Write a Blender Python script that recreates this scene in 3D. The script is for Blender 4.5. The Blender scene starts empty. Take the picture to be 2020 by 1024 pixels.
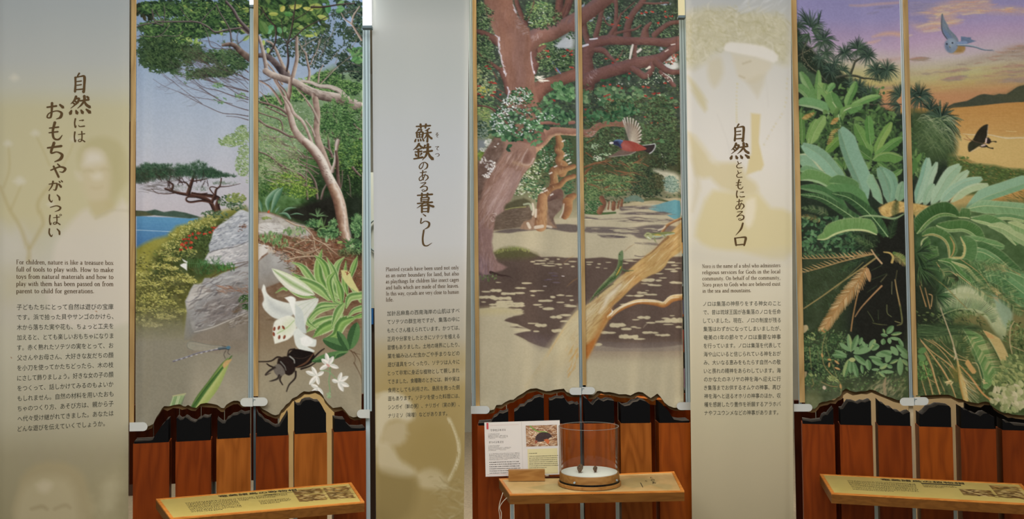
import bpy, bmesh, math, random
import numpy as np
from mathutils import Vector, Matrix

scene = bpy.context.scene
COL = scene.collection
# ---------------------------------------------------------------- camera
FPX = 1820.0
PITCH, ROLL = math.radians(2.05), 0.010
CAM = Vector((0, 0, 1.5))
F_ = Vector((0, math.cos(PITCH), math.sin(PITCH)))
U0 = Vector((0, -math.sin(PITCH), math.cos(PITCH))); R0 = Vector((1, 0, 0))
U_ = (U0*math.cos(ROLL)+R0*math.sin(ROLL)).normalized(); R_ = (R0*math.cos(ROLL)-U0*math.sin(ROLL)).normalized()
cam = bpy.data.cameras.new('camera'); cam.sensor_width = 36; cam.lens = 36*FPX/2020; cam.clip_start = .05; cam.clip_end = 60
cam_o = bpy.data.objects.new('camera', cam); COL.objects.link(cam_o)
cam_o.matrix_world = Matrix(((R_.x, U_.x, -F_.x, CAM.x), (R_.y, U_.y, -F_.y, CAM.y), (R_.z, U_.z, -F_.z, CAM.z), (0, 0, 0, 1)))
scene.camera = cam_o
# ---------------------------------------------------------------- world, lights, exposure
w = bpy.data.worlds.new('hall_air'); scene.world = w; w.use_nodes = True
w.node_tree.nodes['Background'].inputs[0].default_value = (.93, .97, 1, 1)
w.node_tree.nodes['Background'].inputs[1].default_value = .22
scene.view_settings.view_transform = 'Standard'; scene.view_settings.look = 'None'
scene.view_settings.gamma = 1; scene.view_settings.use_curve_mapping = False; scene.view_settings.exposure = 0
def area(name, loc, aim, sx, sy, power, col, spread=180):
    l = bpy.data.lights.new(name, 'AREA'); l.shape = 'RECTANGLE'; l.size = sx; l.size_y = sy; l.energy = power; l.color = col; l.spread = math.radians(spread)
    o = bpy.data.objects.new(name, l); COL.objects.link(o); o.location = loc
    o.rotation_euler = (Vector(aim)-Vector(loc)).to_track_quat('-Z', 'Y').to_euler(); return o
def spot(name, loc, aim, ang, power, col, blend=.8, r=.05):
    l = bpy.data.lights.new(name, 'SPOT'); l.spot_size = math.radians(ang); l.spot_blend = blend; l.energy = power; l.color = col; l.shadow_soft_size = r
    o = bpy.data.objects.new(name, l); COL.objects.link(o); o.location = loc
    o.rotation_euler = (Vector(aim)-Vector(loc)).to_track_quat('-Z', 'Y').to_euler(); return o
area('ceiling_light_panel_lamp', (0, -.4, 3.5), (0, 4.6, 1.5), 6.0, 1.0, 130, (.96, .985, 1.04))
area('wash_light_lamp', (0, 1.6, 3.6), (0, 4.3, .45), 4.4, .5, 17, (1, .985, .96), 100)
area('ceiling_light_panel_lamp', (0, 2.2, 3.5), (0, 4.5, 1.3), 4.4, .5, 14, (.92, .99, 1.06))
spot('track_spot_lamp', (.9, 2.2, 3.3), (1.2, 4.5, 1.95), 26, 26, (1, .90, .78), 1., .12)
spot('track_spot_lamp', (-1.2, 2.0, 3.3), (-1.95, 4.2, 1.5), 30, 18, (1, .90, .72), 1., .12)
spot('track_spot_lamp', (1.3, 2.0, 3.3), (1.85, 3.9, .6), 34, 30, (1, .80, .52), .8, .08)
spot('track_spot_lamp', (-.6, 2.0, 3.3), (-1.1, 3.9, .6), 34, 40, (1, .80, .52), .8, .08)
spot('track_spot_lamp', (.3, 1.9, 3.3), (.4, 4.1, .65), 30, 22, (1, .86, .64), .8, .08)
area('added_gap_fill_lamp', (-1.30, 4.52, 3.75), (-1.30, 4.66, 1.), 1.0, .10, 130, (1, .88, .7))  # unseen lamps added above the gap to brighten rear boards and partition
area('added_gap_fill_lamp', (.33, 4.86, 3.75), (.33, 4.96, 1.), 1.1, .10, 16, (1, .88, .7))
area('added_gap_fill_lamp', (1.95, 4.72, 3.75), (1.95, 4.95, 1.), 1.0, .10, 110, (1, .9, .76))
area('hall_light_lamp', (.5, 7.6, 3.5), (.5, 7.8, 0), 5, 1.4, 60, (1, .97, .9))
# ---------------------------------------------------------------- print engine (numpy): draws the flat prints
class Art:
 """A printed picture: brush strokes laid into an array that later colours the cloth vertex by vertex."""
 def __init__(s,x0,y0,x1,y1,S,seed=1,base=(128,128,128)):
  s.x0,s.y0,s.S=x0,y0,S
  s.W,s.H=int(round((x1-x0)*S))+1,int(round((y1-y0)*S))+1
  s.b=np.empty((s.H,s.W,3),np.float32);s.b[:]=base
  s.r=random.Random(seed);s.nr=np.random.RandomState(seed)
  s.tf(0,0,1);s.sk=1.
 def tf(s,ox,oy,k):
  s.ox,s.oy,s.k=ox,oy,k
 def q(s,pts):
  p=np.asarray(pts,np.float32).reshape(-1,2)
  return np.stack([(s.ox+p[:,0]/s.k-s.x0)*s.S,(s.oy+p[:,1]/s.k-s.y0)*s.S],1)
 def box(s,lo,hi,pad=2):
  a=max(0,int(lo[0]-pad));b=min(s.W,int(hi[0]+pad)+2)
  c=max(0,int(lo[1]-pad));d=min(s.H,int(hi[1]+pad)+2)
  return(a,b,c,d)if b>a and d>c else None
 def comp(s,B,al,col):
  a,b,c,d=B
  t=s.b[c:d,a:b];al=al[...,None]
  t+=(np.asarray(col,np.float32)-t)*al
 @staticmethod
 def smooth(p,n=5):
  if len(p)<3:return p
  P=np.vstack([p[:1]*2-p[1:2],p,p[-1:]*2-p[-2:-1]])
  out=[]
  for i in range(len(p)-1):
   a,b,c,d=P[i:i+4]
   t=np.linspace(0,1,n,endpoint=False)[:,None]
   out.append(.5*((2*b)+(c-a)*t+(2*a-5*b+4*c-d)*t*t+(3*b-a-3*c+d)*t**3))
  out.append(p[-1:])
  return np.vstack(out)
 def stroke(s,pts,w,col,a=1.,n=4,soft=.6,tex=0):
  """a line of varying width; col is one colour or a list across the width, left to right along it"""
  k=s.S/s.k;soft=max(soft*s.sk,.6)
  p=s.q(pts);m=len(p)
  w=np.full(m,w*1.,np.float32)if np.isscalar(w)else np.interp(np.linspace(0,1,m),np.linspace(0,1,len(w)),w)
  p=s.smooth(np.column_stack([p,w*k*.5]).astype(np.float32),n)
  r=np.maximum(p[:,2],.08);p=p[:,:2]
  R=float(r.max())+1.5
  B=s.box(p.min(0),p.max(0),R)
  if not B:return
  x0,x1,y0,y1=B
  F=np.full((y1-y0,x1-x0),9e3,np.float32)
  multi=isinstance(col,list)
  if multi:G=np.zeros_like(F)
  for i in range(len(p)-1):
   A,C=p[i],p[i+1]
   b=s.box(np.minimum(A,C),np.maximum(A,C),R)
   if not b:continue
   xs=np.arange(b[0],b[1],dtype=np.float32)[None];ys=np.arange(b[2],b[3],dtype=np.float32)[:,None]
   dx,dy=C-A;L2=dx*dx+dy*dy+1e-6
   t=np.clip(((xs-A[0])*dx+(ys-A[1])*dy)/L2,0,1)
   ex=xs-A[0]-t*dx;ey=ys-A[1]-t*dy
   rr=r[i]+(r[i+1]-r[i])*t
   d=np.sqrt(ex*ex+ey*ey)-rr
   sl=(slice(b[2]-y0,b[3]-y0),slice(b[0]-x0,b[1]-x0))
   f=F[sl];mk=d<f
   if multi:
    g=(dx*ey-dy*ex)/math.sqrt(L2)/rr
    G[sl]=np.where(mk,g,G[sl])
   F[sl]=np.where(mk,d,f)
  thin=np.clip(-F/soft*.5+.5,0,1)
  rm=float(r.mean())
  al=thin*a
  if rm<.5:al=al*max(.35,rm*2)
  if multi:
   n_=len(col)-1;cc=np.asarray(col,np.float32)
   G=np.clip((G+1)/2,0,.9999)*n_
   if tex:G=np.clip(G+(s.noise(B,7,2)-.5)*tex,0,n_-.0001)
   i0=G.astype(int);fr=(G-i0)[...,None]
   C_=cc[i0]*(1-fr)+cc[i0+1]*fr
  else:C_=col
  s.comp(B,al,C_)
 def poly(s,pts,col,a=1.,n=0,soft=.8,tex=0,ts=14,col2=None,ang=90):
  """filled outline; col2 = colour at the far end along ang degrees; tex = mottling"""
  p=s.q(pts);soft=max(soft*s.sk,.6)
  if n:p=s.smooth(np.vstack([p,p[:1]]),n)[:-1]
  B=s.box(p.min(0),p.max(0),soft+1)
  if not B:return
  x0,x1,y0,y1=B
  xs=np.arange(x0,x1,dtype=np.float32)[None];ys=np.arange(y0,y1,dtype=np.float32)[:,None]
  ins=np.zeros((y1-y0,x1-x0),bool);D=np.full(ins.shape,9e6,np.float32)
  for i in range(len(p)):
   A,C=p[i],p[(i+1)%len(p)]
   dx,dy=C-A;L2=dx*dx+dy*dy
   if L2<1e-9:continue
   if dy!=0:
    c=((A[1]>ys)!=(C[1]>ys))
    ins^=c&(xs<dx*(ys-A[1])/dy+A[0])
   pd=soft+1
   b=s.box(np.minimum(A,C),np.maximum(A,C),pd+1)
   if not b:continue
   sl=(slice(b[2]-y0,b[3]-y0),slice(b[0]-x0,b[1]-x0))
   if b[2]<y0 or b[0]<x0 or b[3]>y1 or b[1]>x1:
    b=(max(b[0],x0),min(b[1],x1),max(b[2],y0),min(b[3],y1))
    if b[1]<=b[0]or b[3]<=b[2]:continue
    sl=(slice(b[2]-y0,b[3]-y0),slice(b[0]-x0,b[1]-x0))
   X=xs[:,sl[1]];Y=ys[sl[0]]
   t=np.clip(((X-A[0])*dx+(Y-A[1])*dy)/L2,0,1)
   D[sl]=np.minimum(D[sl],(X-A[0]-t*dx)**2+(Y-A[1]-t*dy)**2)
  d=np.sqrt(D);d=np.where(ins,d,-d)
  al=np.clip(d/soft*.5+.5,0,1)*a
  C_=np.asarray(col,np.float32)
  if col2 is not None:
   ca,sa=math.cos(math.radians(ang)),math.sin(math.radians(ang))
   u=xs*ca+ys*sa;v=p[:,0]*ca+p[:,1]*sa
   u=np.clip((u-v.min())/(v.max()-v.min()+1e-6),0,1)[...,None]
   C_=C_*(1-u)+np.asarray(col2,np.float32)*u
  if tex:C_=C_+((s.noise(B,ts,3)-.5)*2*tex)[...,None]
  s.comp(B,al,C_)
 def noise(s,B,size,oct=3,sx=1.,sy=1.):
  a,b,c,d=B;h,w=d-c,b-a
  out=np.zeros((h,w),np.float32);amp=1.;tot=0
  for o in range(oct):
   gx,gy=max(size*sx,1),max(size*sy,1)
   nx,ny=int(w/gx)+3,int(h/gy)+3
   g=s.nr.rand(ny,nx).astype(np.float32)
   X=np.arange(w)/gx;Y=np.arange(h)/gy
   ix,iy=X.astype(int),Y.astype(int);fx,fy=X-ix,Y-iy
   fx=fx*fx*(3-2*fx);fy=fy*fy*(3-2*fy)
   g0=g[iy][:,ix]*(1-fx)+g[iy][:,ix+1]*fx;g1=g[iy+1][:,ix]*(1-fx)+g[iy+1][:,ix+1]*fx
   out+=amp*(g0*(1-fy[:,None])+g1*fy[:,None]);tot+=amp
   amp*=.55;size=size/2
   if size<1.2:break
  return out/tot
 def grad(s,stops,pts=None):
  """vertical colour ramp [(v, colour) ...] over the whole print"""
  v=s.q([(0,t[0])for t in stops])[:,1]
  y=np.arange(s.H)
  s.b[:]=np.stack([np.interp(y,v,[t[1][c]for t in stops])for c in range(3)],1)[:,None]
 def leaf(s,u,v,L,W,ang,col,rib=None,a=1.,fat=.5):
  """one pointed leaf from its foot (u, v), ang in degrees, 0 = right, 90 = down"""
  k=s.S/s.k;L*=k;W*=k*.5
  x,y=(s.ox+u/s.k-s.x0)*s.S,(s.oy+v/s.k-s.y0)*s.S
  ca,sa=math.cos(math.radians(ang)),math.sin(math.radians(ang))
  ex,ey=x+ca*L,y+sa*L
  B=s.box((min(x,ex),min(y,ey)),(max(x,ex),max(y,ey)),W+1)
  if not B:return
  X=np.arange(B[0],B[1],dtype=np.float32)[None]-x;Y=np.arange(B[2],B[3],dtype=np.float32)[:,None]-y
  t=(X*ca+Y*sa)/L;c=-X*sa+Y*ca
  tt=np.clip(t,0,1)
  w=W*np.sin(np.pi*tt**(fat*1.4))**.8 if fat!=.5 else W*np.sqrt(np.clip(4*tt*(1-tt),0,1))**1.3
  al=np.clip((w-np.abs(c))+.5,0,1)*((t>-.02)&(t<1.02))*a
  if rib is not None:
   cc=np.where((c>0)[...,None],np.asarray(col,np.float32),np.asarray(rib,np.float32))
   s.comp(B,al,cc)
  else:s.comp(B,al,col)
 def scatter(s,n,region,L,W,ang,pal,two=0,jit=10,a=1.):
  """n leaves at random; region = (u0, v0, u1, v1), an outline, or a list of blobs (u, v, ru, rv)"""
  r=s.r;G=r.gauss
  def inside(P,x,y):
   c=False;j=len(P)-1
   for i in range(len(P)):
    if(P[i][1]>y)!=(P[j][1]>y)and x<(P[j][0]-P[i][0])*(y-P[i][1])/(P[j][1]-P[i][1])+P[i][0]:c=not c
    j=i
   return c
  kind=0 if not isinstance(region,list)else(1 if len(region[0])==2 else 2)
  if kind==1:bb=(min(p[0]for p in region),min(p[1]for p in region),max(p[0]for p in region),max(p[1]for p in region))
  if kind==2:wt=[max(b[2]*b[3],1)for b in region]
  for _ in range(n):
   if kind==0:x,y=r.uniform(region[0],region[2]),r.uniform(region[1],region[3])
   elif kind==1:
    for _t in range(30):
     x,y=r.uniform(bb[0],bb[2]),r.uniform(bb[1],bb[3])
     if inside(region,x,y):break
   else:
    b=r.choices(region,wt)[0];th=r.uniform(0,6.283);q=math.sqrt(r.random())
    x,y=b[0]+math.cos(th)*q*b[2],b[1]+math.sin(th)*q*b[3]
   c=r.choice(pal);j=G(0,jit)
   c=(c[0]+j,c[1]+j,c[2]+j*.7)
   l=r.uniform(*L);an=r.uniform(*ang)
   s.leaf(x-math.cos(math.radians(an))*l/2,y-math.sin(math.radians(an))*l/2,l,r.uniform(*W),an,c,
       (c[0]+two,c[1]+two,c[2]+two)if two else None,a)
 def tuft(s,u,v,n,L,w,pal,a0=0,a1=360,droop=.3,jit=8):
  """a head of strap leaves springing from one point and bending down"""
  r=s.r
  for i in range(n):
   an=math.radians(r.uniform(a0,a1));l=L*r.uniform(.6,1.05)
   dx,dy=math.cos(an)*l,math.sin(an)*l
   g=droop*l*r.uniform(.4,1.2)*abs(math.cos(an))
   c=r.choice(pal);j=r.gauss(0,jit)
   s.stroke([(u,v),(u+dx*.5,v+dy*.5-g*.1),(u+dx,v+dy+g)],[w,w*1.1,w*.2],(c[0]+j,c[1]+j,c[2]+j),n=3)
 def frond(s,pts,L,n,cols,rach,w=1.6,sides=(1,-1),lean=.5,blade=None,rw=2.,taper=.75,up=None,jit=7):
  """a feather leaf: leaflets along a curved midrib; blade = colour of a solid blade laid below them"""
  p=s.smooth(np.asarray(pts,np.float32),8)
  d=np.gradient(p,axis=0);d/=np.linalg.norm(d,axis=1)[:,None]+1e-6
  sl=np.concatenate([[0],np.cumsum(np.linalg.norm(np.diff(p,axis=0),axis=1))]);sl/=sl[-1]
  env=lambda t:L*(min(1,(t+.05)/.18)**.7)*(1-taper*t**3)*(1 if t<.93 else(1.001-t)/.07*.6+.4)
  if blade is not None:
   for sd in sides:
    o=[]
    for t in np.linspace(0,1,14):
     x,y=np.interp(t,sl,p[:,0]),np.interp(t,sl,p[:,1])
     tx,ty=np.interp(t,sl,d[:,0]),np.interp(t,sl,d[:,1])
     e=env(t)*.82;o.append((x+(-ty*sd+tx*lean)*e,y+(tx*sd+ty*lean)*e))
    s.poly([tuple(q)for q in p[::3]]+[tuple(p[-1])]+o[::-1],blade[0]if sd>0 else blade[-1],soft=1)
  for sd in sides:
   for i in range(n):
    t=(i+.5)/n
    x,y=np.interp(t,sl,p[:,0]),np.interp(t,sl,p[:,1])
    tx,ty=np.interp(t,sl,d[:,0]),np.interp(t,sl,d[:,1])
    e=env(t)*s.r.uniform(.9,1.06);c=s.r.choice(cols if not isinstance(cols,dict)else cols[sd]);j=s.r.gauss(0,jit)
    le=lean*(.8+.6*t)
    ux,uy=(-ty*sd+tx*le),(tx*sd+ty*le);m=math.hypot(ux,uy);ux/=m;uy/=m
    s.stroke([(x,y),(x+ux*e*.55,y+uy*e*.55),(x+ux*e,y+uy*e+(up or 0)*e)],[w,w,w*.3],(c[0]+j,c[1]+j,c[2]+j),n=2)
  if rach:s.stroke(p[::4],[rw,rw*.4],rach,n=2)
 def fade(s,u0,v0,u1,v1,v2,col,a=1.,side=20):
  """lay a colour over [u0,u1] that sets in between v0 and v1 and holds to v2"""
  q=s.q([(u0,v0),(u1,v1),(u0,v2)])
  B=(0,s.W,0,s.H)
  X=np.arange(s.W)[None];Y=np.arange(s.H)[:,None]
  sd=side*s.S/s.k+.5
  al=np.clip((Y-q[0,1])/(q[1,1]-q[0,1]),0,1)*np.clip((q[2,1]-Y)/2,0,1)
  al=al*al*(3-2*al)*np.clip((X-q[0,0])/sd+.5,0,1)*np.clip((q[1,0]-X)/sd+.5,0,1)
  s.comp(B,al.astype(np.float32)*a,col)
 def marks(s,n,region,L,w,ang,pal,a=.7,bend=0):
  """short brush marks inside an outline"""
  r=s.r;P=np.asarray(region,float)
  lo,hi=P.min(0),P.max(0)
  for _ in range(n):
   for _t in range(20):
    x,y=r.uniform(lo[0],hi[0]),r.uniform(lo[1],hi[1])
    c=False;j=len(P)-1
    for i in range(len(P)):
     if(P[i][1]>y)!=(P[j][1]>y)and x<(P[j][0]-P[i][0])*(y-P[i][1])/(P[j][1]-P[i][1])+P[i][0]:c=not c
     j=i
    if c:break
   an=math.radians(r.uniform(*ang));l=r.uniform(*L);ww=r.uniform(*w)
   dx,dy=math.cos(an)*l,math.sin(an)*l;b=r.uniform(-bend,bend)*l
   s.stroke([(x,y),(x+dx*.5-dy/l*b,y+dy*.5+dx/l*b),(x+dx,y+dy)],[ww*.4,ww,ww*.3],r.choice(pal),a,n=2 if bend else 1)
 def tone(s,sat=1.,con=1.,gain=1.,pivot=120):
  g=s.b.mean(2,keepdims=True);s.b=(g+(s.b-g)*sat-pivot)*con+pivot*gain
 def grain(s,amp=6,size=3):
  B=(0,s.W,0,s.H)
  s.b+=((s.noise(B,size,2)-.5)*2*amp)[...,None]
 def plume(s,pts,wl,wr,cl,cr,edge=None,rib=None,n=40,lean=.6,comb=14,cw=2.2,rag=.12,rw=4,prof=None):
  """a folded feather leaf: two solid vanes beside a midrib, combed crosswise; wl and wr widths left and right"""
  p=s.smooth(np.asarray(pts,np.float32),8)
  d=np.gradient(p,axis=0);d/=np.linalg.norm(d,axis=1)[:,None]+1e-6
  sl=np.concatenate([[0],np.cumsum(np.linalg.norm(np.diff(p,axis=0),axis=1))]);sl/=sl[-1]
  at=lambda t:(np.interp(t,sl,p[:,0]),np.interp(t,sl,p[:,1]),np.interp(t,sl,d[:,0]),np.interp(t,sl,d[:,1]))
  env=prof or(lambda t:(min(1,(t+.03)/.2)**.8)*(min(1,(1.03-t)/.3)**.6))
  for sd,w,c in((-1,wl,cl),(1,wr,cr)):
   if not w:continue
   o=[];tips=[]
   for i in range(n+1):
    t=i/n;x,y,tx,ty=at(t);e=env(t)*w
    ux,uy=-ty*sd+tx*lean,tx*sd+ty*lean;m=math.hypot(ux,uy)
    o.append((x,y));tips.append((x+ux/m*e,y+uy/m*e))
   s.poly(o+tips[::-1],c,soft=.8)
   for i in range(n*2):
    t=(i+.5)/(n*2);x,y,tx,ty=at(t);e=env(t)*w*(1+s.r.uniform(-rag,rag))
    ux,uy=-ty*sd+tx*lean,tx*sd+ty*lean;m=math.hypot(ux,uy);ux/=m;uy/=m
    j=s.r.uniform(-comb*1.7,comb*1.2)
    cc=(c[0]+j,c[1]+j,c[2]+j)
    s.stroke([(x+ux*e*.05,y+uy*e*.05),(x+ux*e,y+uy*e)],[cw,cw*.7],cc,.75,n=1)
    if edge is not None and s.r.random()<.35:s.stroke([(x+ux*e*.55,y+uy*e*.55),(x+ux*e*.98,y+uy*e*.98)],[cw*.5,cw],edge,.4,n=1)
   if edge is not None:s.stroke(tips[1:-1],[cw*1.2,cw*1.6,cw*.8],edge,.55,n=1,soft=1.2)
   elif w:s.stroke(o[1:-1:3],[cw*2.2,cw],(c[0]-26,c[1]-26,c[2]-22),.5,n=1,soft=2)
  if rib is not None:s.stroke(p[::3],[rw,rw*.5],rib,n=2)
 def clumps(s,n,region,r0,leaves,L,W,dark,light,ang=(150,230),asp=.55,a=.92,top=.55):
  """leafy tufts inside blobs (u, v, ru, rv): shaded leaves first, sunlit ones over the upper side"""
  r=s.r;wt=[max(b[2]*b[3],1)for b in region];C=[]
  for _ in range(n):
   b=r.choices(region,wt)[0];th=r.uniform(0,6.283);q=math.sqrt(r.random())
   C.append((b[1]+math.sin(th)*q*b[3],b[0]+math.cos(th)*q*b[2],r.uniform(*r0)))
  C.sort(key=lambda c:c[0])
  for y,x,rr in C:
   for k in range(leaves):
    th=r.uniform(0,6.283);q=math.sqrt(r.random());dx,dy=math.cos(th)*q*rr,math.sin(th)*q*rr*asp
    lit=k>leaves*(1-top)and dy<rr*asp*.25
    c=r.choice(light if lit else dark);j=r.gauss(0,7);c=(c[0]+j,c[1]+j,c[2]+j*.6)
    an=r.uniform(*ang)if r.random()<.6 else math.degrees(math.atan2(dy,dx))+r.uniform(-30,30)
    s.leaf(x+dx,y+dy,r.uniform(*L),r.uniform(*W),an,c,None,a)
 def bough(s,x,y,an,L,w,col,depth=3,spread=34,leaf=None,curve=14,kids=(2,3)):
  """a branch that forks into twigs, with leaves = (length, width, colours, chance) at the ends"""
  r=s.r;pts=[(x,y)];a_=an
  for k in range(3):
   a_+=r.uniform(-curve,curve);x+=math.cos(math.radians(a_))*L/3;y+=math.sin(math.radians(a_))*L/3;pts.append((x,y))
  s.stroke(pts,[w,w*.55],col,.95,n=3)
  if leaf and(depth<=1 or r.random()<.25):
   for k in range(4 if depth<=1 else 2):
    if r.random()<leaf[3]:
     q=r.choice(pts[1:]);c=r.choice(leaf[2]);s.leaf(q[0]+r.uniform(-4,4),q[1]+r.uniform(-4,4),leaf[0]*r.uniform(.7,1.2),leaf[1]*r.uniform(.7,1.2),a_+r.uniform(-70,70),c)
  if depth>0:
   for k in range(r.randint(*kids)):
    q=pts[r.randint(1,3)];s.bough(q[0],q[1],a_+r.uniform(-spread,spread),L*r.uniform(.5,.75),w*.55,col,depth-1,spread,leaf,curve,kids)
def paint_coast(S):
 """picture one: pine by the sea, rocks, leaning trees, white lily, beetle and damselfly"""
 A=Art(262,-30,724,864,S,11);R=A.r;U=R.uniform
 A.grad([(-30,(132,156,188)),(90,(141,163,190)),(170,(157,172,192)),(270,(174,181,193)),(340,(183,182,190)),(412,(186,179,184)),
   (480,(186,179,184)),(560,(150,145,130)),(640,(139,134,117)),(700,(146,139,120)),(760,(158,150,130)),(830,(164,157,134))])
 # far green wood behind the right hand trees
 A.tf(495,0,5.12)
 A.poly([(60,1030),(170,960),(260,900),(420,860),(560,820),(700,700),(840,640),(960,700),(1130,640),(1180,700),(1180,3000),(60,3000)],(112,140,92),.85,tex=30,ts=9,soft=6)
 A.tf(495,190,5.12)
 A.poly([(60,540),(300,620),(500,560),(700,500),(900,420),(1180,350),(1180,2000),(60,2000)],(78,112,62),.9,tex=34,ts=8,soft=8)
 A.poly([(560,900),(700,640),(900,560),(1000,620),(1180,560),(1180,2200),(500,2200)],(44,60,38),.92,tex=18,ts=6,soft=8)
 A.scatter(1500,(80,60,1130,620),(9,22),(5,10),(140,230),[(120,152,92),(92,128,72),(144,168,116),(70,104,58),(176,184,168)],a=.75)
 A.scatter(1600,[(1000,420,150,260),(900,250,240,160),(800,560,200,100)],(10,24),(6,11),(140,250),[(48,76,44),(62,94,50),(36,56,38),(84,118,60)],a=.85)
 # pale leaf haze
 A.scatter(700,[(150,560,260,180),(300,700,300,130),(120,760,200,130)],(10,26),(5,11),(150,210),[(158,178,126),(140,166,104),(176,188,150),(120,148,84)],a=.8)
 A.scatter(500,[(250,150,230,160),(160,60,120,90),(300,420,240,140)],(10,24),(5,10),(150,220),[(140,168,108),(118,150,84),(160,184,132)],a=.85)
 A.scatter(900,[(900,180,230,150),(800,320,180,120),(980,360,160,160),(1000,90,140,90)],(12,30),(6,12),(160,230),[(94,142,80),(74,120,62),(122,164,96),(58,100,52),(140,176,116)])
 A.scatter(700,[(1000,520,160,140),(940,640,120,100),(1060,700,90,120)],(10,26),(5,12),(160,240),[(96,136,62),(124,156,72),(60,96,48),(140,168,84)])
 A.scatter(500,[(430,860,200,90),(500,960,160,60),(330,800,140,90)],(10,24),(6,11),(150,220),[(138,168,62),(112,150,52),(86,126,50),(158,184,84)])
 A.scatter(360,[(150,920,130,80),(300,930,120,60)],(10,22),(6,11),(150,260),[(66,100,52),(50,82,44),(90,124,60)])
 A.scatter(500,(900,700,1130,1030),(8,22),(5,10),(120,260),[(40,62,38),(56,84,46),(30,44,30),(74,104,58)])
 A.scatter(260,[(600,620,110,120),(640,800,90,120)],(8,20),(5,9),(150,260),[(64,98,52),(84,120,60),(44,70,40)])
 # sky-side twig fans (left canvas)
 A.tf(262,0,5.12)
 tw=[[(1165,900),(900,830),(700,760),(560,690),(430,640)],[(1165,980),(1000,940),(860,890),(700,850),(560,740),(440,680)],[(1170,780),(1040,715),(900,680),(760,620),(640,580),(520,540)],
    [(1165,700),(1050,600),(930,480),(800,390),(640,370)],[(1000,1024),(780,980),(600,950),(450,900),(300,840),(190,770)],[(690,1020),(540,910),(400,800),(260,690)],
    [(900,1010),(740,900),(600,800),(500,740),(420,650)],[(1160,890),(960,830),(780,700),(640,660)],[(850,960),(700,900),(560,850),(460,780),(370,700)],[(1160,870),(1050,780),(900,760),(800,650)],
    [(1160,560),(1000,540),(850,500),(720,440),(600,380)],[(1160,1010),(1100,990),(1040,1000)]]
 for i,t in enumerate(tw):
  A.stroke(t,[11 if i<4 else 7,2],[(150,132,128),(92,70,66),(58,44,44)],n=4)
  p=A.smooth(np.array(t,float),5)
  for j in range(9 if i<10 else 3):
   a=p[int(U(1,len(p)-3))];g=U(60,190);h=U(150,235)
   x,y=a[0]+g*math.cos(math.radians(h)),a[1]+g*math.sin(math.radians(h))
   A.stroke([a,((a[0]+x)/2+U(-12,12),(a[1]+y)/2+U(2,24)),(x,y)],[4,1.2],(98,86,88),.85,n=3)
 # dense leaf roof, left canvas
 dk=[(44,66,50),(58,84,54),(36,52,42),(72,100,60)];md=[(84,118,66),(70,104,58),(100,136,76),(58,88,54)];lt=[(132,152,74),(108,140,78),(148,162,84),(90,126,70)]
 A.scatter(1000,[(600,40,600,90),(900,170,280,120),(560,250,360,90),(1100,120,110,180)],(40,90),(20,34),(150,230),dk,8)
 A.scatter(1100,[(330,330,220,130),(240,600,170,70),(350,620,110,70),(560,500,150,70),(300,470,220,90)],(26,60),(10,20),(150,225),dk[:2]+[(66,92,56),(46,70,42)],6)
 A.poly([(200,570),(320,540),(450,590),(470,640),(400,680),(300,660),(180,620)],(52,68,42),.9,n=3,soft=5,tex=10)
 A.poly([(440,500),(560,440),(720,480),(700,560),(560,580),(470,560)],(50,74,46),.95,n=3,soft=4,tex=10)
 A.scatter(900,[(930,540,240,70),(1000,620,170,60),(850,700,180,50),(650,720,140,50),(770,560,120,50)],(22,48),(9,15),(140,240),[(64,92,58),(84,112,66),(50,74,52),(104,132,80)],6)
 A.scatter(170,[(100,520,60,100),(140,400,60,40),(240,680,90,30),(120,610,60,50),(420,690,60,40)],(24,50),(8,13),(160,215),[(60,84,56),(80,104,62)],6)
 A.scatter(760,[(600,60,560,70),(860,170,300,120),(430,300,300,80),(130,240,100,70),(400,400,150,80)],(26,56),(11,20),(150,240),md+dk,8)
 for b in[(60,60,80,60,60),(60,120,110,60,50),(90,20,80,40,20)]:A.scatter(9,[(b[1],b[2],b[3],b[4])],(60,100),(34,50),(60,130),[(52,60,44),(70,66,46)],6)
 A.scatter(150,[(700,50,420,60),(500,230,200,50),(870,170,100,60),(480,370,130,60),(1140,160,60,160)],(34,72),(15,26),(160,240),lt,8)
 for x,y,an in[(440,390,190),(500,470,180),(640,340,110),(380,450,120),(600,240,230),(520,330,200),(880,180,30),(1180,320,140),(880,240,80),(470,350,170),(600,390,210),(690,390,160)]:A.leaf(x,y,90,40,an,U(0,1)<.5 and(144,168,88)or(122,158,80),(160,182,104))
 A.clumps(150,[(500,60,460,70),(900,120,270,110),(420,250,330,90),(240,330,180,70),(620,190,300,50)],(30,60),22,(22,46),(9,17),dk,md+lt[1:2])
 A.clumps(110,[(260,480,210,110),(170,560,110,60),(420,600,160,60),(560,480,150,60),(330,560,190,60)],(26,48),20,(20,38),(8,13),[(46,66,46),(40,56,40),(56,78,48)],[(72,96,60),(86,110,68),(62,84,54)])
 A.clumps(90,[(930,540,240,60),(1000,620,170,50),(850,700,170,40),(640,700,140,40)],(22,40),14,(18,34),(7,11),[(56,80,56),(44,64,48)],[(84,112,72),(98,126,82)])
 for x,y in[(120,400),(90,470),(110,540),(80,590),(140,640),(200,660),(240,690),(330,690),(160,430),(90,380),(420,700),(100,260),(80,200)]:A.bough(x+50,y,U(165,200),60,5,(60,62,54),1,30,(38,12,[(58,80,56),(76,100,66)],1))
 for i in range(26):A.bough(U(620,1165),U(520,820),U(195,235),U(90,170),6,(88,70,68),3,26,(20,8,[(72,98,64),(92,118,78)],.35))
 for i in range(16):A.bough(U(360,900),U(620,860),U(205,235),U(70,120),4,(104,92,98),2,22)
 br=[(154,142,140),(98,84,84),(52,42,44)]
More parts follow.
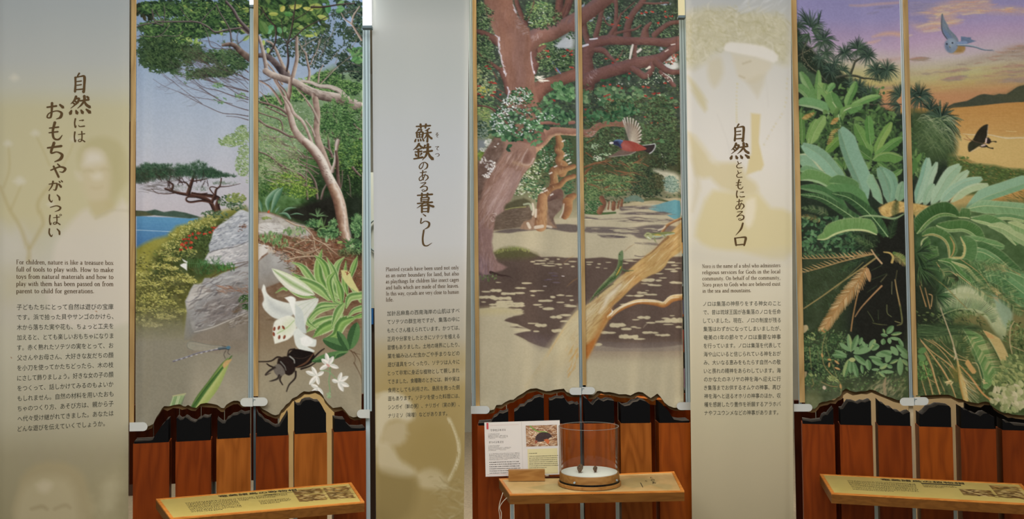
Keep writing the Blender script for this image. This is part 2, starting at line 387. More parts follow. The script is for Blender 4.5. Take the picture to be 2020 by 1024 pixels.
 for t,w in[([(30,235),(120,215),(200,195),(280,215),(300,180)],[12,9]),([(215,180),(300,182),(450,182),(600,180),(680,195),(760,240),(830,290),(940,270),(1060,250),(1120,240)],[14,20]),
     ([(940,-20),(1010,60),(1060,150),(1120,220),(1190,290)],[26,40]),([(1165,300),(1090,240)],[30,20]),([(30,335),(200,338),(300,325),(440,330),(500,280)],[6,8]),
     ([(180,60),(190,130),(215,190),(290,220)],[12,8]),([(300,20),(310,90),(300,180)],[7,8]),([(220,70),(260,140),(290,175)],[6,7]),([(680,180),(740,110),(790,60),(850,10)],[10,5]),
     ([(470,30),(500,90),(560,160),(620,180)],[5,7]),([(840,10),(880,100),(930,180),(980,280),(995,400)],[10,18]),([(690,200),(740,290),(760,360),(790,440),(900,460),(1020,460)],[6,9]),
     ([(1060,410),(1050,330),(1090,240)],[8,6]),([(1070,400),(1120,360),(1170,320)],[9,6]),([(360,210),(290,300),(210,340)],[9,6])]:
  A.stroke(t,w,br)
 A.stroke([(905,425),(960,415),(1020,425),(1080,480),(1130,520),(1180,560)],[30,46,60,70],[(160,142,130),(112,92,82),(62,48,44)],tex=1.6)
 # the lower twig sweep
 for i in range(110):
  x=U(560,1165);y=600+(x-560)*.45+U(-150,120)
  A.stroke([(x,y),(x-U(30,70),y-U(10,50)),(x-U(90,170),y-U(60,120))],[4,1.5],R.choice([(86,66,62),(110,92,92),(66,50,50)]),.75,n=2)
 for t in[[(1165,1150),(1040,1130),(900,1120),(760,1060),(600,980),(450,900)],[(1165,1090),(1060,1060),(900,1000),(780,930),(660,850)],[(1165,960),(1060,920),(940,850),(820,790)],[(1165,1190),(1060,1160),(940,1150)]]:
  A.stroke(t,[9,3],[(150,132,128),(92,70,66),(58,44,44)],n=4)
 A.scatter(40,[(880,990,60,40),(860,830,60,30),(1080,940,60,30)],(26,44),(9,13),(140,260),[(96,136,90),(120,152,104)])
 # roof of leaves, right canvas
 A.tf(495,0,5.12)
 A.scatter(800,[(640,500,200,160),(780,440,60,80),(350,440,250,110),(740,300,80,90),(860,520,60,40)],(18,36),(10,18),(140,240),[(70,88,76),(56,76,60),(90,110,90),(48,62,56)],a=.9)
 A.scatter(900,[(1080,60,100,90),(1060,310,120,80),(1100,200,60,60),(1020,640,150,60),(1090,700,80,90),(950,550,60,40),(970,60,60,90)],(20,42),(10,20),(120,240),[(52,70,60),(66,88,66),(40,54,50),(84,104,80)])
 A.scatter(60,[(1100,470,60,40),(1100,560,60,60),(1080,530,60,50)],(50,80),(20,34),(130,200),[(92,142,84),(70,118,66),(116,160,96)],10)
 A.scatter(1100,[(640,860,260,120),(760,780,150,90),(900,840,160,50),(1050,860,90,60),(250,990,160,50),(500,930,120,60),(820,900,200,60)],(18,40),(9,16),(150,230),[(92,136,70),(122,158,84),(70,106,60),(146,178,108)],6)
 for x,y,an in[(560,520,260),(600,480,290),(700,560,300),(740,500,280),(470,600,300),(640,620,280),(860,620,290),(420,460,250),(780,380,300),(560,400,260),(700,420,270),(820,560,320),(930,600,310),(1000,560,290)]:A.bough(x,y,an,U(110,170),7,(150,134,124),3,34,(22,10,[(62,84,66),(50,68,56),(84,106,80)],.8))
 for x,y,an in[(1130,330,200),(1110,250,190),(1130,120,210),(1000,40,230),(1120,640,200),(1100,700,190),(1060,60,160)]:A.bough(x,y,an,U(100,150),7,(120,106,100),3,34,(26,11,[(48,66,56),(62,84,62)],1))
 A.clumps(120,[(760,780,170,80),(900,850,170,60),(1050,860,90,60),(250,990,170,50),(480,930,120,60),(820,920,220,60)],(26,46),16,(18,36),(8,14),[(62,92,56),(48,74,50)],[(112,150,82),(136,168,104),(92,132,72)])
 lb=[(196,182,168),(160,140,126),(104,84,76)]
 for t,w in[([(470,330),(468,450),(470,560),(450,660),(430,740)],[30,44]),([(160,380),(220,410),(270,500),(330,640),(380,700)],[18,40]),([(480,100),(465,240),(465,330)],[22,26]),
     ([(560,500),(580,600),(600,700),(590,780)],[18,30]),([(700,360),(680,470),(640,540),(610,620)],[8,14]),([(740,620),(700,700),(690,800)],[10,20]),([(890,640),(800,730),(720,810)],[8,14]),
     ([(490,380),(520,450),(570,520)],[7,12]),([(520,440),(600,390),(680,350)],[8,5]),([(1130,370),(1080,290),(1030,210),(960,160),(920,90)],[26,18,9]),([(1030,200),(1050,120),(1110,30)],[20,12]),
     ([(620,540),(560,500),(500,480)],[6,4]),([(160,600),(220,670),(270,740),(320,820)],[16,24]),([(990,560),(880,650),(780,720)],[4,7])]:
  A.stroke(t,w,lb,tex=.6)
 A.scatter(420,[(200,100,150,150),(420,110,220,140),(660,90,120,70),(420,-20,380,60)],(60,120),(26,48),(150,240),[(70,100,58),(80,118,64),(54,80,52),(44,66,48)],8)
 A.scatter(260,[(300,260,220,60),(600,260,160,60),(420,300,160,50),(160,300,80,60)],(26,54),(12,20),(150,240),[(84,116,66),(64,92,56),(116,144,82)],6)
 A.scatter(240,[(300,150,250,150),(600,130,160,90)],(30,70),(14,26),(150,240),[(52,76,50),(42,62,44),(70,98,58),(86,118,66)],6)
 A.scatter(70,[(180,140,120,130),(300,60,220,60),(520,110,170,120),(700,60,100,60),(400,220,260,60)],(70,130),(28,48),(155,225),[(92,126,68),(120,144,74),(78,112,62),(140,152,82),(64,96,56)],10)
 A.clumps(60,[(200,130,130,130),(420,120,210,110),(640,90,120,70),(300,260,200,40)],(44,80),14,(56,96),(20,36),[(54,80,50),(66,96,56),(46,68,46)],[(96,128,68),(112,142,74),(82,116,64)])
 for x,y,l,w,an,c in[(180,105,100,40,0,(158,170,80)),(340,100,90,50,5,(84,142,72)),(340,20,70,50,120,(178,176,86)),(790,100,110,60,268,(78,136,84)),(870,85,90,60,330,(96,150,92)),(960,50,90,36,170,(100,150,96)),
         (715,200,100,44,25,(58,76,50)),(550,325,100,30,2,(160,176,84)),(680,120,110,50,18,(158,170,88)),(520,20,130,50,170,(170,172,84)),(230,225,70,60,140,(84,150,96)),(190,260,50,60,110,(96,160,108)),
         (640,60,110,40,190,(176,180,88)),(350,230,60,40,100,(104,150,88)),(130,370,60,34,95,(162,182,88)),(175,450,60,40,85,(158,182,90)),(275,240,70,50,60,(90,146,96)),(650,290,50,30,60,(150,168,84)),
         (880,30,90,50,320,(104,152,92)),(980,460,60,24,30,(92,140,80)),(600,20,130,60,5,(142,160,76)),(90,180,150,90,60,(88,124,66))]:
  A.leaf(x,y,l,w,an,c,(c[0]+18,c[1]+14,c[2]+12))
 for i in range(46):x,y=U(80,760),U(-10,330);A.stroke([(x,y),(x+U(-50,50),y-U(30,90))],[4,1.5],(60,52,48),.7,n=1)
 for t,w in[([(350,745),(380,600),(375,480),(370,410)],[26,20,14]),([(370,405),(400,330),(430,170),(450,20),(455,-20)],[12,16,10]),([(370,400),(330,340),(320,250),(310,160)],[9,5]),
     ([(372,405),(440,350),(560,240),(700,170),(850,100)],[14,13,6]),([(180,520),(240,420),(255,330),(250,240),(190,170),(100,40),(60,0)],[18,16,8]),([(430,170),(520,120),(600,60),(650,10)],[9,5]),
     ([(620,30),(740,30),(900,10),(1060,-5)],[22,12]),([(80,130),(130,80),(170,40)],[8,5]),([(330,230),(380,180),(420,130)],[6,4]),([(380,10),(410,60),(440,90)],[7,5])]:
  A.stroke(t,w,[(110,96,90),(74,58,54),(44,36,38)])
 bark=[(206,194,182),(178,162,150),(140,122,112),(86,70,64)]
 A.stroke([(70,530),(130,530),(200,560),(260,620),(320,700),(380,740)],[44,60,64,60],[(140,128,126),(100,86,84),(62,52,54)],tex=2)
 A.stroke([(80,340),(110,430),(130,520),(150,620),(160,690)],[30,38,40],bark,tex=1)
 A.stroke([(90,785),(140,790),(200,768)],[8,14],[(120,116,120),(74,68,72)])
 A.stroke([(520,790),(620,805),(700,840),(800,850),(900,890),(960,950),(990,1000)],[30,40,50,60],[(180,168,156),(196,184,172),(120,104,96)],tex=1)
 A.stroke([(150,690),(220,730),(340,770),(460,810),(560,870),(700,930),(840,960),(960,990),(1060,1040),(1180,1100)],[64,70,80,100,110,120],bark,tex=1.2)
 for i in range(60):
  t=R.random();x=480+t*620;y=830+t*210+U(-20,30);A.stroke([(x,y),(x+U(16,44),y+U(4,22))],[5,2],(84,66,60),.6)
 for t,w in[([(370,1080),(375,980),(395,900),(400,820),(410,760)],[60,50,40,30]),([(310,1020),(250,920),(180,840),(90,790)],[30,14]),([(400,1060),(340,960),(300,880),(240,780)],[34,22]),([(380,990),(350,900),(290,830),(260,780)],[24,18]),([(600,1040),(540,940),(470,870)],[20,12]),([(670,1060),(650,980),(640,930)],[50,40]),([(180,1020),(130,940),(90,900)],[12,8])]:
  A.stroke(t,w,[(190,170,156),(150,126,114),(98,76,68)],tex=.6)
 for i in range(50):
  x,y=U(90,330),U(600,1000);A.stroke([(x,y),(x-U(20,50),y-U(30,70))],[4,1.5],(104,84,80),.7,n=1)
 # pale trunks and branches, middle right
 A.tf(495,190,5.12)
 for t,w in[([(80,215),(150,270),(280,320),(400,385),(520,400),(600,440)],[22,24,16]),([(80,140),(200,180),(290,210),(320,260),(325,320)],[12,16]),([(90,30),(200,60),(300,100),(370,150)],[18,28]),
     ([(150,80),(260,130),(360,180)],[12,18]),([(80,540),(160,570),(240,620),(320,690),(440,740),(530,790),(570,850)],[12,24,22]),([(390,810),(450,790),(550,830)],[8,14]),([(200,820),(330,830),(440,860),(560,890),(660,915)],[8,12]),
     ([(100,430),(200,400),(330,460),(460,510),(560,590),(640,610)],[5,12]),([(230,480),(330,510),(440,560),(560,595)],[5,10]),([(570,720),(630,800),(665,880),(680,1020)],[14,24]),([(575,520),(570,700),(565,860),(580,1024)],[6,20]),
     ([(390,600),(480,620),(560,660),(690,710)],[8,12]),([(480,570),(500,660),(600,710),(690,770)],[10,12]),([(750,320),(790,400),(800,500),(830,590)],[16,30]),([(880,440),(850,400),(820,320)],[30,14]),
     ([(860,480),(900,360),(1000,250)],[22,6]),([(885,430),(940,360),(1020,280)],[12,5]),([(740,490),(800,530),(830,570)],[18,14]),([(930,340),(1000,370),(1060,400),(1130,410)],[14,18]),([(1050,260),(1090,300),(1130,325)],[22,14]),
     ([(720,1024),(740,940),(770,880)],[26,14]),([(935,720),(930,850),(910,950)],[9,11]),([(980,960),(1020,1000),(1050,1024)],[7,5]),([(990,780),(1010,860),(1020,1000)],[10,6]),([(1040,700),(1080,750),(1120,790)],[24,16])]:
  A.stroke(t,w,[(170,152,142),(120,98,90),(76,58,54)])
 for i in range(42):A.bough(U(200,640),U(380,900),U(190,225),U(80,150),7,R.choice([(150,130,124),(112,92,86),(176,160,152)]),3,24,(14,7,[(126,156,92),(150,174,116)],.3))
 for i in range(24):A.bough(U(640,1100),U(120,560),U(230,310),U(60,120),6,R.choice([(140,118,110),(104,84,78)]),3,30,(18,8,[(92,134,78),(120,156,94)],.7))
 A.clumps(160,[(900,180,220,140),(860,330,180,90),(1000,330,130,160),(1000,560,140,160)],(20,40),14,(12,26),(6,11),[(56,88,52),(44,70,46)],[(104,146,84),(128,164,98),(84,124,68)],a=.8)
 A.clumps(60,[(450,860,200,80),(560,960,120,60),(300,900,120,60)],(20,36),14,(12,24),(6,11),[(86,116,50),(66,96,46)],[(140,170,66),(158,184,84)],a=.8)
 for i in range(34):
  x,y=U(90,560),U(250,960);A.stroke([(x,y),(x+U(40,90),y+U(10,40)),(x+U(110,190),y+U(30,90))],[3,6],(116,92,86),.7,n=2)
 A.stroke([(660,0),(680,150),(670,330),(690,440),(740,560),(790,680),(830,740)],[60,60,70,60,40],[(190,168,152),(166,142,128),(120,96,86)],tex=1)
 A.stroke([(560,0),(620,80),(660,160),(690,240)],[18,26],lb)
 for t,w in[([(350,20),(380,100),(410,200),(440,300),(500,390),(580,460)],[30,60,70,80]),([(340,-20),(400,60),(440,150),(520,220),(570,310),(610,410),(630,470)],[22,34,30,34]),([(560,220),(620,300),(650,380)],[14,22])]:
  A.stroke(t,w,[(204,190,178),(176,156,144),(112,86,76)],tex=.9)
 A.stroke([(830,740),(860,640),(870,540),(890,430)],[34,30,40],[(212,202,192),(180,162,150),(110,88,80)],tex=.6)
 A.stroke([(870,540),(885,640),(885,740),(900,900)],[26,40],[(130,106,96),(96,72,64),(60,44,42)],tex=1.6)
 tr=[(216,206,192),(224,214,202),(190,172,158),(132,104,92),(92,66,58)]
 A.stroke([(560,440),(640,520),(720,640),(770,760),(830,880),(880,980),(905,1080),(930,1200),(950,1330),(975,1440),(1010,1530)],[80,100,96,100,110,112,110,120,130,120],tr,tex=.5)
 for i in range(46):
  t=R.random();x=640+t*270+U(-20,44);y=560+t*470;A.stroke([(x,y),(x+U(6,26),y+U(2,14))],[6,2],(96,70,62),.75,n=2)
 for i in range(60):
  x,y=920+U(-50,60),1140+U(0,390);x+=(y-1140)*.18;A.stroke([(x,y),(x+U(-4,8),y+U(30,80))],[4,1.5],R.choice([(120,84,66),(196,166,140),(92,64,52)]),.6,n=2)
 A.stroke([(860,1150),(905,1300),(930,1440)],[8,16],(112,76,58),.7)
 # pine on the left
 A.tf(255,240,3.9375)
 for t,w in[([(270,510),(360,540),(470,560),(560,580),(620,610),(650,660),(660,695)],[16,26,30,34]),([(690,690),(680,640),(690,590),(640,570),(560,560),(480,545)],[40,32,18]),([(640,620),(560,605),(470,615),(435,600),(445,575),(500,575)],[20,15,12]),
     ([(450,545),(470,480),(490,420),(500,390)],[34,26,14]),([(660,590),(670,520),(700,490),(712,430)],[24,14,10]),([(655,560),(620,510),(640,495),(680,505)],[9,8]),([(320,520),(330,480),(290,450)],[22,10]),
     ([(460,500),(430,460),(380,460)],[14,8]),([(700,495),(770,490),(860,470)],[9,3]),([(340,545),(270,550),(200,540),(160,510)],[8,3]),([(490,450),(560,440),(600,430)],[12,5]),([(480,540),(540,550),(600,545)],[10,8]),([(640,610),(660,560)],[26,20])]:
  A.stroke(t,w,[(108,76,62),(78,52,44),(44,32,30)])
 for i in range(60):
  x=U(60,330);y=U(450,540);A.stroke([(x+80,y+U(-14,20)),(x+30,y),(x,y+U(-10,8))],[4,1.5],(74,66,58),.7,n=2)
 pn=[(46,72,58),(60,92,70),(38,60,48),(70,104,72),(50,64,46)]
 def needles(n,bl,L,up=(235,305),pal=pn,w=3.):
  for _ in range(n):
   b=R.choice(bl);th=U(0,6.28);q=math.sqrt(R.random());x,y=b[0]+q*math.cos(th)*b[2],b[1]+q*math.sin(th)*b[3]
   a_=math.radians(U(*up));l=U(L*.5,L);c=R.choice(pal)
   A.stroke([(x,y),(x+math.cos(a_)*l,y+math.sin(a_)*l)],[w,1.3],c,.85,n=1)
 needles(2600,[(130,405,140,60),(300,405,120,46),(200,390,130,46),(80,430,80,46)],50,(200,300),[(62,66,50),(48,66,52),(80,84,60),(58,88,66),(40,54,42)])
 needles(2300,[(500,375,120,58),(560,400,110,40),(420,380,70,36),(660,410,70,22),(610,395,70,26)],34)
 needles(240,[(190,350,140,20),(540,330,60,30),(440,345,90,16),(120,345,40,24)],36,(225,300),[(98,132,98),(84,118,90),(70,104,78)])
 needles(200,[(770,415,50,10),(700,470,60,12),(420,500,90,30),(560,510,50,24),(750,470,100,10)],22,(180,350),[(58,84,60),(84,108,76)])
 for cx,cy,rx,ry in[(90,350,60,24),(180,340,70,24),(270,345,70,20),(430,345,80,24),(540,330,60,26),(600,370,60,24),(120,400,90,26),(240,400,80,22),(400,390,70,20),(520,390,80,22),(650,410,60,16),(770,415,50,9)]:
  for k in range(10):A.tuft(cx+U(-rx,rx),cy+U(-ry,ry),14,30,2.6,[(64,96,68),(48,74,54),(86,118,84),(38,58,46)],190,350,0)
 for i in range(14):A.bough(U(240,640),U(450,520),U(190,300),50,6,(60,44,40),2,34)
 A.scatter(900,[(840,120,110,50),(780,150,90,30),(880,70,60,60),(880,320,60,90),(900,210,60,40),(740,130,60,24)],(10,22),(6,10),(160,230),[(138,160,104),(116,144,86),(158,178,128)],a=.85)
 # hills, sea, yellow bushes
 A.tf(262,380,5.12)
 A.poly([(20,228),(700,250),(700,300),(380,480),(20,700)],(92,150,186),col2=(62,100,152),ang=100,soft=1)
 for i in range(50):A.stroke([(U(20,500),y:=U(235,540)),(U(20,640),y+U(-4,4))],[3,2],R.choice([(120,176,200),(76,128,176),(90,150,188)]),.5,n=1)
 A.stroke([(20,370),(200,378),(380,385)],[6,5],(196,214,222),.8)
 A.poly([(0,168),(120,178),(210,158),(300,185),(400,170),(520,190),(640,225),(690,245),(560,250),(380,235),(200,218),(60,228),(0,226)],(72,92,78),tex=12,ts=8,soft=1)
 A.poly([(0,172),(110,182),(200,215),(120,226),(0,226)],(84,88,62),tex=8,soft=1)
 A.poly([(10,560),(100,510),(200,460),(330,430),(380,380),(430,330),(560,300),(700,240),(860,180),(1130,120),(1170,200),(1170,700),(1000,900),(600,980),(560,1500),(10,1500)],(150,146,66),tex=12,ts=12,soft=4)
 A.poly([(380,480),(560,380),(740,300),(900,240),(1150,170),(1170,600),(900,800),(680,900),(560,1000),(300,1100),(120,900),(200,650)],(70,82,46),.93,tex=20,ts=8,soft=10)
 A.poly([(10,900),(120,860),(400,840),(600,900),(560,1100),(520,1420),(300,1500),(10,1480)],(96,96,54),.85,tex=22,ts=12,soft=10)
 A.scatter(260,[(960,70,110,60),(1050,120,90,50),(820,210,140,40)],(16,34),(8,15),(150,250),[(92,116,92),(74,100,70),(110,130,96),(64,86,58)])
 A.scatter(110,[(1040,40,110,50)],(16,34),(10,15),(160,220),[(124,140,76),(140,152,84)])
 A.scatter(560,[(700,300,150,50),(560,350,120,40),(460,420,110,50),(400,520,120,40),(540,600,110,40),(800,240,80,26),(330,600,140,40)],(14,30),(8,14),(150,240),[(170,166,88),(140,144,74),(186,180,104),(112,124,64)],a=.9)
 A.scatter(500,[(700,420,160,90),(600,480,120,60),(500,640,140,40),(760,560,90,90)],(14,32),(8,14),(130,260),[(66,84,46),(84,104,56),(52,66,40),(104,118,66)],a=.9)
 for cx,cy,rx,ry in[(250,740,130,34),(390,760,60,20),(90,820,80,30),(100,910,90,40),(360,870,80,26),(500,850,110,34),(560,890,80,26),(240,920,70,26),(200,1050,130,40),(80,1080,70,30),(320,1110,110,30),(450,1000,60,16),(120,1180,90,26),(300,1250,110,30),(60,1300,60,26),(480,1200,70,24),(180,1340,110,24),(380,670,90,24)]:
  A.scatter(int(rx*.9),[(cx,cy,rx,ry)],(14,30),(8,14),(150,230),[(182,176,92),(160,156,78),(196,190,112),(136,134,66)],a=.9)
  for k in range(3):A.stroke([(cx+U(-rx,rx)*.5,cy+ry),(cx+U(-20,20),cy+ry+U(30,70))],[3,5],(92,74,50),.6,n=1)
 for x,y in[(510,462),(548,462),(488,512),(525,500),(575,495),(530,550),(582,550),(470,572),(658,402),(775,396),(720,410),(806,342),(840,355),(600,410),(490,530),(560,430),(625,450),(865,335),(815,380)]:
  A.scatter(7,[(x,y,20,10)],(12,22),(9,14),(0,360),[(196,62,44),(212,76,50),(170,48,36)],a=.95)
 A.marks(420,[(20,640),(200,560),(440,560),(640,760),(600,980),(420,1420),(20,1450)],(14,40),(8,18),(150,215),[(140,138,72),(108,108,58),(86,88,48),(162,156,84),(74,72,42)],.7)
 A.scatter(700,[(100,700,100,60),(200,1000,200,200),(330,900,240,140),(120,1200,120,140),(360,1200,150,120)],(14,28),(7,13),(150,230),[(150,150,76),(118,120,60),(172,168,92),(90,94,50),(70,74,44)],a=.8)
 # rocks
 rk=lambda P,c,c2,an=60,tx=16:A.poly(P,c,col2=c2,ang=an,tex=tx,ts=16,soft=1.2,n=2)
 rk([(880,310),(960,260),(1030,200),(1090,160),(1150,180),(1190,240),(1190,640),(900,720),(720,700),(740,640),(770,600),(760,530),(790,460),(810,380)],(188,190,192),(150,156,166))
 rk([(720,690),(760,600),(860,570),(1000,530),(1190,500),(1190,700),(1000,750),(900,720),(740,710)],(196,192,190),(166,164,166))
 rk([(690,920),(720,860),(800,860),(900,810),(1040,760),(1190,700),(1190,1000),(880,1040),(700,990)],(160,158,156),(136,132,130))
 for i in range(110):
  x,y=U(780,1150),U(240,660)
  if x<1090-(y-200)*.75+60 and y<560 and x+y*.8<1180:continue
  A.stroke([(x,y),(x+U(-50,-14),y+U(8,30))],[3,7],R.choice([(110,118,132),(206,208,210),(128,134,146),(92,94,104)]),.55,n=2)
 A.scatter(26,[(1110,330,40,24),(1080,370,30,14)],(14,26),(8,12),(100,220),[(140,100,78),(110,80,64)])
 A.poly([(560,1010),(610,930),(700,925),(860,940),(1170,980),(1190,1100),(1190,1500),(500,1500)],(158,158,158),col2=(122,120,116),ang=80,tex=12,ts=22,soft=1.5)
 A.marks(260,[(880,310),(1030,200),(1090,170),(1180,240),(1170,520),(780,590),(790,460)],(14,56),(4,12),(140,175),[(124,130,142),(208,210,212),(146,150,160),(220,220,220),(100,104,114)],.6,.2)
 A.marks(110,[(720,690),(860,575),(1000,535),(1170,510),(1170,690),(900,715)],(20,70),(5,14),(145,175),[(214,210,206),(140,140,146),(170,166,164),(224,222,218)],.55,.2)
 A.marks(90,[(700,920),(800,860),(1040,765),(1170,720),(1170,960),(880,1000)],(24,80),(6,16),(140,175),[(186,182,176),(126,124,126),(112,104,100),(196,194,190)],.5,.2)
 A.stroke([(730,700),(820,730),(960,730),(1060,710),(1170,690)],[4,12,8],(112,96,84),.8)
 A.stroke([(780,860),(880,800),(1000,770),(1100,730),(1170,700)],[10,6],(92,70,58),.8)
 A.stroke([(770,600),(900,560),(1040,540),(1170,480)],[8,6],(92,88,84),.7)
 A.tf(255,490,3.792)
 rk([(410,395),(440,340),(480,270),(560,280),(620,240),(720,180),(890,130),(990,100),(990,500),(860,500),(700,560),(560,600),(480,625),(455,580),(440,510),(420,460)],(170,170,170),(124,118,112),60,20)
 A.poly([(420,400),(480,275),(560,285),(600,330),(520,380),(440,450)],(196,188,178),.8,n=3,tex=12,soft=3)
 A.poly([(560,420),(700,350),(860,360),(880,460),(720,540),(600,560)],(120,108,104),.6,n=3,tex=12,soft=8)
 A.poly([(480,640),(620,590),(740,540),(880,500),(970,560),(970,760),(800,790),(560,780),(440,800),(390,740),(440,680)],(140,128,112),.85,tex=12,ts=20,soft=4,n=3)
 A.marks(240,[(420,400),(480,280),(720,200),(880,150),(880,470),(700,550),(490,610),(440,500)],(20,90),(4,16),(-40,-5),[(112,108,108),(196,194,190),(96,90,90),(150,144,140),(176,170,164),(132,120,112)],.5,.25)
 A.marks(50,[(720,540),(870,490),(870,560),(740,600)],(20,60),(4,12),(-40,-10),[(196,190,178),(110,96,84)],.5,.2)
 A.stroke([(620,245),(540,290),(520,350),(450,400),(415,400)],[4,6,4],(92,90,100),.7)
 A.stroke([(600,255),(700,300),(820,300)],[4,4],(100,92,90),.6)
 A.stroke([(480,630),(600,600),(700,560),(860,490)],[5,8,6],(206,200,190),.7,tex=1)
 for i in range(60):
  x,y=U(430,870),U(290,600);A.stroke([(x,y),(x+U(20,60),y-U(6,24))],[2,5],R.choice([(96,96,108),(190,190,192),(104,98,96),(150,146,144)]),.5,n=2)
 for i in range(70):x,y=U(640,880),U(270,330);A.stroke([(x,y),(x+U(20,70),y+U(-4,26))],[3,2],R.choice([(150,84,50),(176,116,76),(120,70,44)]),.8,n=1)
 for i in range(50):t=R.random();x=760+t*120;y=495-t*130+U(-14,14);A.stroke([(x,y),(x+U(20,60),y-U(0,40))],[3,2],R.choice([(90,66,44),(60,70,44),(132,104,72)]),.8,n=1)
 A.scatter(50,[(860,380,40,30),(870,440,30,20)],(20,40),(6,10),(-70,20),[(56,84,46),(74,104,56)])
 # grass clump and small lily on the slope
 for i in range(90):x,y=U(500,680),U(90,200);A.stroke([(x,y),(x+U(-40,40),y-U(14,46))],[5,1.5],R.choice([(64,112,58),(84,134,70),(46,84,46)]),n=1)
 for i in range(40):x,y=U(660,790),U(120,170);A.stroke([(x,y),(x+U(-10,10),y-U(14,30))],[7,2],R.choice([(84,140,70),(60,108,56)]),n=1)
 A.frond([(420,105),(500,110),(580,100)],40,11,[(92,142,86),(70,120,66)],(120,160,110),w=5,lean=.2)
 A.poly([(372,120),(400,108),(425,108),(424,164),(405,148),(376,130)],(226,224,220));A.poly([(386,74),(428,96),(424,106),(400,96)],(214,216,212))
 # upper part of the slope behind the lily: litter, grass, roots
 A.tf(495,380,5.12)
 A.poly([(70,180),(200,190),(330,240),(480,300),(600,350),(700,400),(860,440),(980,540),(1160,640),(1180,1500),(60,1500),(60,500)],(128,92,70),tex=26,ts=5,soft=2)
 A.poly([(70,190),(160,190),(280,230),(400,280),(560,320),(620,400),(600,460),(420,440),(330,420),(70,420)],(172,166,156),tex=26,ts=9,soft=2)
 A.poly([(70,310),(180,290),(300,310),(350,360),(320,390),(200,395),(70,390)],(200,196,190),n=2,tex=16,ts=10)
 for i in range(120):x,y=U(80,560),0;y=200+(x-80)*.22+U(0,190);A.stroke([(x,y),(x+U(10,40),y+U(-8,14))],[3,4],R.choice([(92,82,74),(206,200,190),(120,104,90)]),.6,n=1)
 A.poly([(60,500),(180,530),(190,580),(110,640),(60,690)],(206,200,192),n=2,tex=8);A.poly([(180,540),(240,535),(250,590),(200,640),(170,600)],(190,176,160),tex=12)
 A.poly([(60,700),(180,610),(290,590),(380,640),(440,700),(460,790),(380,860),(300,900),(200,940),(60,960)],(158,154,148),n=3,tex=18,ts=18,soft=1.5)
 A.poly([(180,610),(290,592),(370,640),(240,760)],(184,182,178),.6,n=3,soft=5)
 for i in range(1700):
  x,y=U(80,1130),U(430,1010)
  if x<480 and y>560 and x<200+(y-560)*.9:continue
  a_=U(0,6.28);l=U(20,60);A.stroke([(x,y),(x+math.cos(a_)*l,y+math.sin(a_)*l*.6)],[8,3],R.choice([(158,96,64),(132,80,56),(190,158,124),(92,66,48),(206,186,158),(68,52,40),(120,108,92),(104,112,72)]),.85,n=1)
 rc=[(216,196,166),(176,150,122),(112,86,68)]
 for t,w in[([(400,670),(480,650),(600,640),(760,640)],18),([(350,540),(460,570),(560,600),(680,570),(720,540)],12),([(540,330),(600,390),(640,450),(655,560),(700,620)],16),([(640,460),(740,510),(840,590),(930,650),(1080,690)],14),
     ([(450,520),(540,480),(640,480)],10),([(740,510),(820,560),(950,580)],9),([(330,580),(400,600),(450,640)],12),([(560,700),(580,760),(650,800)],10),([(780,560),(830,650),(860,700)],9),([(680,560),(620,600),(520,610),(460,570)],10),([(360,270),(460,320),(560,340),(640,360)],14)]:
  A.stroke(t,[w,w*.7],rc)
 A.scatter(130,[(200,440,120,50),(300,500,90,50),(450,380,120,40)],(26,54),(9,16),(250,300),[(108,140,84),(86,124,70),(142,164,108)],12)
 A.scatter(14,[(160,250,60,14)],(20,40),(10,16),(180,220),[(136,152,84)])
 # dark hollow and its plants
 A.poly([(540,110),(700,60),(830,20),(880,160),(910,420),(780,420),(640,340),(420,260),(300,190)],(44,42,36),.92,n=2,tex=10,soft=5)
 A.poly([(960,60),(1140,40),(1160,620),(1060,640),(1010,420),(980,200)],(42,50,38),.85,n=2,tex=12,soft=5)
 A.stroke([(840,-60),(900,80),(930,240),(950,400),(1000,520)],[100,120,118,110,100],[(196,168,146),(222,208,194),(180,148,124),(134,100,80),(96,66,54)],tex=1)
 for i in range(60):y=U(60,500);x=880+(y)*.22+U(-30,50);A.stroke([(x,y),(x+U(0,14),y+U(20,70))],[4,1.5],R.choice([(120,84,64),(206,182,156),(96,66,54)]),.6,n=1)
 A.scatter(700,[(800,400,120,60),(1080,320,60,120),(1060,540,90,80),(640,300,90,40),(980,600,90,40),(840,300,50,40)],(20,50),(8,16),(180,350),[(72,110,66),(96,138,84),(52,82,52),(118,156,100)],10)
 for x,y,n,c in[(680,230,9,(120,156,104)),(1010,520,12,(88,124,74)),(740,340,7,(126,160,98)),(1060,270,6,(112,150,96))]:A.tuft(x,y,n,110,7,[c,(c[0]-24,c[1]-24,c[2]-20)],180,360,.1)
 for t,w in[([(180,180),(170,80),(230,0),(290,-60)],[10,50,60,8]),([(210,180),(240,90),(280,0),(330,-70)],[10,50,60,6]),([(110,180),(100,120),(85,60)],[8,36,10]),([(320,190),(380,150),(460,140)],[6,22,4]),([(250,190),(270,160),(290,135)],[8,22,4]),([(400,215),(470,200),(540,215)],[4,14,3]),([(290,200),(360,205),(400,250)],[6,28,20])]:
  A.stroke(t,w,[(150,178,150),(96,136,104),(64,104,76)])
 A.stroke([(690,350),(700,290),(720,240)],[4,22,3],(118,160,92));A.stroke([(670,385),(720,350),(790,370)],[3,14,3],(128,168,100));A.leaf(772,500,70,30,270,(130,164,116),(150,180,136));A.leaf(880,500,60,26,350,(140,170,90))
 A.scatter(6,[(180,180,12,6)],(20,30),(10,16),(250,290),[(190,90,54)])
 A.tf(0,0,1)
 A.fade(505,560,730,640,900,(138,118,92),1.)
 A.fade(505,640,730,760,900,(157,147,122),1.)  # tan fade of the print; tones also hold some dimming toward the floor
